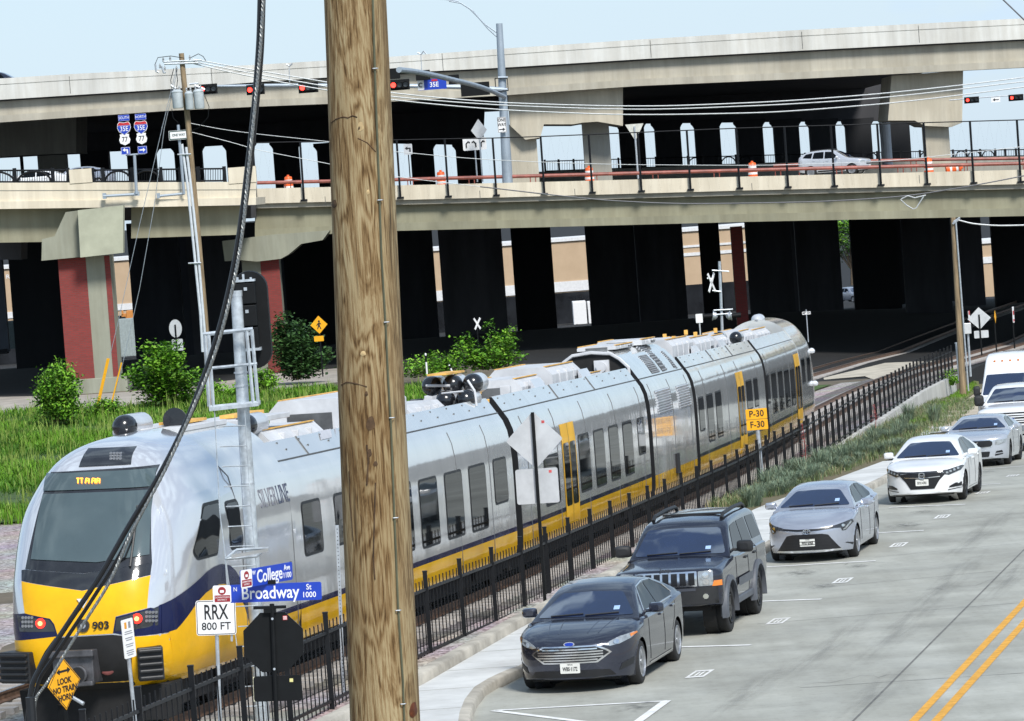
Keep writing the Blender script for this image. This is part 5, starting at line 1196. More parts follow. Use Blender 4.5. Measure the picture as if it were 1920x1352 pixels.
    for wx in WX:
        for s in (-1, 1):
            a = MB(); tw = S.get('tyre_w', .22); y1 = s*(hw-.015); Mx = Matrix.Translation((wx, y1, rw)) @ Matrix.Rotation(R(-90*s), 4, 'X')
            a.lathe([(rw*.62, -tw), (rw-.03, -tw), (rw, -tw+.03), (rw, -.035), (rw-.02, -.008), (rw-.05, .0), (rw*.70, -.004), (rw*.66, -.03), (rw*.3, -.05)], 32, Mx); wo = a.build('wheel', TYRE, t, smooth=True, angle=50)
            a = MB(); rr = rw*S.get('rim', .70)
            a.lathe([(rr*.93, -.05), (rr, .002), (rr*.97, .006), (rr*.90, -.02)], 32, Mx); a.lathe([(.02, .0), (rr*.22, -.004), (rr*.24, -.03)], 20, Mx)
            ns = S.get('spokes', 9)
            for k in range(ns):
                Ms = Mx @ Matrix.Rotation(2*math.pi*k/ns, 4, 'Z'); a.add([(rr*.15, -.05*rr/.25, -.012), (rr*.95, -.03, -.012), (rr*.95, .03, -.012), (rr*.15, .05*rr/.25, -.012), (rr*.15, -.05*rr/.25, -.035), (rr*.95, -.03, -.03), (rr*.95, .03, -.03), (rr*.15, .05*rr/.25, -.035)], [(0, 1, 2, 3), (0, 4, 5, 1), (2, 6, 7, 3)], Ms)
            a.build('rim', S.get('rimm', RIMS), wo, smooth=False)
    V = dict(t=t, bv=bv, X=X, hw=hw, body=body)
    def fd(poly, m, nm, off=.006, mirror=False, res=.07, parent=None, r=0):
        out = []
        for sg in ((1, -1) if mirror else (1,)):
            pl = [(y*sg, z) for y, z in poly]
            if r: pl = rounded(pl, r)
            out.append(decal(bv, pl, 'x', 1, off, res, nm, m, parent or t))
        return out
    def sd(poly, m, nm, off=.006, both=True, r=.03, res=.12, parent=None):
        for sg in ((1, -1) if both else (1,)):
            decal(bv, rounded([(X(s), z) for s, z in poly], r), 'y', sg, off, res, nm, m, parent or t)
    V['fd'], V['sd'] = fd, sd
    # glazing
    z0 = interp(top, S['ws'][0])+S.get('ws_lift', .02); z1 = interp(roof, S['ws'][1])-.05; wb0 = gh(S['ws'][0])[2]-S.get('ap', .10); w1 = wr-S.get('ap', .10)+.02
    wsd = fd([(-wb0, z0), (0, z0-.0), (wb0, z0), (w1, z1), (0, z1+.015), (-w1, z1)], CGLS, 'windscreen', .007, r=.05, res=.1)[0]
    fd([(wb0*.55, z0+.07), (wb0*.55+.09, z0+.07), (wb0*.55+.09, z0+.12), (wb0*.55, z0+.12)], STICK, 'windscreen_sticker', .011, parent=wsd)
    for w_ in S['side_win']: sd(w_, SGLS, 'side_window', .006, r=.04)
    b = MB()
    for a0, a1 in ((-.72, -.05), (.0, .68)):
        pts = []
        for i in range(6):
            y = (a0+(a1-a0)*i/5)*wb0; h = bv.ray_cast(Vector((20, y, z0+.012+.02*i/5)), Vector((-1, 0, 0)))[0]
            if h: pts.append(h+Vector((.015, 0, .012)))
        b.tube(pts, .011, 5)
    b.build('wipers', TRIMB, t)
    if S.get('rear_win'): decal(bv, rounded(S['rear_win'], .05), 'x', -1, .006, .12, 'rear_window', CGLS, t)
    # door seams and handles
    for pl in S.get('seams', []):
        for sg in (-1, 1):
            pts = []
            for (s0, za), (s1, zb_) in zip(pl, pl[1:]):
                for i in range(7):
                    h = bv.ray_cast(Vector((X(s0+(s1-s0)*i/6), 20*sg, za+(zb_-za)*i/6)), Vector((0, -sg, 0)))[0]
                    if h: pts.append(h)
            if len(pts) > 1: b = MB(); b.tube(pts, .006, 4); b.build('door_seam', SPILL, t)
    for s, z in S.get('handles', []):
        for sg in (-1, 1):
            h = bv.ray_cast(Vector((X(s), 20*sg, z)), Vector((0, -sg, 0)))[0]
            if h: b = MB(); b.box(h+Vector((0, sg*.012, 0)), (.20, .035, .035)); b.build('door_handle', S.get('handle_m', pm), t, bevel=.01)
    ms, mz, msz = S['mirror']
    for sg in (-1, 1):
        h = bv.ray_cast(Vector((X(ms), 20*sg, mz-.04)), Vector((0, -sg, 0)))[0]; b = MB()
        if h:
            c = h+Vector((0, sg*(msz[1]/2+.07), .05)); m_ = Matrix.Translation(c) @ Matrix.Rotation(R(-8*sg), 4, 'Z')
            prof = [(-.5, .55), (-.2, .85), (.15, 1.0), (.42, .85), (.5, .5)]
            b.grid([[(x*msz[0], math.cos(a)*msz[1]/2*k*(1.0), math.sin(a)*msz[2]/2*k) if False else (x*msz[0], max(-1, min(1, math.copysign(abs(math.cos(a))**.5, math.cos(a))))*msz[1]/2*k, max(-1, min(1, math.copysign(abs(math.sin(a))**.5, math.sin(a))))*msz[2]/2*k) for a in [2*math.pi*j/16 for j in range(16)]] for x, k in prof], m_, closed=True)
            for x, k in (prof[0], prof[-1]): b.add([(x*msz[0], math.copysign(abs(math.cos(a))**.5, math.cos(a))*msz[1]/2*k, math.copysign(abs(math.sin(a))**.5, math.sin(a))*msz[2]/2*k) for a in [2*math.pi*j/16 for j in range(16)]], [tuple(range(16))], m_)
            b.tube([h-Vector((0, sg*.02, 0)), c-Vector((0, sg*msz[1]*.3, msz[2]*.3))], .028, 6)
            b.build('wing_mirror', S.get('mirror_m', pm), t, smooth=True)
    return V
def plate(V, y, z, txt, w=.305, h=.152):
    hx = max(V['bv'].ray_cast(Vector((20, y+d, z+e)), Vector((-1, 0, 0)))[0].x for d in (-.12, .12, 0) for e in (-.06, .06))
    b = MB(); b.prism(rrect(y, z, w, h, .015), hx+.004, hx+.012, 'x'); o = b.build('licence_plate', PLATE, V['t'])
    FXM = Matrix(((0, 0, 1, 0), (1, 0, 0, 0), (0, 1, 0, 0), (0, 0, 0, 1)))
    if not txt: return hx
    text(txt, .085, BLACKT, 'plate_number', o, Matrix.Translation((hx+.014, y, z-.012)) @ FXM, .62, .002, .001)
    text('TEXAS', .03, BLACKT, 'plate_state', o, Matrix.Translation((hx+.014, y, z+.055)) @ FXM, 1.0, .0, .001); return hx
def surf_x(V, y, z):
    h = V['bv'].ray_cast(Vector((20, y, z)), Vector((-1, 0, 0)))[0]; return h.x if h else 0
def badge(V, y, z, w, h, m, m2=None, kind='oval'):
    x = surf_x(V, y, z); b = MB(); ps = [(y+w/2*math.cos(a), z+h/2*math.sin(a)) for a in [2*math.pi*i/24 for i in range(24)]]; b.prism(ps, x-.01, x+.018, 'x'); o = b.build('badge', m, V['t'])
    if m2:
        b = MB(); b.prism([(y+(p[0]-y)*.82, z+(p[1]-z)*.75) for p in ps], x, x+.022, 'x'); b.build('badge_face', m2, o)
    return o, x
def place(px, py, off, th, slope, zfun=zs):
    """off: (forward, left) of the contact point from the middle of the vehicle"""
    c = G(px, py, zfun); f = Vector((-math.sin(th), -math.cos(th), slope)).normalized(); y = Vector((0, 0, 1)).cross(f).normalized(); z = f.cross(y)
    M = Matrix((f, y, z)).transposed().to_4x4(); M.translation = c-f*off[0]-y*off[1]; return M
TH = R(13.6)
# ---- charcoal sedan
PG = paint('charcoal_metallic_paint', (.034, .039, .060), .5, .22); PGL = PG  # charcoal with the blue of the reflected sky mixed into it
S1 = dict(L=4.87, W=1.85, wr=.56, paint=PG, cowl=1.25, foh=.97, wb=2.85, arch=.375, wheel=.335, front=(1.0, 2.5), rear=(.7, 2.6),
    top=[(0, .70), (.06, .76), (.25, .84), (.6, .93), (1.0, .99), (1.35, 1.01), (2.2, 1.0), (3.2, 1.02), (4.0, 1.08), (4.5, 1.10), (4.75, 1.06), (4.87, .85)],
    bot=[(0, .22), (.5, .17), (1, .18), (3.9, .18), (4.5, .22), (4.87, .35)], roof=[(1.22, .98), (1.6, 1.17), (2.05, 1.365), (2.35, 1.43), (2.8, 1.455), (3.3, 1.42), (3.8, 1.31), (4.3, 1.14), (4.45, 1.08)],
    ws=(1.28, 2.12), side_win=[[(1.75, 1.04), (2.22, 1.355), (2.72, 1.395), (2.74, 1.035)], [(2.80, 1.035), (2.79, 1.395), (3.25, 1.375), (3.72, 1.24), (3.9, 1.12), (3.8, 1.06)]],
    seams=[[(1.62, .98), (1.58, .6), (1.66, .3)], [(2.77, 1.02), (2.78, .3)], [(3.75, 1.03), (3.62, .75), (3.4, .55)], [(1.6, .25), (3.5, .25)]], handles=[(2.55, .90), (3.5, .93)], mirror=(1.85, 1.06, (.18, .24, .16)), rear_win=[(-.55, 1.14), (.55, 1.14), (.45, 1.36), (-.45, 1.36)])
V = make_vehicle('dark grey sedan nearest the camera, with a wide chrome slatted grille', 'car', 'parked_car', S1, place(1206, 1281, (4.87/2-.97, .9), TH, .0144))
fd, sd, hw = V['fd'], V['sd'], V['hw']
hexo = [(-.62, .595), (-.57, .64), (-.42, .715), (.42, .715), (.57, .64), (.62, .595), (.42, .455), (-.42, .455)]; hexi = [(y*.94, .59+(z-.59)*.84) for y, z in hexo]
g = fd(hexo, CHROME, 'grille_surround', .012)[0]; fd(hexi, GRB, 'grille', .018, parent=g)
for z in (.505, .545, .585, .625, .665):
    y1 = .50 if z in (.545, .585, .625) else .42; fd([(-y1, z-.010), (y1, z-.010), (y1, z+.010), (-y1, z+.010)], CHROME, 'grille_bar', .026, parent=g)
for h in fd([(.52, .70), (.60, .685), (.72, .70), (.86, .76), (.905, .82), (.88, .835), (.72, .80), (.60, .75)], LENS, 'headlight', .012, True):
    s_ = 1 if sum(v.co.y for v in h.data.vertices) > 0 else -1
    fd([(s_*.85, .775), (s_*.905, .81), (s_*.90, .835), (s_*.84, .815)], AMBER, 'indicator', .018, parent=h)
    fd(rrect(s_*.68, .737, .075, .06, .028), CHROME, 'reflector', .018, parent=h)
fd([(-.66, .245), (.66, .245), (.58, .335), (.40, .35), (-.40, .35), (-.58, .335)], GRB, 'lower_intake', .008)
fd([(.70, .30), (.86, .36), (.88, .47), (.74, .40)], TRIMB, 'fog_recess', .008, True)
plate(V, 0, .385, 'WBS·1172'); badge(V, 0, .745, .17, .07, CHROME, BLUES)
sd([(1.66, .235), (3.4, .235), (3.4, .255), (1.66, .255)], CHROME, 'sill_trim', .01, r=.005)
b = MB(); b.tube([V['bv'].ray_cast(Vector((V['X'](s), 20, z)), Vector((0, -1, 0)))[0]+Vector((0, .006, 0)) for s, z in ((1.75, 1.03), (2.2, 1.37), (2.7, 1.41), (3.25, 1.39), (3.75, 1.25), (3.95, 1.11), (3.8, 1.045), (2.8, 1.02), (1.8, 1.025))], .011, 5); b.build('window_chrome', CHROME, V['t'])
for y0 in (.30, .52):
    for sg in (-1, 1):
        b = MB(); pts = []
        for i in range(9):
            s = .35+.85*i/8; h = V['bv'].ray_cast(Vector((V['X'](s), sg*(y0*.75+.25*y0*i/8), 10)), Vector((0, 0, -1)))[0]; pts.append(h)
        b.tube(pts, .008, 6); b.build('bonnet_crease', PG, V['t'])
# ---- boxy black off-roader
PJ = paint('blue_black_paint', (.020, .024, .040), .3, .2); FLARE = mat('grey_fender_flare', (.10, .11, .13), .5, .1, .1, 5)
S2 = dict(L=4.79, W=1.86, wr=.70, paint=PJ, cowl=1.35, foh=.90, wb=2.78, arch=.47, wheel=.40, rim=.60, rimm=RIMB, spokes=6, tyre_w=.27, front=(.28, 2.2), rear=(.25, 3.2), crown=.10, side=.02, gb=.95, ap=.09,
    top=[(0, .98), (.06, 1.16), (.3, 1.19), (.9, 1.24), (1.4, 1.28), (2.2, 1.25), (4.4, 1.26), (4.7, 1.25), (4.79, 1.15)], bot=[(0, .55), (.6, .48), (1.4, .45), (3.5, .45), (4.79, .55)],
    roof=[(1.32, 1.25), (1.6, 1.46), (1.92, 1.70), (2.15, 1.795), (2.6, 1.84), (3.4, 1.86), (4.2, 1.85), (4.55, 1.80), (4.72, 1.5), (4.78, 1.24)], ws=(1.36, 2.02),
    side_win=[[(1.80, 1.31), (2.12, 1.70), (2.72, 1.73), (2.72, 1.31)], [(2.80, 1.31), (2.80, 1.73), (3.55, 1.735), (3.6, 1.31)], [(3.70, 1.33), (3.68, 1.735), (4.40, 1.72), (4.52, 1.33)]],
    seams=[[(1.60, 1.2), (1.55, .55)], [(2.76, 1.25), (2.76, .5)], [(3.64, 1.25), (3.62, .95)]], handles=[(2.52, 1.12), (3.42, 1.12)], handle_m=TRIMB, mirror=(1.78, 1.36, (.18, .30, .21)), mirror_m=TRIMB, rear_win=[(-.6, 1.34), (.6, 1.34), (.55, 1.72), (-.55, 1.72)])
V = make_vehicle('boxy dark blue-black off-road car with seven-slot chrome grille and roof rails', 'car', 'parked_car', S2, place(1372, 1184, (4.79/2-.90, .9), TH, .0144))
fd, sd = V['fd'], V['sd']
g = fd([(-.53, .875), (.53, .875), (.53, 1.125), (-.53, 1.125)], CHROME, 'grille_surround', .014, r=.02)[0]
for i in range(7): y = -.438+.146*i; fd([(y-.052, .90), (y+.052, .90), (y+.052, 1.10), (y-.052, 1.10)], GRB, 'grille_slot', .020, parent=g)
for h in fd([(.55, .875), (.79, .875), (.79, 1.12), (.55, 1.12)], LENS, 'headlight', .014, True, r=.02):
    s_ = 1 if sum(v.co.y for v in h.data.vertices) > 0 else -1; fd(rrect(s_*.67, 1.05, .10, .10, .045), CHROME, 'reflector', .02, parent=h); fd(rrect(s_*.67, .94, .10, .09, .04), CHROME, 'reflector', .02, parent=h)
fd([(.77, .865), (.915, .865), (.915, .955), (.80, .955)], AMBER, 'indicator', .018, True)
fd([(-.93, .47), (.93, .47), (.93, .855), (-.93, .855)], TRIMB, 'bumper', .010)
fd([(-.50, .80), (.50, .80), (.50, .845), (-.50, .845)], mat('bumper_vent', (.05, .055, .07), .5, 0, .1), 'bumper_vent', .018)
for sg in (-1, 1): o, x = badge(V, sg*.66, .70, .115, .115, CHROME, FOGM); o.name = 'fog_lamp'
FXM = Matrix(((0, 0, 1, 0), (1, 0, 0, 0), (0, 1, 0, 0), (0, 0, 0, 1)))
text('Jeep', .09, CHROME, 'bonnet_lettering', V['t'], Matrix.Translation((surf_x(V, 0, 1.15)+.03, 0, 1.165)) @ FXM, 1.2, .003, .004)
for sx in (.90, .90+2.78):
    for sg in (-1, 1):
        b = MB(); pts = [(V['X'](sx)+math.cos(a)*.485, sg*(.93), .40+math.sin(a)*.485) for a in [math.pi*(1.12*i/14-.06) for i in range(15)]]
        b.grid([[(p[0], p[1]-sg*.10, p[2]), (p[0]+(p[0]-V['X'](sx))*.0, p[1]+sg*.045, p[2]), (p[0]+(p[0]-V['X'](sx))*.17, p[1]+sg*.03, p[2]+(p[2]-.40)*.17), (p[0]+(p[0]-V['X'](sx))*.20, p[1]-sg*.06, p[2]+(p[2]-.40)*.20)] for p in pts]); b.build('fender_flare', FLARE, V['t'], smooth=True)
sd([(1.62, .70), (3.0, .70), (3.0, .84), (1.62, .84)], FLARE, 'side_moulding', .03, r=.02); b = MB()
for sg in (-1, 1): b = MB(); b.b2((V['X'](3.15), sg*.84, .40), (V['X'](1.42), sg*.93, .52)); b.build('side_step', FLARE, V['t'], bevel=.02)
for sg in (-1, 1):
    b = MB(); b.tube([(V['X'](s), sg*.60, z) for s, z in ((2.25, 1.83), (2.4, 1.90), (3.4, 1.93), (4.2, 1.92), (4.4, 1.86))], .035, 8); b.build('roof_rail', TRIMB, V['t'])
b = MB(); b.box((V['X'](2.75), 0, 1.885), (.10, 1.05, .03)); b.build('roof_crossbar', TRIMB, V['t']); 
# ---- silver compact sedan
PS = paint('silver_metallic_paint', (.42, .45, .52), .55, .25)
S3 = dict(S1, L=4.63, W=1.78, wr=.53, paint=PS, foh=.95, wb=2.70, arch=.365, wheel=.325, front=(1.0, 2.5), rimm=RIMS, spokes=10,
    top=[(0, .66), (.05, .72), (.2, .80), (.5, .90), (.9, .99), (1.25, 1.02), (2.0, 1.0), (3.2, 1.02), (3.9, 1.08), (4.3, 1.09), (4.55, 1.04), (4.63, .85)], bot=[(0, .20), (.5, .17), (1, .17), (3.7, .17), (4.3, .22), (4.63, .35)],
    roof=[(1.12, .99), (1.5, 1.17), (1.95, 1.35), (2.25, 1.40), (2.7, 1.42), (3.2, 1.385), (3.7, 1.27), (4.1, 1.13), (4.25, 1.07)], ws=(1.18, 2.02),
    side_win=[[(1.66, 1.04), (2.12, 1.335), (2.62, 1.365), (2.64, 1.035)], [(2.70, 1.035), (2.69, 1.365), (3.1, 1.345), (3.5, 1.24), (3.66, 1.10), (3.55, 1.05)]],
    seams=[[(1.5, 1.0), (1.48, .6), (1.55, .3)], [(2.67, 1.02), (2.67, .3)], [(3.55, 1.03), (3.45, .75), (3.25, .55)]], handles=[(2.45, .89), (3.3, .92)], mirror=(1.72, 1.04, (.17, .24, .15)))
V = make_vehicle('silver sedan with a black trapezoid grille, standing behind the boxy off-roader', 'car', 'parked_car', S3, place(1610, 1043, (4.63/2-.95, .87), TH, .0144))
fd, sd = V['fd'], V['sd']
fd([(-.64, .25), (.64, .25), (.60, .30), (.42, .545), (.30, .57), (-.30, .57), (-.42, .545), (-.60, .30)], GRB, 'grille', .012)
for z in (.30, .36, .42, .48): fd([(-.5+.3*(z-.3), z), (.5-.3*(z-.3), z), (.5-.3*(z-.3), z+.012), (-.5+.3*(z-.3), z+.012)], TRIMB, 'grille_bar', .02)
fd([(-.55, .665), (-.2, .635), (.2, .635), (.55, .665), (.56, .70), (.2, .672), (-.2, .672), (-.56, .70)], GRB, 'nose_strip', .010)
for h in fd([(.50, .668), (.66, .66), (.68, .60), (.74, .60), (.86, .74), (.84, .80), (.70, .755), (.50, .705)], MASK, 'headlight', .012, True):
    s_ = 1 if sum(v.co.y for v in h.data.vertices) > 0 else -1; fd([(s_*.685, .615), (s_*.735, .615), (s_*.83, .74), (s_*.815, .77), (s_*.75, .68)], LENS, 'light_blade', .018, parent=h); fd(rrect(s_*.70, .70, .06, .05, .022), CHROME, 'projector', .018, parent=h)
fd([(.74, .36), (.84, .33), (.86, .26), (.84, .25), (.80, .31), (.72, .345)], TRIMB, 'fog_slit', .010, True)
fd([(-.66, .215), (.66, .215), (.64, .25), (-.64, .25)], CHROME, 'lip', .014)
o, x = badge(V, 0, .625, .16, .115, GRB, None); b = MB()
for w_, h_, dz in ((.145, .10, 0), (.06, .095, 0), (.12, .045, .022)):
    b.tube([(x+.022, w_/2*math.cos(a), .625+dz+h_/2*math.sin(a)) for a in [2*math.pi*i/20 for i in range(21)]], .007, 5)
b.build('badge_rings', CHROME, o); plate(V, .0, .41, 'WRF·6968')
# ---- white sedan
PW = paint('white_car_paint', (.74, .75, .76), 0, .25)
S4 = dict(S1, L=4.88, W=1.86, wr=.56, paint=PW, foh=.93, wb=2.83, arch=.38, wheel=.34, rimm=RIMB, spokes=7,
    top=[(0, .68), (.04, .76), (.2, .84), (.5, .90), (.9, .97), (1.3, 1.00), (2.2, 1.0), (3.2, 1.02), (4.0, 1.08), (4.5, 1.09), (4.78, 1.05), (4.88, .85)])
V = make_vehicle('white sedan with a black grille and slim dark headlamps, parked behind the silver sedan', 'car', 'parked_car', S4, place(1812, 935, (4.88/2-.93, .9), TH, .03))
fd, sd = V['fd'], V['sd']
fd([(-.56, .68), (-.40, .52), (-.28, .33), (.28, .33), (.40, .52), (.56, .68), (.35, .70), (-.35, .70)], GRB, 'grille', .012); fd([(-.60, .71), (-.2, .695), (.2, .695), (.60, .71), (.60, .75), (.2, .735), (-.2, .735), (-.60, .75)], MASK, 'grille_wing', .022)
fd([(-.42, .60), (-.1, .585), (.1, .585), (.42, .60), (.42, .62), (.1, .602), (-.1, .602), (-.42, .62)], CHROME, 'grille_bar', .02)
for h in fd([(.50, .66), (.62, .63), (.86, .72), (.91, .80), (.88, .82), (.52, .735)], MASK, 'headlight', .018, True):
    s_ = 1 if sum(v.co.y for v in h.data.vertices) > 0 else -1
    for i in range(4): y = .58+.075*i; fd(rrect(s_*y, .685+.027*i, .05, .045, .012), LENS, 'led_unit', .024, parent=h)
fd([(.60, .33), (.86, .345), (.87, .44), (.74, .43), (.62, .37)], GRB, 'fog_intake', .012, True); fd([(.58, .27), (.88, .31), (.88, .325), (.58, .29)], TRIMB, 'lip_blade', .012, True)
x = surf_x(V, 0, .655); b = MB()
for y in (-.045, .045): b.box((x+.03, y, .645), (.015, .02, .11))
b.box((x+.03, 0, .645), (.015, .08, .022)); b.tube([(x+.03, .07*math.copysign(abs(math.cos(a))**.5, math.cos(a)), .645+.065*math.copysign(abs(math.sin(a))**.5, math.sin(a))) for a in [2*math.pi*i/20 for i in range(21)]], .008, 5); b.build('badge', CHROME, V['t']); plate(V, .0, .485, 'BYX·4781')
# ---- silver coupe
PC = paint('pale_silver_paint', (.50, .53, .58), .45, .25)
S5 = dict(S1, L=4.78, W=1.88, wr=.55, paint=PC, foh=.95, wb=2.72, arch=.385, wheel=.345, rimm=RIMB, spokes=5, front=(.7, 2.8), crown=.09,
    top=[(0, .70), (.04, .80), (.2, .86), (.6, .93), (1.1, .985), (1.5, 1.0), (2.3, .99), (3.4, 1.01), (4.0, 1.06), (4.5, 1.06), (4.7, 1.02), (4.78, .85)],
    roof=[(1.45, .98), (1.8, 1.16), (2.2, 1.32), (2.5, 1.365), (2.9, 1.375), (3.4, 1.32), (3.9, 1.17), (4.2, 1.07)], ws=(1.52, 2.28), side_win=[[(2.0, 1.03), (2.4, 1.29), (2.95, 1.32), (3.1, 1.03)], [(3.2, 1.04), (3.1, 1.30), (3.4, 1.25), (3.5, 1.08)]],
    seams=[[(1.75, .98), (1.7, .6), (1.8, .3)], [(3.15, 1.0), (3.1, .4)]], handles=[(2.95, .88)], mirror=(1.98, 1.03, (.17, .23, .15)))
V = make_vehicle('silver two-door coupe with an oval black grille, ahead of the white pickup', 'car', 'parked_car', S5, place(1896, 870, (4.78/2-.95, .92), TH, .0384))
fd, sd = V['fd'], V['sd']
g = fd([(-.56, .60), (-.50, .53), (.50, .53), (.56, .60), (.56, .70), (.48, .745), (-.48, .745), (-.56, .70)], CHROME, 'grille_surround', .010)[0]; fd([(-.53, .61), (-.48, .55), (.48, .55), (.53, .61), (.53, .69), (.46, .725), (-.46, .725), (-.53, .69)], GRB, 'grille', .016, parent=g)
fd([(.60, .60), (.70, .59), (.86, .64), (.89, .74), (.62, .725)], LENS, 'headlight', .012, True); fd([(-.42, .27), (.42, .27), (.46, .42), (-.46, .42)], GRB, 'lower_grille', .012, r=.03); fd([(.58, .29), (.80, .33), (.78, .44), (.62, .42)], GRB, 'fog_intake', .012, True, r=.02)
fd([(.60, .345), (.80, .36), (.80, .378), (.60, .368)], PC, 'fog_bar', .02, True); x = surf_x(V, 0, .64)
b = MB(); b.prism([(-.15, .655), (-.09, .66), (-.02, .648), (.06, .66), (.12, .69), (.15, .685), (.11, .655), (.10, .62), (.07, .61), (.06, .635), (-.03, .625), (-.10, .605), (-.13, .615), (-.09, .64)], x+.02, x+.035, 'x'); b.build('badge', CHROME, V['t'])
# ---- white pickup
S6 = dict(S1, L=6.2, W=2.03, wr=.72, paint=PW, cowl=1.5, foh=1.0, wb=3.9, arch=.50, wheel=.42, rimm=RIMS, spokes=8, front=(.35, 2.6), rear=(.2, 3), crown=.13, side=.015, gb=.95,
    top=[(0, 1.10), (.05, 1.28), (.3, 1.36), (.9, 1.42), (1.5, 1.46), (2.4, 1.40), (3.9, 1.40), (6.1, 1.42), (6.2, 1.3)], bot=[(0, .55), (1, .5), (5, .5), (6.2, .6)],
    roof=[(1.45, 1.43), (1.8, 1.68), (2.2, 1.90), (2.5, 1.97), (3.2, 2.0), (3.8, 1.97), (4.1, 1.7), (4.2, 1.4)], ws=(1.5, 2.3), side_win=[[(2.0, 1.47), (2.4, 1.85), (2.95, 1.88), (2.95, 1.47)], [(3.05, 1.47), (3.05, 1.88), (3.75, 1.86), (3.85, 1.47)]],
    seams=[[(1.75, 1.4), (1.75, .6)], [(3.0, 1.4), (3.0, .6)]], handles=[(2.8, 1.28)], mirror=(1.95, 1.55, (.16, .30, .34)), mirror_m=TRIMB, rear_win=[(-.5, 1.5), (.5, 1.5), (.45, 1.85), (-.45, 1.85)])
def centre(px, py, th, slope, L_):   # by the ground point under the middle of the front bumper
    return place(px, py, (L_/2, 0), th, slope)
V = make_vehicle('large white pickup truck between the silver coupe and the white van', 'pickup truck', 'pickup_truck', S6, place(1966, 842, (6.2/2-1.0, .99), TH, .0384))
fd, sd = V['fd'], V['sd']
g = fd([(-.95, .86), (.95, .86), (.95, 1.20), (-.95, 1.20)], GRB, 'grille', .012, r=.04)[0]
for z in (.95, 1.10): fd([(-.78, z-.05), (.78, z-.05), (.78, z+.05), (-.78, z+.05)], PW, 'grille_bar', .05, parent=g); fd([(-.70, z-.012), (.70, z-.012), (.70, z+.012), (-.70, z+.012)], GRB, 'bar_slot', .056, parent=g)
fd([(.80, .90), (.98, .90), (.98, 1.17), (.80, 1.17)], LENS, 'headlight', .03, True, r=.03); fd([(-.98, .55), (.98, .55), (.98, .80), (-.98, .80)], CHROME, 'bumper', .03, r=.04); badge(V, 0, 1.03, .30, .13, CHROME, BLUES)
# ---- white van
S7 = dict(S1, L=5.98, W=2.06, wr=.86, paint=PW, cowl=1.0, foh=1.0, wb=3.75, arch=.42, wheel=.35, front=(.5, 2.6), rear=(.2, 3.5), crown=.10, side=.012, gb=.97, ap=.07,
    top=[(0, .85), (.1, 1.05), (.5, 1.18), (1.0, 1.30), (1.6, 1.28), (5.9, 1.28), (5.98, 1.2)], bot=[(0, .3), (1, .28), (5.98, .35)], roof=[(.85, 1.22), (1.2, 1.55), (1.65, 1.95), (1.95, 2.25), (2.4, 2.62), (2.8, 2.72), (4.5, 2.75), (5.8, 2.72), (5.95, 2.4), (5.98, 1.3)],
    ws=(.95, 1.75), side_win=[[(1.35, 1.36), (1.75, 1.88), (2.25, 1.92), (2.25, 1.36)]], seams=[[(2.35, 2.0), (2.35, .4)]], handles=[(2.15, 1.15)], mirror=(1.4, 1.45, (.18, .24, .36)), mirror_m=TRIMB, rear_win=[(-.6, 1.5), (.6, 1.5), (.6, 1.95), (-.6, 1.95)])
V = make_vehicle('tall white van at the right edge behind the pickup truck', 'van', 'delivery_van', S7, place(1950, 806, (5.98/2-1.0, 1.0), TH, .0384))
fd, sd = V['fd'], V['sd']; fd([(-.6, .62), (.6, .62), (.66, .92), (-.66, .92)], GRB, 'grille', .012, r=.03); fd([(.70, .80), (.92, .85), (.96, 1.08), (.78, 1.0)], LENS, 'headlight', .012, True)
for y in (-.55, -.28, 0, .28, .55): x = surf_x(V, y, 2.45); b = MB(); b.box((x+.01, y, 2.46), (.05, .06, .06)); b.build('marker_lamp', AMBER, V['t'])
# ---- silver crossover on the overpass, seen from its side
PCX = paint('bright_silver_paint', (.60, .62, .66), .4, .25)
S8 = dict(S1, L=4.57, W=1.85, wr=.62, paint=PCX, cowl=1.25, foh=.92, wb=2.71, arch=.40, wheel=.35, front=(.7, 2.6), rear=(.4, 2.8), crown=.10,
    top=[(0, .80), (.06, .92), (.3, 1.0), (.8, 1.08), (1.3, 1.12), (2.2, 1.10), (3.8, 1.18), (4.4, 1.2), (4.57, .95)], bot=[(0, .3), (1, .25), (3.8, .25), (4.57, .4)], roof=[(1.2, 1.09), (1.6, 1.33), (2.0, 1.55), (2.3, 1.64), (2.8, 1.68), (3.5, 1.65), (4.1, 1.52), (4.4, 1.3), (4.5, 1.18)],
    ws=(1.26, 2.1), side_win=[[(1.78, 1.14), (2.2, 1.54), (2.68, 1.58), (2.70, 1.14)], [(2.77, 1.15), (2.76, 1.58), (3.4, 1.56), (3.5, 1.18)], [(3.57, 1.2), (3.5, 1.55), (3.95, 1.48), (4.15, 1.26)]],
    seams=[[(1.6, 1.1), (1.55, .4)], [(2.73, 1.1), (2.73, .35)]], handles=[(2.5, 1.0), (3.4, 1.03)], mirror=(1.85, 1.16, (.17, .22, .16)), rear_win=[(-.5, 1.25), (.5, 1.25), (.45, 1.5), (-.45, 1.5)])
def on_deck(px, py, Y, yaw):
    c = P(px, py, Y); return Matrix.Translation(c) @ Matrix.Rotation(yaw, 4, 'Z')
V = make_vehicle('silver crossover car driving along the overpass behind the chain-link fence', 'car', 'moving_car', S8, on_deck(1567, 330, 247, R(-22)))
V['fd']([(.55, .72), (.85, .78), (.88, .92), (.6, .84)], LENS, 'headlight', .01, True); V['fd']([(-.5, .62), (.5, .62), (.5, .80), (-.5, .80)], GRB, 'grille', .01); V['fd']([(-.5, .70), (.5, .70), (.5, .73), (-.5, .73)], CHROME, 'grille_bar', .016); plate(V, 0, .5, '', .3, .15)
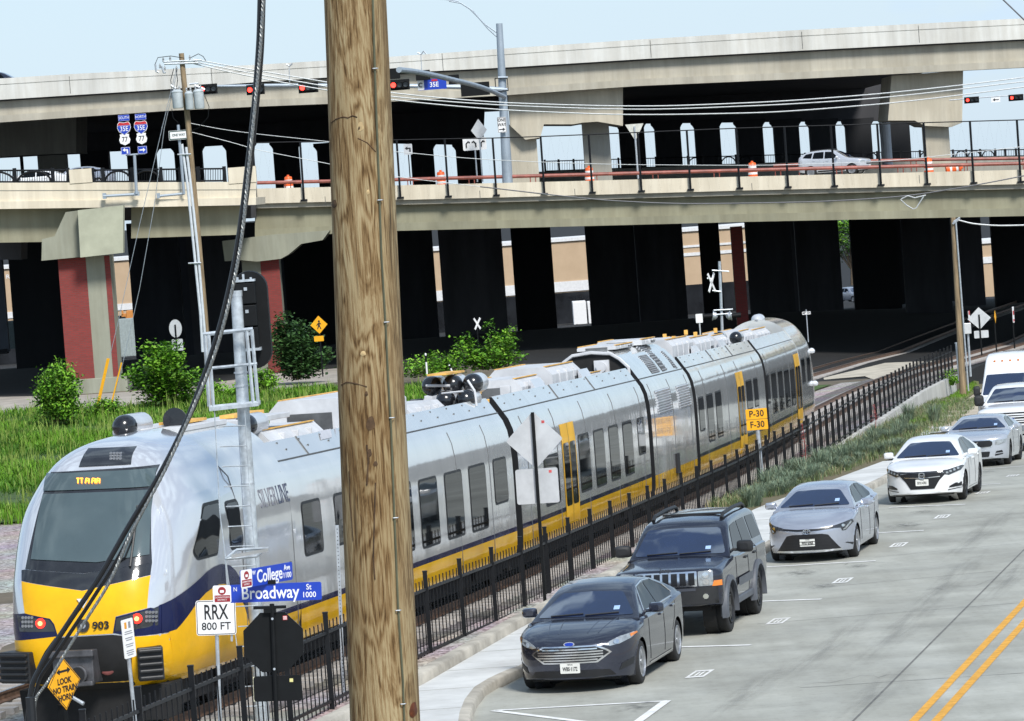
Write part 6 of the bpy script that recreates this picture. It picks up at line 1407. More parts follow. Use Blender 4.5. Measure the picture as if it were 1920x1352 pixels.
V['sd']([(4.3, .95), (4.52, 1.0), (4.5, 1.18), (4.35, 1.2)], mat('tail_lens', (.4, .02, .02), .2, 0, .1, coat=.5), 'tail_lamp', .01); V['sd']([(.7, .26), (4.0, .26), (4.0, .40), (.7, .40)], TRIMB, 'sill_cladding', .01)
b = MB()
for sg in (-1, 1): b = MB(); b.tube([(V['X'](2.2), sg*.55, 1.68), (V['X'](2.4), sg*.55, 1.73), (V['X'](3.7), sg*.55, 1.70)], .02, 5); b.build('roof_rail', TRIMB, V['t'])
# ---- dark car on the upper deck, and cars glimpsed behind the arched railing
PDK = paint('dark_navy_paint', (.02, .025, .045), .3, .2); S9 = dict(S8, paint=PDK); make_vehicle('dark car on the upper deck, only its roof showing above the barrier', 'car', 'moving_car', S9, on_deck(5, 181, 266, R(-6)))
PRD = paint('red_car_paint', (.42, .03, .03), .1, .25); S10 = dict(S3, paint=PW); make_vehicle('white car glimpsed behind the arched railing at the far left', 'car', 'moving_car', S10, on_deck(66, 364, 238, R(170)))
S11 = dict(S3, paint=PS); make_vehicle('silver car glimpsed beside the first cream block behind the railing', 'car', 'moving_car', S11, on_deck(150, 356, 245, R(176)))
S12 = dict(S8, paint=PS); make_vehicle('silver car parked far away in the dark under the right of the overpass', 'car', 'distant_car', S12, on_deck(1599, 566, 440, R(-60)))
# ================================================================ FENCE AND WALL
fe = thing('metal_fence', 'long black metal picket fence beside the railway', 'fence', (fence_x(66), 66, zt(66)-.1))
fpts = []; y = 42.0
while y < 196:
    fpts.append(Vector((fence_x(y), y, zt(y)-.12))); y += 2.36
FH = 1.36
for i, p in enumerate(fpts):
    b = MB(); b.box(p+Vector((0, 0, FH/2+.06)), (.075, .075, FH+.12)); b.box(p+Vector((0, 0, FH+.125)), (.085, .085, .02)); b.build('post', BLACKM, fe, world=True)
for a, c in zip(fpts, fpts[1:]):
    b = MB(); d = c-a
    for h in (.12, FH-.20): b.add([a+Vector((s*.02, 0, h+e)) for s in (-1, 1) for e in (0, .045)]+[c+Vector((s*.02, 0, h+e)) for s in (-1, 1) for e in (0, .045)], [(0, 1, 5, 4), (2, 3, 7, 6), (1, 3, 7, 5), (0, 2, 6, 4)])
    n = 10 if a.y < 100 else (6 if a.y < 114 else 4)
    for k in range(1, n):
        q = a+d*(k/n); b.box(q+Vector((0, 0, .03+(FH-.04)/2)), (.019, .019, FH-.04)); 
    b.build('picket_panel', BLACKM, fe, world=True)
rw_ = thing('retaining_wall', 'pale concrete retaining wall under the far half of the fence', 'wall', (fence_x(150), 150, zs(150)))
b = MB(); rows = []
for i in range(36):
    Y = 96+i*2.8; x = fence_x(Y); top_ = zt(Y)-.10+.0; rows.append([(x+.30, Y, zs(Y)-.4), (x+.22, Y, top_), (x-.14, Y, top_), (x-.14, Y, zt(Y)-1.0)])
b.grid(rows); b.add(rows[-1], [(0, 1, 2, 3)]); b.add(rows[0], [(0, 1, 2, 3)]); b.build('wall_face', mat('wall_concrete', (.52, .51, .48), .9, 0, .2, .7, .12, stretch=(1, 1, .3)), rw_, world=True)
# ================================================================ POLES, CABLES
POLEW = None
def wood_mat():
    m = bpy.data.materials.new('grained_pole_wood'); m.use_nodes = True; t = m.node_tree; b = t.nodes['Principled BSDF']; b.inputs['Roughness'].default_value = .82; b.inputs['Specular IOR Level'].default_value = .25
    tx = t.nodes.new('ShaderNodeTexCoord'); Lk = t.links.new
    def noise(sc, stretch, det=6, rough=.6, dist=0):
        mp = t.nodes.new('ShaderNodeMapping'); mp.inputs['Scale'].default_value = stretch; n = t.nodes.new('ShaderNodeTexNoise'); n.inputs['Scale'].default_value = sc; n.inputs['Detail'].default_value = det; n.inputs['Roughness'].default_value = rough; n.inputs['Distortion'].default_value = dist
        Lk(tx.outputs['Object'], mp.inputs['Vector']); Lk(mp.outputs['Vector'], n.inputs['Vector']); return n.outputs['Fac']
    w1 = noise(1.5, (5.5, 5.5, .7), 5, .6, .8)
    for kx, ky, sz, am in ((678, 238, .13, .5), (690, 738, .20, .8), (692, 362, .13, .5), (640, 372, .10, .35), (700, 1090, .22, .8), (694, 850, .12, .5), (664, 1230, .13, .4), (640, 520, .10, .3)):
        q = on_pole(kx, ky)-pbot; sm_ = t.nodes.new('ShaderNodeVectorMath'); sm_.operation = 'MULTIPLY'; sm_.inputs[1].default_value = (1.4, .6, .5); Lk(tx.outputs['Object'], sm_.inputs[0])
        ds_ = t.nodes.new('ShaderNodeVectorMath'); ds_.operation = 'DISTANCE'; ds_.inputs[1].default_value = (q.x*1.4, q.y*.6, q.z*.5); Lk(sm_.outputs['Vector'], ds_.inputs[0])
        mr = t.nodes.new('ShaderNodeMapRange'); mr.interpolation_type = 'SMOOTHERSTEP'; mr.inputs['From Max'].default_value = sz; mr.inputs['To Min'].default_value = am*.5; mr.inputs['To Max'].default_value = 0; Lk(ds_.outputs['Value'], mr.inputs['Value'])
        a_ = t.nodes.new('ShaderNodeMath'); Lk(w1, a_.inputs[0]); Lk(mr.outputs['Result'], a_.inputs[1]); w1 = a_.outputs[0]
    wv = t.nodes.new('ShaderNodeMath'); wv.operation = 'MULTIPLY'; wv.inputs[1].default_value = 34; Lk(w1, wv.inputs[0])
    sn = t.nodes.new('ShaderNodeMath'); sn.operation = 'SINE'; Lk(wv.outputs[0], sn.inputs[0])
    fib = noise(34, (3, 3, .10), 8, .75); big = noise(2.2, (1, 1, .4), 4)
    ad = t.nodes.new('ShaderNodeMath'); ad.operation = 'MULTIPLY_ADD'; ad.inputs[1].default_value = .085; Lk(sn.outputs[0], ad.inputs[0]); Lk(fib, ad.inputs[2])
    rp = t.nodes.new('ShaderNodeValToRGB'); e = rp.color_ramp.elements; e[0].position = .33; e[0].color = (.075, .040, .014, 1); e[1].position = .62; e[1].color = (.41, .325, .195, 1); q = e.new(.46); q.color = (.25, .162, .078, 1); Lk(ad.outputs[0], rp.inputs['Fac'])
    r2 = t.nodes.new('ShaderNodeValToRGB'); e = r2.color_ramp.elements; e[0].position = .3; e[0].color = (.66, .58, .46, 1); e[1].position = .68; e[1].color = (1, 1, .95, 1); Lk(big, r2.inputs['Fac'])
    mx = t.nodes.new('ShaderNodeMix'); mx.data_type = 'RGBA'; mx.blend_type = 'MULTIPLY'; mx.inputs['Factor'].default_value = 1; Lk(rp.outputs['Color'], mx.inputs['A']); Lk(r2.outputs['Color'], mx.inputs['B'])
    cr = noise(9, (2.6, 2.6, .10), 3, .5); r3 = t.nodes.new('ShaderNodeValToRGB'); e = r3.color_ramp.elements; e[0].position = .27; e[0].color = (.16, .11, .07, 1); e[1].position = .36; e[1].color = (1, 1, 1, 1); Lk(cr, r3.inputs['Fac'])
    m2 = t.nodes.new('ShaderNodeMix'); m2.data_type = 'RGBA'; m2.blend_type = 'MULTIPLY'; m2.inputs['Factor'].default_value = .8; Lk(mx.outputs['Result'], m2.inputs['A']); Lk(r3.outputs['Color'], m2.inputs['B']); 
    # right side of the pole, blended slightly towards a paler grey
    sp = t.nodes.new('ShaderNodeSeparateXYZ'); Lk(tx.outputs['Object'], sp.inputs['Vector'])
    gx = t.nodes.new('ShaderNodeMapRange'); gx.inputs['From Min'].default_value = .075; gx.inputs['From Max'].default_value = .13
    la = t.nodes.new('ShaderNodeMath'); la.operation = 'MULTIPLY_ADD'; la.inputs[1].default_value = -(ptop.x-pbot.x)/(ptop.z-pbot.z); Lk(sp.outputs['Z'], la.inputs[0]); Lk(sp.outputs['X'], la.inputs[2]); Lk(la.outputs[0], gx.inputs['Value'])
    gm = t.nodes.new('ShaderNodeMath'); gm.operation = 'MULTIPLY'; gm.inputs[1].default_value = .08; Lk(gx.outputs['Result'], gm.inputs[0])
    m3_ = t.nodes.new('ShaderNodeMix'); m3_.data_type = 'RGBA'; m3_.inputs['B'].default_value = (.36, .36, .25, 1); Lk(gm.outputs[0], m3_.inputs['Factor']); Lk(m2.outputs['Result'], m3_.inputs['A']); Lk(m3_.outputs['Result'], b.inputs['Base Color'])
    bp = t.nodes.new('ShaderNodeBump'); bp.inputs['Strength'].default_value = .5; bp.inputs['Distance'].default_value = .012; Lk(ad.outputs[0], bp.inputs['Height']); Lk(bp.outputs['Normal'], b.inputs['Normal'])
    return m
PY = 20.0
ptop, pbot = P(664, -40, PY), P(724, 1400, PY); kk = K(PY)
bp_ = thing('utility_pole', 'big weathered wooden utility pole standing close to the camera', 'utility pole', pbot)
b = MB(); n = 40; rows = []
for i in range(25):
    f = i/24; c = pbot+(ptop-pbot)*f; r = (66.5-8.5*f)/kk
    rows.append([c+Vector((r*math.cos(a)*(1+.006*math.sin(3*a+f*9)), r*math.sin(a), 0)) for a in [2*math.pi*k/n for k in range(n)]])
ext0, ext1 = pbot+(pbot-ptop)*1.3, ptop+(ptop-pbot)*.4
def on_pole(x, y, out=.0):
    """a point on the near face of the pole, from its position in the survey picture"""
    f = (1400-y)/1440; c = pbot+(ptop-pbot)*f; r = (66.5-8.5*f)/kk+out; q = P(x, y, PY); dx = max(-r*.999, min(r*.999, q.x-c.x)); return Vector((q.x, c.y-math.sqrt(r*r-dx*dx), q.z))
b = MB(); b.grid([[ext0+(p-pbot)*1.1 for p in rows[0]]]+rows+[[ext1+(p-ptop)*.97 for p in rows[-1]]], closed=True); b.build('trunk', wood_mat(), bp_, smooth=True, world=True)
b = MB(); wl = [(700, -30), (703, 80), (707, 200), (712, 330), (717, 480), (725, 610), (729, 700), (735, 800), (741, 960), (748, 1130), (757, 1270), (761, 1380)]
b.tube([on_pole(x, y, .006) for x, y in wl], .006, 6); b.build('ground_wire', mat('dull_green_wire', (.12, .12, .07), .6, .2, .2), bp_, world=True)
b = MB()
for x, y in ((705, 130), (714, 375), (726, 602), (736, 780), (743, 966), (748, 1138), (757, 1312)):
    p = on_pole(x, y, .012); b.tube([p+Vector((-.014, .008, 0)), p+Vector((-.010, -.006, 0)), p+Vector((.010, -.006, 0)), p+Vector((.014, .008, 0))], .003, 5)
b.build('wire_staples', STEEL, bp_, world=True)
KN = mat('knot_dark_wood', (.10, .055, .025), .9, 0, .4, 20); KN2 = mat('knot_pale_wood', (.50, .36, .18), .9, 0, .3, 12)
def knot(x, y, w, h, m=KN, rings=True):
    rws = []
    for k in range(5):
        f = k/4; rws.append([on_pole(x+w*f*math.cos(a)*(1+.15*math.sin(3*a)), y+h*f*math.sin(a)*(1+.12*math.cos(2*a+1)), .0045-.003*f) for a in [2*math.pi*j/18 for j in range(18)]])
    b = MB(); b.grid(rws, closed=True); b.build('knot', m, bp_, smooth=True, world=True, recalc=False)
knot(678, 238, 6, 9, KN2); knot(676, 240, 3, 6); knot(683, 660, 5, 5, KN2); knot(689, 735, 3, 5, KN); knot(776, 1326, 7, 15, mat('resin_spot', (.13, .035, .012), .4, 0, .3, 30)); knot(628, 382, 5, 8, KN); knot(692, 360, 3, 5, KN2); knot(697, 790, 8, 14, KN); knot(695, 845, 4, 8, KN); knot(706, 865, 4, 5, KN)
def cracks(pts, w=.0035):
    b = MB(); b.tube([on_pole(x, y, .001) for x, y in pts], w, 4); b.build('crack', KN, bp_, world=True)
cracks([(622, 231), (632, 224), (645, 220), (655, 222), (663, 218), (672, 221)]); cracks([(641, 720), (652, 714), (668, 716), (690, 722)]); cracks([(706, 900), (704, 970), (702, 1040), (705, 1080)], .004); cracks([(690, 830), (693, 860), (690, 905)], .005); cracks([(673, 260), (690, 268), (706, 285)], .003); cracks([(656, 880), (660, 960), (664, 1010)], .0025); cracks([(650, 1130), (658, 1210), (655, 1280)], .0025)
# service cable: two black conductors and a bare strand
sc_t = thing('service_cable', 'black twisted overhead service cable crossing in front of the train nose', 'cable', P(489, 0, 20.5))
def path(pts, Y, off=(0, 0)):
    return [P(x+off[0], y+off[1], Y) for x, y in pts]
def dense(pts, n=6):
    tx_ = smooth_tab([(i, p[0]) for i, p in enumerate(pts)]); ty_ = smooth_tab([(i, p[1]) for i, p in enumerate(pts)])
    return [(a[1], c[1]) for a, c in zip(tx_, ty_)]
CB = dense([(489, -20), (487, 60), (478, 190), (464, 320), (449, 440), (425, 565), (392, 680), (350, 790), (300, 890), (243, 985), (185, 1085), (128, 1170), (78, 1248), (60, 1290), (53, 1352), (50, 1390)])
b = MB(); b.tube(path(CB, 20.5, (-1, 0)), .014, 8); b.build('black_conductor', mat('black_cable_jacket', (.012, .012, .013), .42, 0, .15, 30), sc_t, smooth=True, world=True)
CB2 = dense([(491, -20), (488, 80), (474, 240), (452, 420), (420, 590), (372, 735), (312, 862), (262, 960), (215, 1050), (165, 1130), (104, 1222), (68, 1280), (58, 1330), (55, 1390)])
b = MB(); b.tube(path(CB2, 20.53, (4, 0)), .0105, 8); b.build('black_conductor', MATS['black_cable_jacket'], sc_t, smooth=True, world=True)
CB3 = dense([(495, -20), (489, 80), (480, 180), (466, 320), (454, 440), (436, 540), (404, 660), (362, 765), (310, 880), (246, 1000), (206, 1090), (150, 1180), (92, 1275), (66, 1315), (62, 1352)])
STR = mat('bare_strand', (.30, .31, .30), .45, .6, .35, 60, stretch=(1, 1, 3)); b = MB(); pp = path(CB3, 20.46)
b.tube(pp, .008, 8)
for ph in (0, 1, 2):
    hp = []
    for i in range(len(pp)-1):
        for k in range(6):
            q = pp[i]+(pp[i+1]-pp[i])*(k/6); a = (i*6+k)*.55+ph*2.094; hp.append(q+Vector((math.cos(a)*.006, math.sin(a)*.006, 0)))
    b.tube(hp, .0045, 5)
b.build('bare_strand', STR, sc_t, smooth=True, world=True)
b = MB(); q = P(58, 1325, 20.4); b.tube([q+Vector((0, 0, .05)), q-Vector((0, 0, .09))], .026, 10); b.build('cable_clamp', DARK, sc_t, world=True)
# left utility pole with transformers
def tubes(t, name, m, lines, Y, r, n=6):
    b = MB()
    for l in lines: b.tube([P(x, y, Y) for x, y in l], r, n)
    return b.build(name, m, t, world=True)
YU = 185.0; ku = K(YU)
up = thing('utility_pole', 'slim wooden utility pole carrying three grey transformers, left of the big pole', 'utility pole', P(396, 760, YU))
b = MB(); b.tube([P(340, 100, YU), P(352, 225, YU), P(369, 420, YU), P(384, 600, YU), P(397, 775, YU)], [.125, .135, .15, .165, .18], 14); b.build('trunk', WOOD, up, smooth=True, world=True)
for x, y0, y1, w_ in ((333, 171, 203, 20), (355, 174, 205, 15), (373, 170, 204, 19)):
    p = P(x, (y0+y1)/2, YU-.35 if x != 355 else YU-.5); h = (y1-y0)/ku; r = w_/2/ku
    b = MB(); b.lathe([(r*.92, -h/2), (r, -h/2+.05), (r, h/2-.08), (r*1.06, h/2-.06), (r*1.06, h/2-.02), (r*.7, h/2+.06), (.03, h/2+.09)], 20, Matrix.Translation(p)); tcan = b.build('transformer', mat('transformer_grey', (.50, .55, .57), .5, .1, .12, 3), up, smooth=True, world=True)
    b = MB()
    for dx in (-r*.5, r*.5): b.lathe([(.035, 0), (.05, .04), (.03, .08), (.05, .12), (.02, .2)], 8, Matrix.Translation(p+Vector((dx, 0, h/2+.05))))
    b.build('bushings', mat('porcelain_grey', (.35, .37, .38), .3, 0, .1), tcan, world=True); b = MB(); b.box(p+Vector((0, .32, 0)), (.12, .5, .5)); b.build('bracket', STEEL, tcan, world=True)
tubes(up, 'crossarm', STEEL, [[(306, 116), (378, 113)], [(308, 120), (372, 118)]], YU-.2, .05, 6)
b = MB()
for x, y in ((306, 112), (319, 110), (356, 108), (300, 124), (309, 128), (331, 128)):
    p = P(x, y, YU-.2); b.lathe([(.03, -.1), (.06, -.06), (.03, -.02), (.06, .02), (.03, .06), (.02, .12)], 8, Matrix.Translation(p))
b.build('insulators', MATS['porcelain_grey'], up, world=True)
tubes(up, 'fuse_cutouts', STEEL, [[(291, 120), (293, 134), (298, 136)], [(303, 124), (307, 137), (311, 136)], [(320, 160), (330, 166)], [(365, 160), (384, 168)], [(355, 158), (372, 156)]], YU-.3, .05, 6)
tubes(up, 'jumper_wires', BLACKM, [[(291, 120), (296, 108), (320, 105), (345, 109)], [(358, 108), (372, 101), (381, 106), (386, 114)], [(326, 128), (320, 150), (322, 165)], [(330, 128), (333, 150), (331, 166)], [(384, 180), (392, 200), (390, 220), (372, 240), (358, 246)], [(322, 205), (325, 222), (334, 230)], [(384, 112), (386, 114)]], YU-.3, .016, 4)
tubes(up, 'conduit', mat('white_conduit', (.62, .66, .70), .4, .1, .08, 4), [[(341, 270), (352, 350), (364, 470), (376, 590), (380, 660)], [(349, 276), (358, 350), (371, 470), (381, 590), (387, 662)]], YU-.25, .065, 8)
for l_ in ([(353, 494), (377, 493)], [(333, 290), (358, 289)]): tubes(up, 'conduit_bracket', STEEL, [l_], YU-.35, .04, 5)
tubes(up, 'guy_wire', STEEL, [[(331, 128), (304, 240), (262, 420), (220, 610), (184, 760)], [(333, 130), (308, 240), (290, 380), (262, 540), (226, 700), (205, 770)], [(305, 236), (303, 240)]], YU-.2, .014, 4)
for x0, y0, x1, y1 in ((203, 672, 180, 775), (228, 680, 203, 780)):
    gg = thing('guy_guard', 'yellow guy wire guard ' + ('in front of the brick panel of the pier' if x0 < 210 else 'in front of the grey side of the pier'), 'guy guard', P(x1, y1, YU), group='yellow guy guards'); b = MB()
    for d in ((-1.5, 1.5) if x0 < 210 else (0,)): b.tube([P(x0+d, y0, YU-.3), P(x1+d, y1, YU-.3)], .04, 6)
    b.build('sleeve', mat('yellow_guard', (.85, .42, .01), .45, 0, .05), gg, world=True)
# overhead wires
def wires(label, lines, Y, r, m=STEEL, name='overhead_wire', group=None):
    t = thing(name, label, 'wire', P(*lines[0][0], Y), group=group)
    for l in lines:
        b = MB(); b.tube([P(x, y, Y) for x, y in dense(l)], r, 5); b.build('wire', m, t, world=True)
    return t
LW = mat('pale_wire', (.55, .57, .58), .45, .4, .1, 8); DW = mat('grey_wire', (.14, .14, .15), .5, .3, .1, 8)
wires('three pale power wires sagging across the upper overpass from the transformer pole', [[(362, 111), (440, 125), (600, 152), (735, 174), (980, 194), (1200, 199), (1400, 193), (1600, 180), (1790, 161), (1960, 140)], [(362, 115), (440, 131), (600, 160), (735, 181), (980, 199), (1200, 205), (1400, 199), (1620, 186), (1860, 160), (1960, 148)], [(362, 119), (440, 137), (600, 167), (735, 187), (980, 208), (1200, 215), (1400, 212), (1640, 196), (1920, 163), (1960, 158)]], YU, .03, LW)
wires('thin service wires running from the transformer pole behind the big pole', [[(356, 231), (420, 243), (480, 251), (600, 264), (735, 280)], [(360, 248), (430, 266), (480, 280), (600, 304), (735, 330), (900, 350), (1040, 367)], [(735, 284), (930, 300), (1200, 309), (1400, 310), (1640, 303), (1800, 288), (1960, 270)]], YU, .016, LW)
tw = wires('lashed communication cable hanging along the olive girder', [[(900, 350), (1060, 368), (1160, 377), (1300, 382), (1500, 379), (1680, 369), (1800, 352), (1960, 322)]], YU, .03, DW)
tubes(tw, 'splice_loop', LW, [[(1690, 373), (1702, 367), (1715, 371), (1736, 366)], [(1688, 374), (1700, 385), (1712, 392), (1718, 390), (1732, 368)]], YU-.1, .028, 5)
# thin wire at the upper right corner and the far-left stays
wires('thin dark wire crossing the top right corner of the sky', [[(1876, -5), (1900, 18), (1925, 42)]], 60, .012, DW)
# right utility pole
YR = 186.0
ur = thing('utility_pole', 'slim wooden utility pole at the right end of the black fence', 'utility pole', P(1806, 735, YR))
b = MB(); b.tube([P(1787, 408, YR), P(1796, 560, YR), P(1806, 740, YR)], [.12, .145, .17], 14); b.build('trunk', WOOD, ur, smooth=True, world=True)
tubes(ur, 'conduit', STEEL, [[(1792, 412), (1803, 560), (1816, 733)]], YR-.2, .04, 6); tubes(ur, 'pole_clamp', STEEL, [[(1786, 420), (1797, 412)], [(1788, 416), (1800, 408)]], YR-.2, .05, 5)
wires('striped pale wire leaving the right utility pole', [[(1794, 412), (1830, 420), (1880, 423), (1960, 421)]], YR, .035, LW)
gp = thing('steel_post', 'thick galvanised post left of the right utility pole', 'post', P(1799, 712, 188)); tubes(gp, 'tube', STEEL, [[(1793, 643), (1799, 714)]], 188, .06, 8); tubes(gp, 'cap', STEEL, [[(1793, 642), (1793, 644.5)]], 188, .08, 8)
gp = thing('meter_post', 'galvanised post with a white cabinet right of the right utility pole', 'post', P(1820, 704, 187)); tubes(gp, 'tube', STEEL, [[(1814, 612), (1820, 706)]], 187, .055, 8); b = MB(); pbox(b, 1808, 606, 1821, 626, 186.8, .25); b.build('cabinet', ALU, gp, world=True, bevel=.02)
# ================================================================ SIGNALS
SIGB = mat('signal_and_shade_black', (.006, .007, .008), .6, 0, .15, 6, spec=.2); LRED = mat('lit_red_lens', (1, .04, .03), .3, 0, 0, emis=5, ecol=(1, .03, .02)); LOFF = mat('unlit_lens', (.05, .06, .07), .25, 0, .1)
YS = 243.0; ks = K(YS)
sp_ = thing('signal_pole', 'tall galvanised traffic signal pole with two long mast arms and street light arm', 'traffic signal', P(951, 342, YS))
b = MB(); b.tube([P(936, 44, YS), P(943, 180, YS), P(952, 345, YS)], [.20, .26, .33], 16); b.build('pole', mat('signal_pole_grey', (.34, .40, .46), .5, .3, .1, 1), sp_, smooth=True, world=True); SPG = MATS['signal_pole_grey']
b = MB(); b.tube([P(944, 168, YS-.2), P(860, 163, YS-1), P(700, 160, YS-1.5), P(520, 160, YS-2), P(376, 162, YS-2)], [.16, .15, .13, .11, .07], 10); b.build('mast_arm', SPG, sp_, smooth=True, world=True)
b = MB(); b.tube([P(*q, YS-.3-i*1.2) for i, q in enumerate(dense([(946, 182), (915, 168), (883, 158), (850, 150), (812, 141), (775, 134), (748, 131)]))][:60], .14, 10); b.build('mast_arm', SPG, sp_, smooth=True, world=True)
tubes(sp_, 'light_arm', SPG, [[(938, 66), (910, 46), (880, 16), (858, 2), (838, -1), (820, -2)], [(937, 74), (915, 54), (886, 20), (864, 6), (842, 2)]], YS, .045, 6)
tubes(sp_, 'arm_clamp', SPG, [[(934, 146), (952, 146)], [(936, 168), (952, 168)]], YS-.3, .1, 6)
tubes(sp_, 'pole_bracket', BLACKM, [[(928, 147), (930, 172), (953, 170), (951, 146), (928, 147)]], YS-.4, .035, 5)
def tsig(cx, cy, w, h, Y, label, lit=True, back=False):
    k = K(Y); c = P(cx, cy, Y); t = thing('traffic_light', label, 'traffic light', c, group='horizontal traffic lights'); W_, H_ = w/k, h/k
    b = MB(); b.box((0, .05, 0), (W_, .06, H_)); b.box((0, -.06, 0) if not back else (0, .16, 0), (W_*.84, .2, H_*.62)); b.build('housing', SIGB, t, bevel=.02)
    if not back:
        for i in range(3):
            x = (-.30+.30*i)*W_; b = MB(); b.cyl((x, -.18, 0), (x, -.165, 0), H_*.24, 16); b.build('lens', LRED if (i == 0 and lit) else LOFF, t)
            b = MB(); r = H_*.28; b.grid([[(x+r*math.cos(a), yy, r*math.sin(a)) for a in [math.pi*(-.1+1.2*j/10) for j in range(11)]] for yy in (-.16, -.38)]); b.build('visor', SIGB, t, smooth=True)
    return t
for cx, cy, w_, h_, lb in ((390, 167, 35, 19, 'red traffic light beside the transformers, at the tip of the mast arm'), (479, 168, 34, 19, 'red traffic light partly behind the black service cable'), (578, 164, 37, 20, 'red traffic light just left of the big wooden pole'), (749, 159, 38, 20, 'red traffic light just right of the big wooden pole')):
    tsig(cx, cy, w_, h_, YS-2.3, lb)
for cx, cy, w_, h_, Y, lb in ((738, 138, 24, 20, 228, 'back of a traffic light at the end of the curved mast arm'), (793, 141, 27, 19, 231, 'back of a traffic light under the middle of the curved mast arm'), (851, 149, 20, 18, 236, 'small black signal back near the bend of the curved mast arm'), (891, 167, 54, 25, 240, 'widest black traffic light back, beside the tall signal pole')):
    tsig(cx, cy, w_, h_, Y, lb, back=True)
gs = thing('signal_sensor', 'small camera sensor on a stalk above the mast arm, left of the big pole', 'camera', P(543, 160, YS-1.9), group='mast arm cameras'); tubes(gs, 'stalk', STEEL, [[(543, 155), (542, 126)]], YS-1.9, .03, 5); tubes(gs, 'camera', STEEL, [[(537, 121), (543, 124), (548, 119)]], YS-1.9, .06, 6)
gs = thing('signal_sensor', 'small camera sensor on a stalk above the blue highway sign', 'camera', P(791, 138, 232), group='mast arm cameras'); tubes(gs, 'stalk', STEEL, [[(791, 138), (789, 100)]], 232, .025, 5); tubes(gs, 'camera', STEEL, [[(783, 99), (790, 102), (794, 96), (799, 101)]], 232, .05, 6)
# ================================================================ SIGNS
def sign_board(t, cx, cz, w, h, m, name='sign_panel', r=.03, y=0.0, th=.012, poly=None):
    b = MB(); b.prism(poly or rrect(cx, cz, w, h, r), y-th/2, y+th/2, 'y'); return b.build(name, m, t)
def border(t, cx, cz, w, h, m, y, r=.03, wd=.012, name='border'):
    b = MB(); o = rrect(cx, cz, w, h, r); i = rrect(cx, cz, w-2*wd, h-2*wd, max(.005, r-wd)); n = len(o)
    b.add([(p[0], y, p[1]) for p in o]+[(p[0], y, p[1]) for p in i], [(k, (k+1) % n, n+(k+1) % n, n+k) for k in range(n)]); return b.build(name, m, t)
def arrow(t, cx, cz, L_, h, m, y, left=False, bent=False):
    s = -1 if left else 1; b = MB()
    pts = [(-.5, .12), (.12, .12), (.12, .42), (.5, 0), (.12, -.42), (.12, -.12), (-.5, -.12)] if not bent else [(-.5, .18), (-.08, .55), (-.08, .30), (.42, .30), (.42, -.5), (.18, -.5), (.18, .06), (-.08, .06), (-.08, -.18)]
    b.prism([(cx+(p[0]*s if not bent else p[0])*L_, cz+p[1]*h) for p in pts], y-.003, y+.002, 'y'); return b.build('arrow', m, t)
def sign_root(label, name, px, py, Y, zb, yaw=0.0, lean=0.0, cat='sign', group=None):
    c = P(px, py, Y); x0 = c.x-math.sin(lean)*(c.z-zb)*math.cos(yaw); y0 = c.y-math.sin(lean)*(c.z-zb)*math.sin(yaw)
    t = thing(name, label, cat, (x0, y0, zb), yaw, group, lean); return t, (c.z-zb)/math.cos(lean)
def post(t, z1, r=.03, m=STEEL, y=.03, z0=-.05, sq=False, name='post'):
    b = MB()
    if sq: b.box((0, y, (z0+z1)/2), (r*2, r*2, z1-z0))
    else: b.cyl((0, y, z0), (0, y, z1), r, 10)
    return b.build(name, m, t)
# stop sign seen from behind with two street name blades
kS = K(50)
t, h = sign_root('shade-darkened back of an octagonal stop sign with blue street name blades on top', 'stop_sign', 513, 1204, 50, .1, 0, R(2.1))
post(t, h+.50, .032, SIGB, -.035)
ra = .385/math.cos(R(22.5)); sb_ = sign_board(t, 0, h, 0, 0, SIGB, 'octagon_panel', poly=[(ra*math.cos(R(22.5+45*i)), h+ra*math.sin(R(22.5+45*i))) for i in range(8)])  # octagon and lower plate coloured near-black for the shade on their backs
b = MB(); ri = ra*.965; b.prism([(ra*math.cos(R(22.5+45*i)), h+ra*math.sin(R(22.5+45*i))) for i in range(8)], .008, .012); b.build('sign_rim', STEEL, t)
for dz in (.31, -.34): b = MB(); b.cyl((0, -.07, h+dz), (0, -.078, h+dz), .016, 10); b.build('bolt', STEEL, t)
b = MB(); b.box((.16, -.009, h+.31), (.055, .004, .055)); st_ = b.build('red_sticker', mat('red_sticker', (.6, .09, .09), .5, 0, .1), t)
b = MB(); [b.box((.16, -.0125, h+.31+d), (.045, .002, .007)) for d in (.015, 0, -.015)]; b.build('sticker_lines', WHITE, st_)
sign_board(t, .03, h-.60, .62, .33, SIGB, 'lower_plate', .04); b = MB(); b.box((.21, -.009, h-.50), (.045, .004, .045)); b.build('yellow_sticker', mat('pale_yellow_sticker', (.65, .60, .25), .5, 0, .1), t); b = MB(); b.b2((-.285, -.004, h-.76), (-.268, .008, h-.44)); b.build('plate_edge', mat('plate_edge_cream', (.6, .58, .42), .5, 0, 0), t)
b = MB(); b.box((-.03, -.03, h+.455), (.42, .07, .035)); b.box((-.03, -.03, h+.415), (.16, .06, .06)); b.build('blade_bracket', SIGB, t)
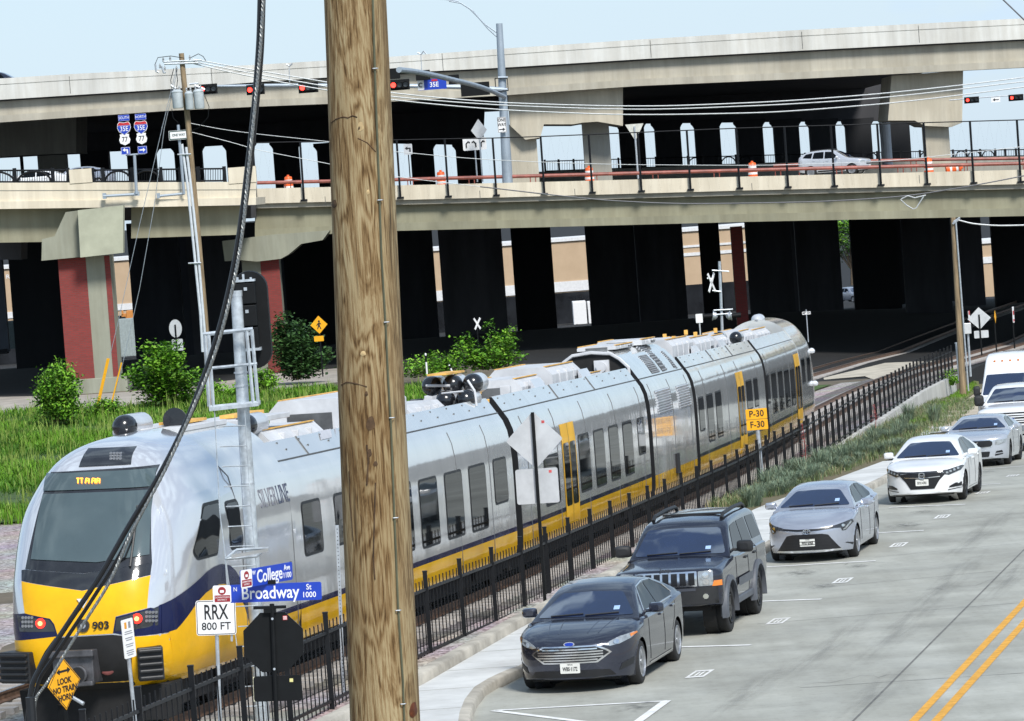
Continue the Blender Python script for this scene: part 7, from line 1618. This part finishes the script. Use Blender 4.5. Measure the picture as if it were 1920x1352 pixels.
def blade(t, cx, cz, w, hh, y, words, num, typ, M=None, logo=.235):
    b = MB(); b.prism(rrect(cx, cz, w, hh, .025), y-.006, y+.006, 'y', M); bl_ = b.build('street_name_blade', BLUES, t)
    x0 = cx-w/2; b = MB(); b.prism(rrect(x0+logo/2, cz, logo, hh, .025), y-.009, y-.0062, 'y', M); b.build('logo_panel', WHITE, bl_)
    MR = mat('maroon_print', (.28, .012, .02), .5, 0, 0); b = MB(); b.prism([(x0+.02, cz-hh*.42), (x0+logo-.015, cz-hh*.42), (x0+logo-.015, cz-hh*.05), (x0+.02, cz-hh*.05)], y-.0115, y-.0092, 'y', M); b.prism([(x0+logo/2+.052*math.cos(a), cz+.045+.052*math.sin(a)) for a in [2*math.pi*i/18 for i in range(18)]], y-.0112, y-.0092, 'y', M); b.build('emblem', MR, bl_)
    b = MB(); b.prism(rrect(x0+logo/2, cz+.038, .052, .034, .008), y-.0135, y-.0116, 'y', M); b.build('emblem_window', WHITE, bl_)
    Mt = (M or Matrix.Identity(4))
    tw_ = Mt @ face_at(x0+logo/2, y-.0125, cz-hh*.17); text('DOWNTOWN', .030, WHITE, 'emblem_text', bl_, tw_, .95, .0, .001); text('DISTRICT', .030, WHITE, 'emblem_text', bl_, Mt @ face_at(x0+logo/2, y-.0125, cz-hh*.31), .95, 0, .001)
    bx0 = x0+logo; bw = w-logo
    text(words[0], hh*.34, WHITE, 'prefix', bl_, Mt @ face_at(bx0+.055*bw/1.17, y-.009, cz+hh*.24), .85, .0, .002)
    text(words[1], hh*1.0, WHITE, 'street_name', bl_, Mt @ face_at(bx0+bw*.43, y-.009, cz-hh*.02), words[2], .003, .002)
    text(typ, hh*.44, WHITE, 'street_type', bl_, Mt @ face_at(bx0+bw*.86, y-.009, cz+hh*.23), .85, .001, .002); text(num, hh*.44, WHITE, 'block_number', bl_, Mt @ face_at(bx0+bw*.86, y-.009, cz-hh*.20), .9, .001, .002)
blade(t, -.055, h+.645, 1.40, .232, -.02, ('N', 'Broadway', .80), '1000', 'St')
b = MB(); b.box((-.02, -.02, h+.78), (.16, .05, .05)); b.build('blade_bracket', SIGB, t)
cb = P(501, 1073, 49.9)-Vector(t.location); blade(t, 0, 0, 1.12, .232, 0, ('W', 'College', .78), '1100', 'Ave', M=Matrix.Translation((-.055, -.05, h+.875)) @ Matrix.Rotation(R(57), 4, 'Z'), logo=.24)
# RRX sign
t, h = sign_root('white RRX 800 FT railway sign on a slim galvanised post', 'railway_sign', 405, 1158, 55, .05, 0, R(2.2)); post(t, h+.2, .028, STEEL, .035)
sign_board(t, 0, h, .565, .50, WHITE, r=.035); border(t, 0, h, .545, .48, BLACKT, -.0085, .03, .009); text('RRX', .30, BLACKT, 'lettering', t, face_at(0, -.009, h+.07), .60, .003, .002); text('800 FT', .15, BLACKT, 'lettering', t, face_at(0, -.009, h-.125), .98, .001, .002)
b = MB(); b.box((.21, .03, h-.30), (.03, .02, .1)); b.build('clip', STEEL, t)
# yellow look sign
t, h = sign_root('yellow diamond LOOK NO TRAIN HORN sign in front of the coupler', 'warning_sign', 120, 1281, 54, .1, R(60), R(-1)); post(t, h-.30, .05, SIGB, .06, sq=True)
d = .375; sign_board(t, 0, h, 0, 0, YELS, poly=[(0, h+d), (d, h), (0, h-d), (-d, h)])
b = MB(); n4 = [(0, 1), (1, 0), (0, -1), (-1, 0)]; b.add([(p[0]*d*.965, -.0085, h+p[1]*d*.965) for p in n4]+[(p[0]*d*.925, -.0085, h+p[1]*d*.925) for p in n4], [(k, (k+1) % 4, 4+(k+1) % 4, 4+k) for k in range(4)]); b.build('border', BLACKT, t)
for s, z, q in (('LOOK', .03, .98), ('NO TRAIN', -.085, .98), ('HORN', -.20, .98)): text(s, .118, BLACKT, 'lettering', t, face_at(0, -.009, h+z), q, .003, .002)
b = MB(); b.prism([(-.16, h+.17), (-.09, h+.215), (-.09, h+.185), (.09, h+.185), (.09, h+.215), (.16, h+.17), (.09, h+.125), (.09, h+.155), (-.09, h+.155), (-.09, h+.125)], -.010, -.007); b.build('double_arrow', BLACKT, t)
# narrow white regulation sign
t, h = sign_root('narrow white sign with small print on a leaning post before the train nose', 'notice_sign', 241, 1197, 54.5, .1, R(58), R(-2.5)); post(t, h+.1, .028, STEEL, .035)
sign_board(t, 0, h, .26, .55, WHITE, r=.02); b = MB()
for z, w_ in ((.10, .16), (.07, .18), (.01, .17), (-.02, .14), (-.08, .18), (-.11, .15), (-.17, .16), (-.2, .17), (-.23, .13)): b.box((0, -.008, h+z), (w_, .003, .012))
b.build('print_lines', mat('grey_print', (.25, .25, .27), .5, 0, 0), t); b = MB(); b.box((-.05, -.008, h+.19), (.05, .003, .09)); b.build('orange_mark', mat('orange_print', (.7, .3, .03), .5, 0, 0), t); b = MB(); b.box((.04, -.008, h+.19), (.05, .003, .09)); b.build('grey_mark', MATS['grey_print'], t)
# perforated post
t, h = sign_root('bare perforated galvanised post beside the big wooden pole', 'steel_post', 632, 985, 62, -.1, 0, R(2.0), 'post'); post(t, h, .026, STEEL, 0, sq=True); b = MB()
for i in range(44): b.box((0, -.0265, h-.06-.06*i), (.014, .003, .014))
b.build('holes', SIGB, t)
# pale diamond sign back with plate
p0 = G(1021, 1150, lambda Y: zt(Y)-.1); t, h = sign_root('large pale diamond sign back over a rectangular plate on a black post', 'warning_sign', 1002, 825, p0.y-.4, p0.z, R(-4), R(.4)); kd = K(p0.y-.4)
d = 54/kd; sign_board(t, 0, h, 0, 0, ALU, poly=rounded([(0, h+d), (d, h), (0, h-d), (-d, h)], .05)); post(t, h+d*.97, .030, SIGB, -.04, sq=True); sign_board(t, 0, h-87/kd, 80/kd, 66/kd, ALU, 'plate', .04)
for dx, dz in ((.19, .33), (.27, -.60)):
    b = MB(); b.box((dx*.95, -.009, h+dz), (.055, .004, .05)); b.build('red_sticker', MATS['red_sticker'], t)
# speed board
p0 = G(1432, 922, lambda Y: zt(Y)-.12); kq = K(p0.y); t, h = sign_root('orange-yellow P-30 F-30 speed board on a grey post behind the fence', 'speed_sign', 1419, 786, p0.y, p0.z, 0, R(-1.0)); post(t, h-.05, .06, STEEL, .06)
for z, s in ((10, 'P-30'), (-10.4, 'F-30')):
    sign_board(t, 0, h+z/kq, 40/kq, 19.5/kq, YELS, r=.02); text(s, .25, BLACKT, 'lettering', t, face_at(0, -.009, h+z/kq), .9, .004, .002)
b = MB(); b.box((0, -.007, h), (38/kq, .003, .02)); b.build('print_lines', mat('brown_print', (.4, .2, .02), .5, 0, 0), t)
# far small signs
def far_post_sign(label, name, px, py, Y, pybase, shapes, m_post=SIGB, rp=.04, yaw=0.0, lean=0.0, group=None, back=True):
    zb = P(px, pybase, Y).z; t, h = sign_root(label, name, px, py, Y, zb, yaw, lean, group=group); k = K(Y); top_ = 0
    for kind, dx, dy, a, c_, m, nm in shapes:
        X_, Z_ = dx/k, h-dy/k
        if kind == 'r': sign_board(t, X_, Z_, a/k, c_/k, m, nm, min(a, c_)/k*.1)
        elif kind == 'd': sign_board(t, X_, Z_, 0, 0, m, nm, poly=[(X_, Z_+c_/k), (X_+a/k, Z_), (X_, Z_-c_/k), (X_-a/k, Z_)])
        elif kind == 'o': sign_board(t, X_, Z_, 0, 0, m, nm, poly=[(X_+a/k*math.cos(q), Z_+c_/k*math.sin(q)) for q in [2*math.pi*i/24 for i in range(24)]])
        elif kind == 't': sign_board(t, X_, Z_, 0, 0, m, nm, poly=rounded([(X_-a/k, Z_+c_/k*.5), (X_+a/k, Z_+c_/k*.5), (X_, Z_-c_/k)], .06))
        top_ = max(top_, Z_)
    post(t, top_+.2, rp, m_post, -.05 if back else .05); return t, h, k
far_post_sign('round grey sign back with a small plate on a black post at the bushes', 'road_sign', 329, 616, 200, 690, [('o', 0, 0, 12, 17, ALU, 'disc'), ('r', 1.5, 31, 21, 22, ALU, 'plate')])
t, h, k = far_post_sign('yellow pedestrian crossing sign above the dark shrub', 'pedestrian_sign', 598, 609, 211, 705, [('d', 0, 0, 16, 17, YELS, 'panel'), ('r', -2, 26, 18, 10, YELS, 'plate')], back=False)
b = MB(); b.prism([(q[0]/k, h+q[1]/k) for q in [(-1, 4), (-4, 1), (-5, -2), (-3.6, -2), (-2, 1), (-2, -2), (-4, -8), (-2.4, -8.5), (0, -3), (2.5, -8.5), (4, -8), (1.5, -1), (1.5, 2), (4, 0), (4.6, 1), (2, 4.4)]], -.012, -.007); b.cyl((.3/k, -.012, h+6.5/k), (.3/k, -.007, h+6.5/k), 2/k, 10); b.build('walking_figure', BLACKT, t)
t, h, k = far_post_sign('white crossbuck standing in the dark under the overpass', 'crossbuck', 894, 607, 232, 668, [], m_post=STEEL, yaw=R(50))
for a in (50, -50): b = MB(); b.box((0, 0, 0), (.85, .02, .13), Matrix.Translation((0, -.03 if a > 0 else -.055, h)) @ Matrix.Rotation(R(a), 4, 'Y')); b.build('crossed_board', WHITE, t)
b = MB(); b.cyl((0, 0, 0), (0, 0, h+.2), .04, 8); b.build('pole', SIGB, t)
YM = 200; cm = thing('crossing_signal', 'galvanised railway crossing mast with crossbuck and twin lamps behind the train', 'crossing signal', P(1358, 690, YM)); km = K(YM)
tubes(cm, 'mast', STEEL, [[(1349, 490), (1357, 690)]], YM, .075, 10)
b = MB()
for a in (50, -50): b.box((0, 0, 0), (1.2, .03, .16), Matrix.Translation(P(1334, 530, YM-.2)) @ Matrix.Rotation(R(62), 4, 'Z') @ Matrix.Rotation(R(a), 4, 'Y'))
b.build('crossbuck', WHITE, cm, world=True)
tubes(cm, 'bracket_arms', STEEL, [[(1335, 507), (1367, 509)], [(1336, 545), (1352, 547)], [(1326, 522), (1336, 523)], [(1338, 582), (1374, 580)], [(1342, 590), (1372, 588)]], YM-.1, .04, 6)
for x in (1338, 1369):
    p = P(x, 592, YM); b = MB(); b.lathe([(.05, -.22), (.19, -.12), (.21, 0), (.26, .02), (.26, .05)], 16, Matrix.Translation(p) @ Matrix.Rotation(R(80 if x > 1350 else -80), 4, 'Y')); b.build('lamp', STEEL, cm, smooth=True, world=True); b = MB(); b.tube([p, p+Vector((.55 if x > 1350 else -.55, 0, 0))], .13, 10); b.build('lamp_hood', SIGB, cm, world=True)
far_post_sign('small white notice on a post above the train roof beside the crossing mast', 'notice_sign', 1311, 597, 198, 640, [('r', 0, 0, 13, 17, WHITE, 'panel')], m_post=ALU, back=False)
t, h, k = far_post_sign('tiny white milepost sign to the right of the train rear', 'milepost_sign', 1512, 587, 216, 640, [('r', 0, 0, 16, 5.5, WHITE, 'panel')], m_post=STEEL, rp=.03, back=False); text('MP 354', .16, BLACKT, 'lettering', t, face_at(0, -.01, h), .9, .004, .001)
for x, y0, y1, ln, lb in ((801, 662, 706, 0, 'upright white marker post behind the black roof tanks'), (850, 682, 702, -20, 'leaning white marker post behind the black roof tanks')):
    c = P(x, y1, 203); t = thing('marker_post', lb, 'marker post', c, 0, 'white marker posts', R(ln)); b = MB(); hh = (y1-y0)/K(203); b.lathe([(.05, 0), (.05, hh-.05), (.03, hh)], 10); b.build('tube', WHITE, t); b = MB(); b.lathe([(.052, hh*.62), (.052, hh*.9)], 10); b.build('dark_band', SIGB, t)
far_post_sign('white diamond sign back with two small plates right of the right utility pole', 'warning_sign', 1836, 597, 200, 665, [('d', 0, 0, 22, 21, ALU, 'panel'), ('r', 2, 30, 27, 14, ALU, 'plate')])
far_post_sign('narrow yellow sign seen nearly edge-on at the right', 'warning_sign', 1866, 594, 204, 660, [('d', 0, 0, 9, 12, YELS, 'panel')], yaw=R(72), back=False)
for x, y, b_, lb in ((1900, 590, 652, 'red and white narrow sign near the right edge of the picture'), (1817, 590, 610, 'small red and white sign tip behind the white diamond sign')):
    t, h, k = far_post_sign(lb, 'notice_sign', x, y, 206, b_, [('r', 0, 0, 10, 30 if x > 1850 else 14, WHITE, 'panel')], yaw=R(66), back=False); b = MB(); b.box((0, -.012, h+.1), (.2, .004, .22)); b.box((0, -.012, h-.3), (.2, .004, .12)); b.build('red_print', REDS, t)
# shields on the ramp bridge
t = thing('route_sign', 'pair of blue interstate and white highway shields on a grey post over the ramp wall', 'sign', P(254, 362, 225.2)); k = K(225); o = P(254, 362, 225.2)
def rel(x, y): q = P(x, y, 225.0)-o; return q.x, q.z
b = MB(); b.tube([P(252, 288, 225.15), P(256, 364, 225.15)], .09, 10); b.tube([P(236, 291, 225.1), P(272, 288, 225.1)], .05, 6); b.build('post', SPG, t, world=True)
b = MB(); b.tube([P(194, 368, 225.3), P(258, 364, 225.3)], .08, 8); b.box(P(196, 367.5, 225.4), (.2, .3, .33)); b.box(P(257, 363, 225.3), (.28, .3, .25)); b.build('bracket_arm', SPG, t, world=True)
for i, (w1, dx, dy) in enumerate((('SOUTH', 0, 0), ('NORTH', 31.5, -2))):
    x, z = rel(232+dx, 221+dy); s = sign_board(t, x, z, 21/k, 11.5/k, BLUES, 'direction_plate', .03, y=-.2); border(s, x, z, 20.4/k, 11/k, WHITE, -.208, .03, .007); text(w1, .22, WHITE, 'lettering', s, face_at(x, -.209, z), .80, .0, .002)
    x, z = rel(232.5+dx, 240+dy); q = [(-12, 8), (-9, 11.5), (0, 10), (9, 11.5), (12, 8), (13, 0), (10, -7), (0, -13.5), (-10, -7), (-13, 0)]; q = [(a*.98, c_) for a, c_ in q]
    s = sign_board(t, x, z, 0, 0, WHITE, 'interstate_shield', y=-.2, poly=[(x+a/k, z+c_/k) for a, c_ in q]); b = MB(); b.prism([(x+a/k*.92, z+c_/k*.92) for a, c_ in q if c_ < 8]+[(x-11.6/k, z+4.6/k)][:0], -.212, -.208); b.prism([(x-11.6/k, z+4.4/k), (x+11.6/k, z+4.4/k), (x+12/k, z), (x-12/k, z)], -.212, -.208); b.build('blue_field', BLUES, s)
    b = MB(); b.prism([(x-11.5/k, z+4.9/k), (x+11.5/k, z+4.9/k), (x+11/k, z+7.5/k), (x+8.6/k, z+10.6/k), (x, z+9.2/k), (x-8.6/k, z+10.6/k), (x-11/k, z+7.5/k)], -.213, -.208); b.build('red_band', REDS, s); text('35E', .40, WHITE, 'number', s, face_at(x, -.214, z-2/k), .82, .002, .002)
    x, z = rel(234+dx, 262+dy); q = [(-9, 10), (-4, 11), (0, 9.6), (4, 11), (9, 10), (8, 6), (10.5, 0), (8.5, -6.5), (0, -10.5), (-8.5, -6.5), (-10.5, 0), (-8, 6)]
    s = sign_board(t, x, z, 0, 0, WHITE, 'highway_shield', y=-.2, poly=[(x+a/k, z+c_/k) for a, c_ in q]); text('77', .42, BLACKT, 'number', s, face_at(x, -.209, z), .82, .006, .002)
    x, z = rel(235.5+dx, 283+dy); s = sign_board(t, x, z, 17/k, 14/k, BLUES, 'arrow_plate', .03, y=-.2); border(s, x, z, 16.4/k, 13.4/k, WHITE, -.208, .03, .014); arrow(s, x, z, 11/k, 10/k, WHITE, -.209, bent=(i == 0))
t = thing('one_way_sign', 'white one way sign on a grey bracketed post half behind the transformer pole', 'sign', P(345, 362, 225.4)); b = MB(); b.tube([P(334, 234, 225.5), P(345, 364, 225.5)], .085, 10); b.tube([P(295, 368, 225.6), P(346, 363, 225.6)], .075, 8); b.box(P(297, 367, 225.6), (.18, .3, .3)); b.build('post', SPG, t, world=True)
o = Vector(t.location); x, _, z = P(338, 253, 225.3)-o; s = sign_board(t, x, z, 43/k, 17.5/k, WHITE, 'panel', .03, y=-.12); border(s, x, z, 42/k, 16.6/k, mat('dark_green_print', (.02, .06, .05), .5, 0, 0), -.129, .03, .06); text('ONE WAY', .2, MATS['dark_green_print'], 'lettering', s, face_at(x-.1, -.13, z), .8, .006, .002)
# signs on the overpass
def deck_sign(label, name, px, py, Y, pyb, group=None): return far_post_sign(label, name, px, py, Y, pyb, [], m_post=STEEL, rp=.06)
t, h, k = far_post_sign('pale diamond sign back on twin posts left of the tall signal pole', 'warning_sign', 898, 244, 246, 340, [('d', 0, 0, 15, 21, ALU, 'panel')], m_post=STEEL, rp=.05, back=False)
t, h, k = far_post_sign('white lane use sign with curved arrows behind the diamond sign back', 'lane_sign', 890, 270, 247.5, 340, [('r', 0, 0, 44, 23, WHITE, 'panel')], m_post=STEEL, rp=.05, back=False)
for dx, s in ((-14, 1), (0, -1), (14, 1)): b = MB(); b.tube([((dx-2*s)/k, -.02, h-6/k), ((dx-2*s)/k, -.02, h+1/k), ((dx+2*s)/k, -.02, h+5/k), ((dx+5*s)/k, -.02, h+3/k)], .05, 5); b.build('arrow', BLACKT, t)
t, h, k = far_post_sign('grey lane sign with a black arrow right of the big wooden pole', 'lane_sign', 765, 280, 262, 345, [('r', 0, 0, 16, 20, ALU, 'panel')], m_post=SIGB, rp=.04, back=False); arrow(t, 0, h, 12/k, 10/k, BLACKT, -.012, bent=True)
far_post_sign('pale triangular yield sign back in front of the olive column', 'yield_sign', 1190, 243, 246, 334, [('t', 0, 0, 17.5, 21, mat('cream_sign_back', (.60, .60, .54), .45, .1, .1), 'panel')], m_post=STEEL, rp=.06, back=True)
def one_way(label, px, py, Y, w_, h_, left, zb=None, stack=True):
    k = K(Y); c = P(px, py, Y); t = thing('one_way_sign', label, 'sign', c); sign_board(t, 0, 0, w_/k, h_/k, WHITE, 'panel', .03); border(t, 0, 0, (w_-1)/k, (h_-1)/k, BLACKT, -.009, .03, .025)
    text('ONE', .28, BLACKT, 'lettering', t, face_at(0, -.01, h_*.30/k), .8, .008, .002); text('WAY', .28, BLACKT, 'lettering', t, face_at(0, -.01, 0), .8, .008, .002); arrow(t, 0, -h_*.30/k, w_*.7/k, 8/k, BLACKT, -.01, left); return t, k
one_way('white ONE WAY sign with right arrow strapped to the tall signal pole', 941, 234, YS-.5, 16.5, 29, False)
t, k = one_way('white ONE WAY sign with left arrow at the right end of the dark columns', 1657, 238, 300, 17, 25, True); b = MB(); b.cyl((.1, .1, -3.2), (.1, .1, .3), .42, 14); b.build('pole', mat('pale_lamp_pole', (.55, .57, .6), .5, .1, .05), t)
t = thing('highway_sign', 'blue highway name sign with white logo hanging from the curved mast arm', 'sign', P(810, 158, 231.5)); k = K(231.5); sign_board(t, 0, 0, 54/k, 20/k, BLUES, 'panel', .03); b = MB(); b.prism(rrect(-21/k, 0, 12/k, 19/k, .03), -.011, -.007); b.build('logo_panel', WHITE, t); b = MB(); b.tube([(-21/k+3.6/k*math.cos(a), -.013, 3.6/k*math.sin(a)) for a in [math.pi*2*(.1+.75*i/12) for i in range(13)]], .035, 5); b.build('swirl_logo', BLACKT, t)
text('35E', .40, WHITE, 'number', t, face_at(4/k, -.010, -1/k), .9, .006, .002); b = MB(); b.prism([(-1/k, 5.5/k), (11/k, 5.5/k), (10/k, 9/k), (0, 9/k)], -.011, -.007); b.build('red_band', REDS, t)
for cx, cy, lb in ((1822, 187.5, 'red traffic light at the right, left of the white arrow sign'), (1905, 183, 'red traffic light at the top right edge of the picture')): tsig(cx, cy, 28, 12, 262, lb)
t = thing('arrow_sign', 'white sign with a black left arrow between two red lights at the right', 'sign', P(1867, 187, 262)); k = K(262); sign_board(t, 0, 0, 17, 9, WHITE) if False else sign_board(t, 0, 0, 17/k, 9/k, WHITE, 'panel', .02); arrow(t, 0, 0, 12/k, 7/k, BLACKT, -.01, True)
wires('signal span wire holding the right traffic lights', [[(1780, 188), (1867, 181), (1975, 174)]], 262.2, .035, STEEL)
# ================================================================ RAILWAY SIGNAL MAST WITH LADDER
YG = 58.0; kg = K(YG); GALV = mat('bright_galvanised', (.58, .63, .67), .38, .45, .22, 6)
sm = thing('railway_signal', 'tall galvanised railway signal mast with ladder cage and black backboard', 'railway signal', P(495, 1420, YG))
b = MB(); b.tube([P(443, 550, YG), P(466, 930, YG), P(497, 1430, YG)], [.085, .10, .115], 20); b.build('mast', GALV, sm, smooth=True, world=True)
b = MB(); b.tube([P(442.6, 545, YG), P(443.3, 556, YG)], .092, 20); b.build('mast_cap', GALV, sm, world=True)
b = MB()
for y in (697, 722, 905): b.tube([P(451+(y-690)*.062, y, YG), P(451+(y-690)*.062+.2, y+3, YG)], .105, 20)
b.build('mast_bands', STEEL, sm, world=True)
BBX = MB(); c0 = P(472, 600, YG+.35); w_, h_ = 66/kg, 184/kg; pl = []
for sz, a0 in ((1, 0), (-1, 180)):
    for i in range(13): a = R(a0+180*i/12); pl.append((w_/2*math.cos(a), sz*(h_/2-w_/2)+w_/2*math.sin(a)))
BBX.prism(pl, -.02, .02, 'y', Matrix.Translation(c0)); BBX.build('backboard', SIGB, sm, world=True)
b = MB(); b.grid([[tuple(c0+Vector((p[0]*q, yy, p[1]*q2))) for p in pl] for yy, q, q2 in ((-.0, 1.0, 1.0), (.16, 1.03, 1.012))], closed=True); b.build('backboard_hood', SIGB, sm, world=True, smooth=True)
for i, (x, y) in enumerate(((461, 550), (464, 592), (467, 634))):
    b = MB(); pbox(b, x-20, y-19.5, x+17, y+20, YG+.02, .3); o = b.build('signal_unit', SIGB, sm, world=True, bevel=.012); b = MB(); pbox(b, x-4, y-11, x+2, y-5, YG+.0, .03); b.build('latch', STEEL, o, world=True)
b = MB(); pbox(b, 439, 524.5, 477, 528.5, YG+.0, .3)
for x in (445, 456, 470): pbox(b, x-2, 514 if x == 456 else 520, x+2, 525, YG+.05, .05)
b.build('top_bracket', GALV, sm, world=True); b = MB(); pbox(b, 455, 653, 489, 658, YG, .3); b.build('lower_bracket', GALV, sm, world=True)
# cage platform
def bar(b, pts, Y=YG, r=.022): b.tube([P(x, y, Y) for x, y in pts], r, 4)
b = MB()
for dy in (0, .55):
    bar(b, [(381, 627), (474, 617)], YG-.3+dy, .03); bar(b, [(398, 690), (482, 682)], YG-.3+dy); bar(b, [(392, 764), (484, 755)], YG-.3+dy, .03)
    for x0, y0, x1, y1 in ((384, 628, 392, 762), (391, 627, 400, 764), (462, 619, 475, 757), (472, 618, 484, 756)): bar(b, [(x0, y0), (x1, y1)], YG-.3+dy, .026)
b.build('ladder_cage', GALV, sm, world=True)
b = MB(); q = [P(392, 765, YG-.4), P(484, 755, YG-.4)]; b.add([q[0]+Vector((0, 0, 0)), q[1], q[1]+Vector((0, .6, 0)), q[0]+Vector((0, .6, 0)), q[0]-Vector((0, 0, .05)), q[1]-Vector((0, 0, .05)), q[1]+Vector((0, .6, -.05)), q[0]+Vector((0, .6, -.05))], [(0, 1, 2, 3), (4, 5, 6, 7), (0, 1, 5, 4), (1, 2, 6, 5), (2, 3, 7, 6), (3, 0, 4, 7)]); b.build('platform', GALV, sm, world=True)
b = MB()
bar(b, [(402, 766), (412, 960), (440, 1180), (462, 1352), (470, 1420)], YG-.35, .008); bar(b, [(458, 760), (470, 945), (484, 1100), (500, 1352), (503, 1420)], YG-.35, .008)
for i in range(17):
    y = 800+i*37.5; f = (y-766)/(1352-766); bar(b, [(403+59*f+2, y), (459+40*f, y-2)], YG-.35, .009)
b.build('ladder', GALV, sm, world=True)
b = MB(); bar(b, [(423, 1048), (444, 1031), (503, 1028), (482, 1043), (423, 1048)], YG-.4, .022); q0 = P(434, 1036, YG-.4); b.build('step_frame', GALV, sm, world=True)
b = MB(); b.add([P(434, 1040, YG-.5), P(503, 1028, YG-.5), P(503, 1034, YG-.45), P(434, 1047, YG-.45)], [(0, 1, 2, 3)]); b.build('step_plate', WHITE, sm, world=True)
b = MB(); bar(b, [(423, 1048), (428, 1130), (432, 1180)], YG-.4, .012); b.build('step_stay', GALV, sm, world=True)
b = MB(); q = P(545, 1068, YG-.2); b.box(q, (.03, .25, .22)); b.build('junction_box', SIGB, sm, world=True)
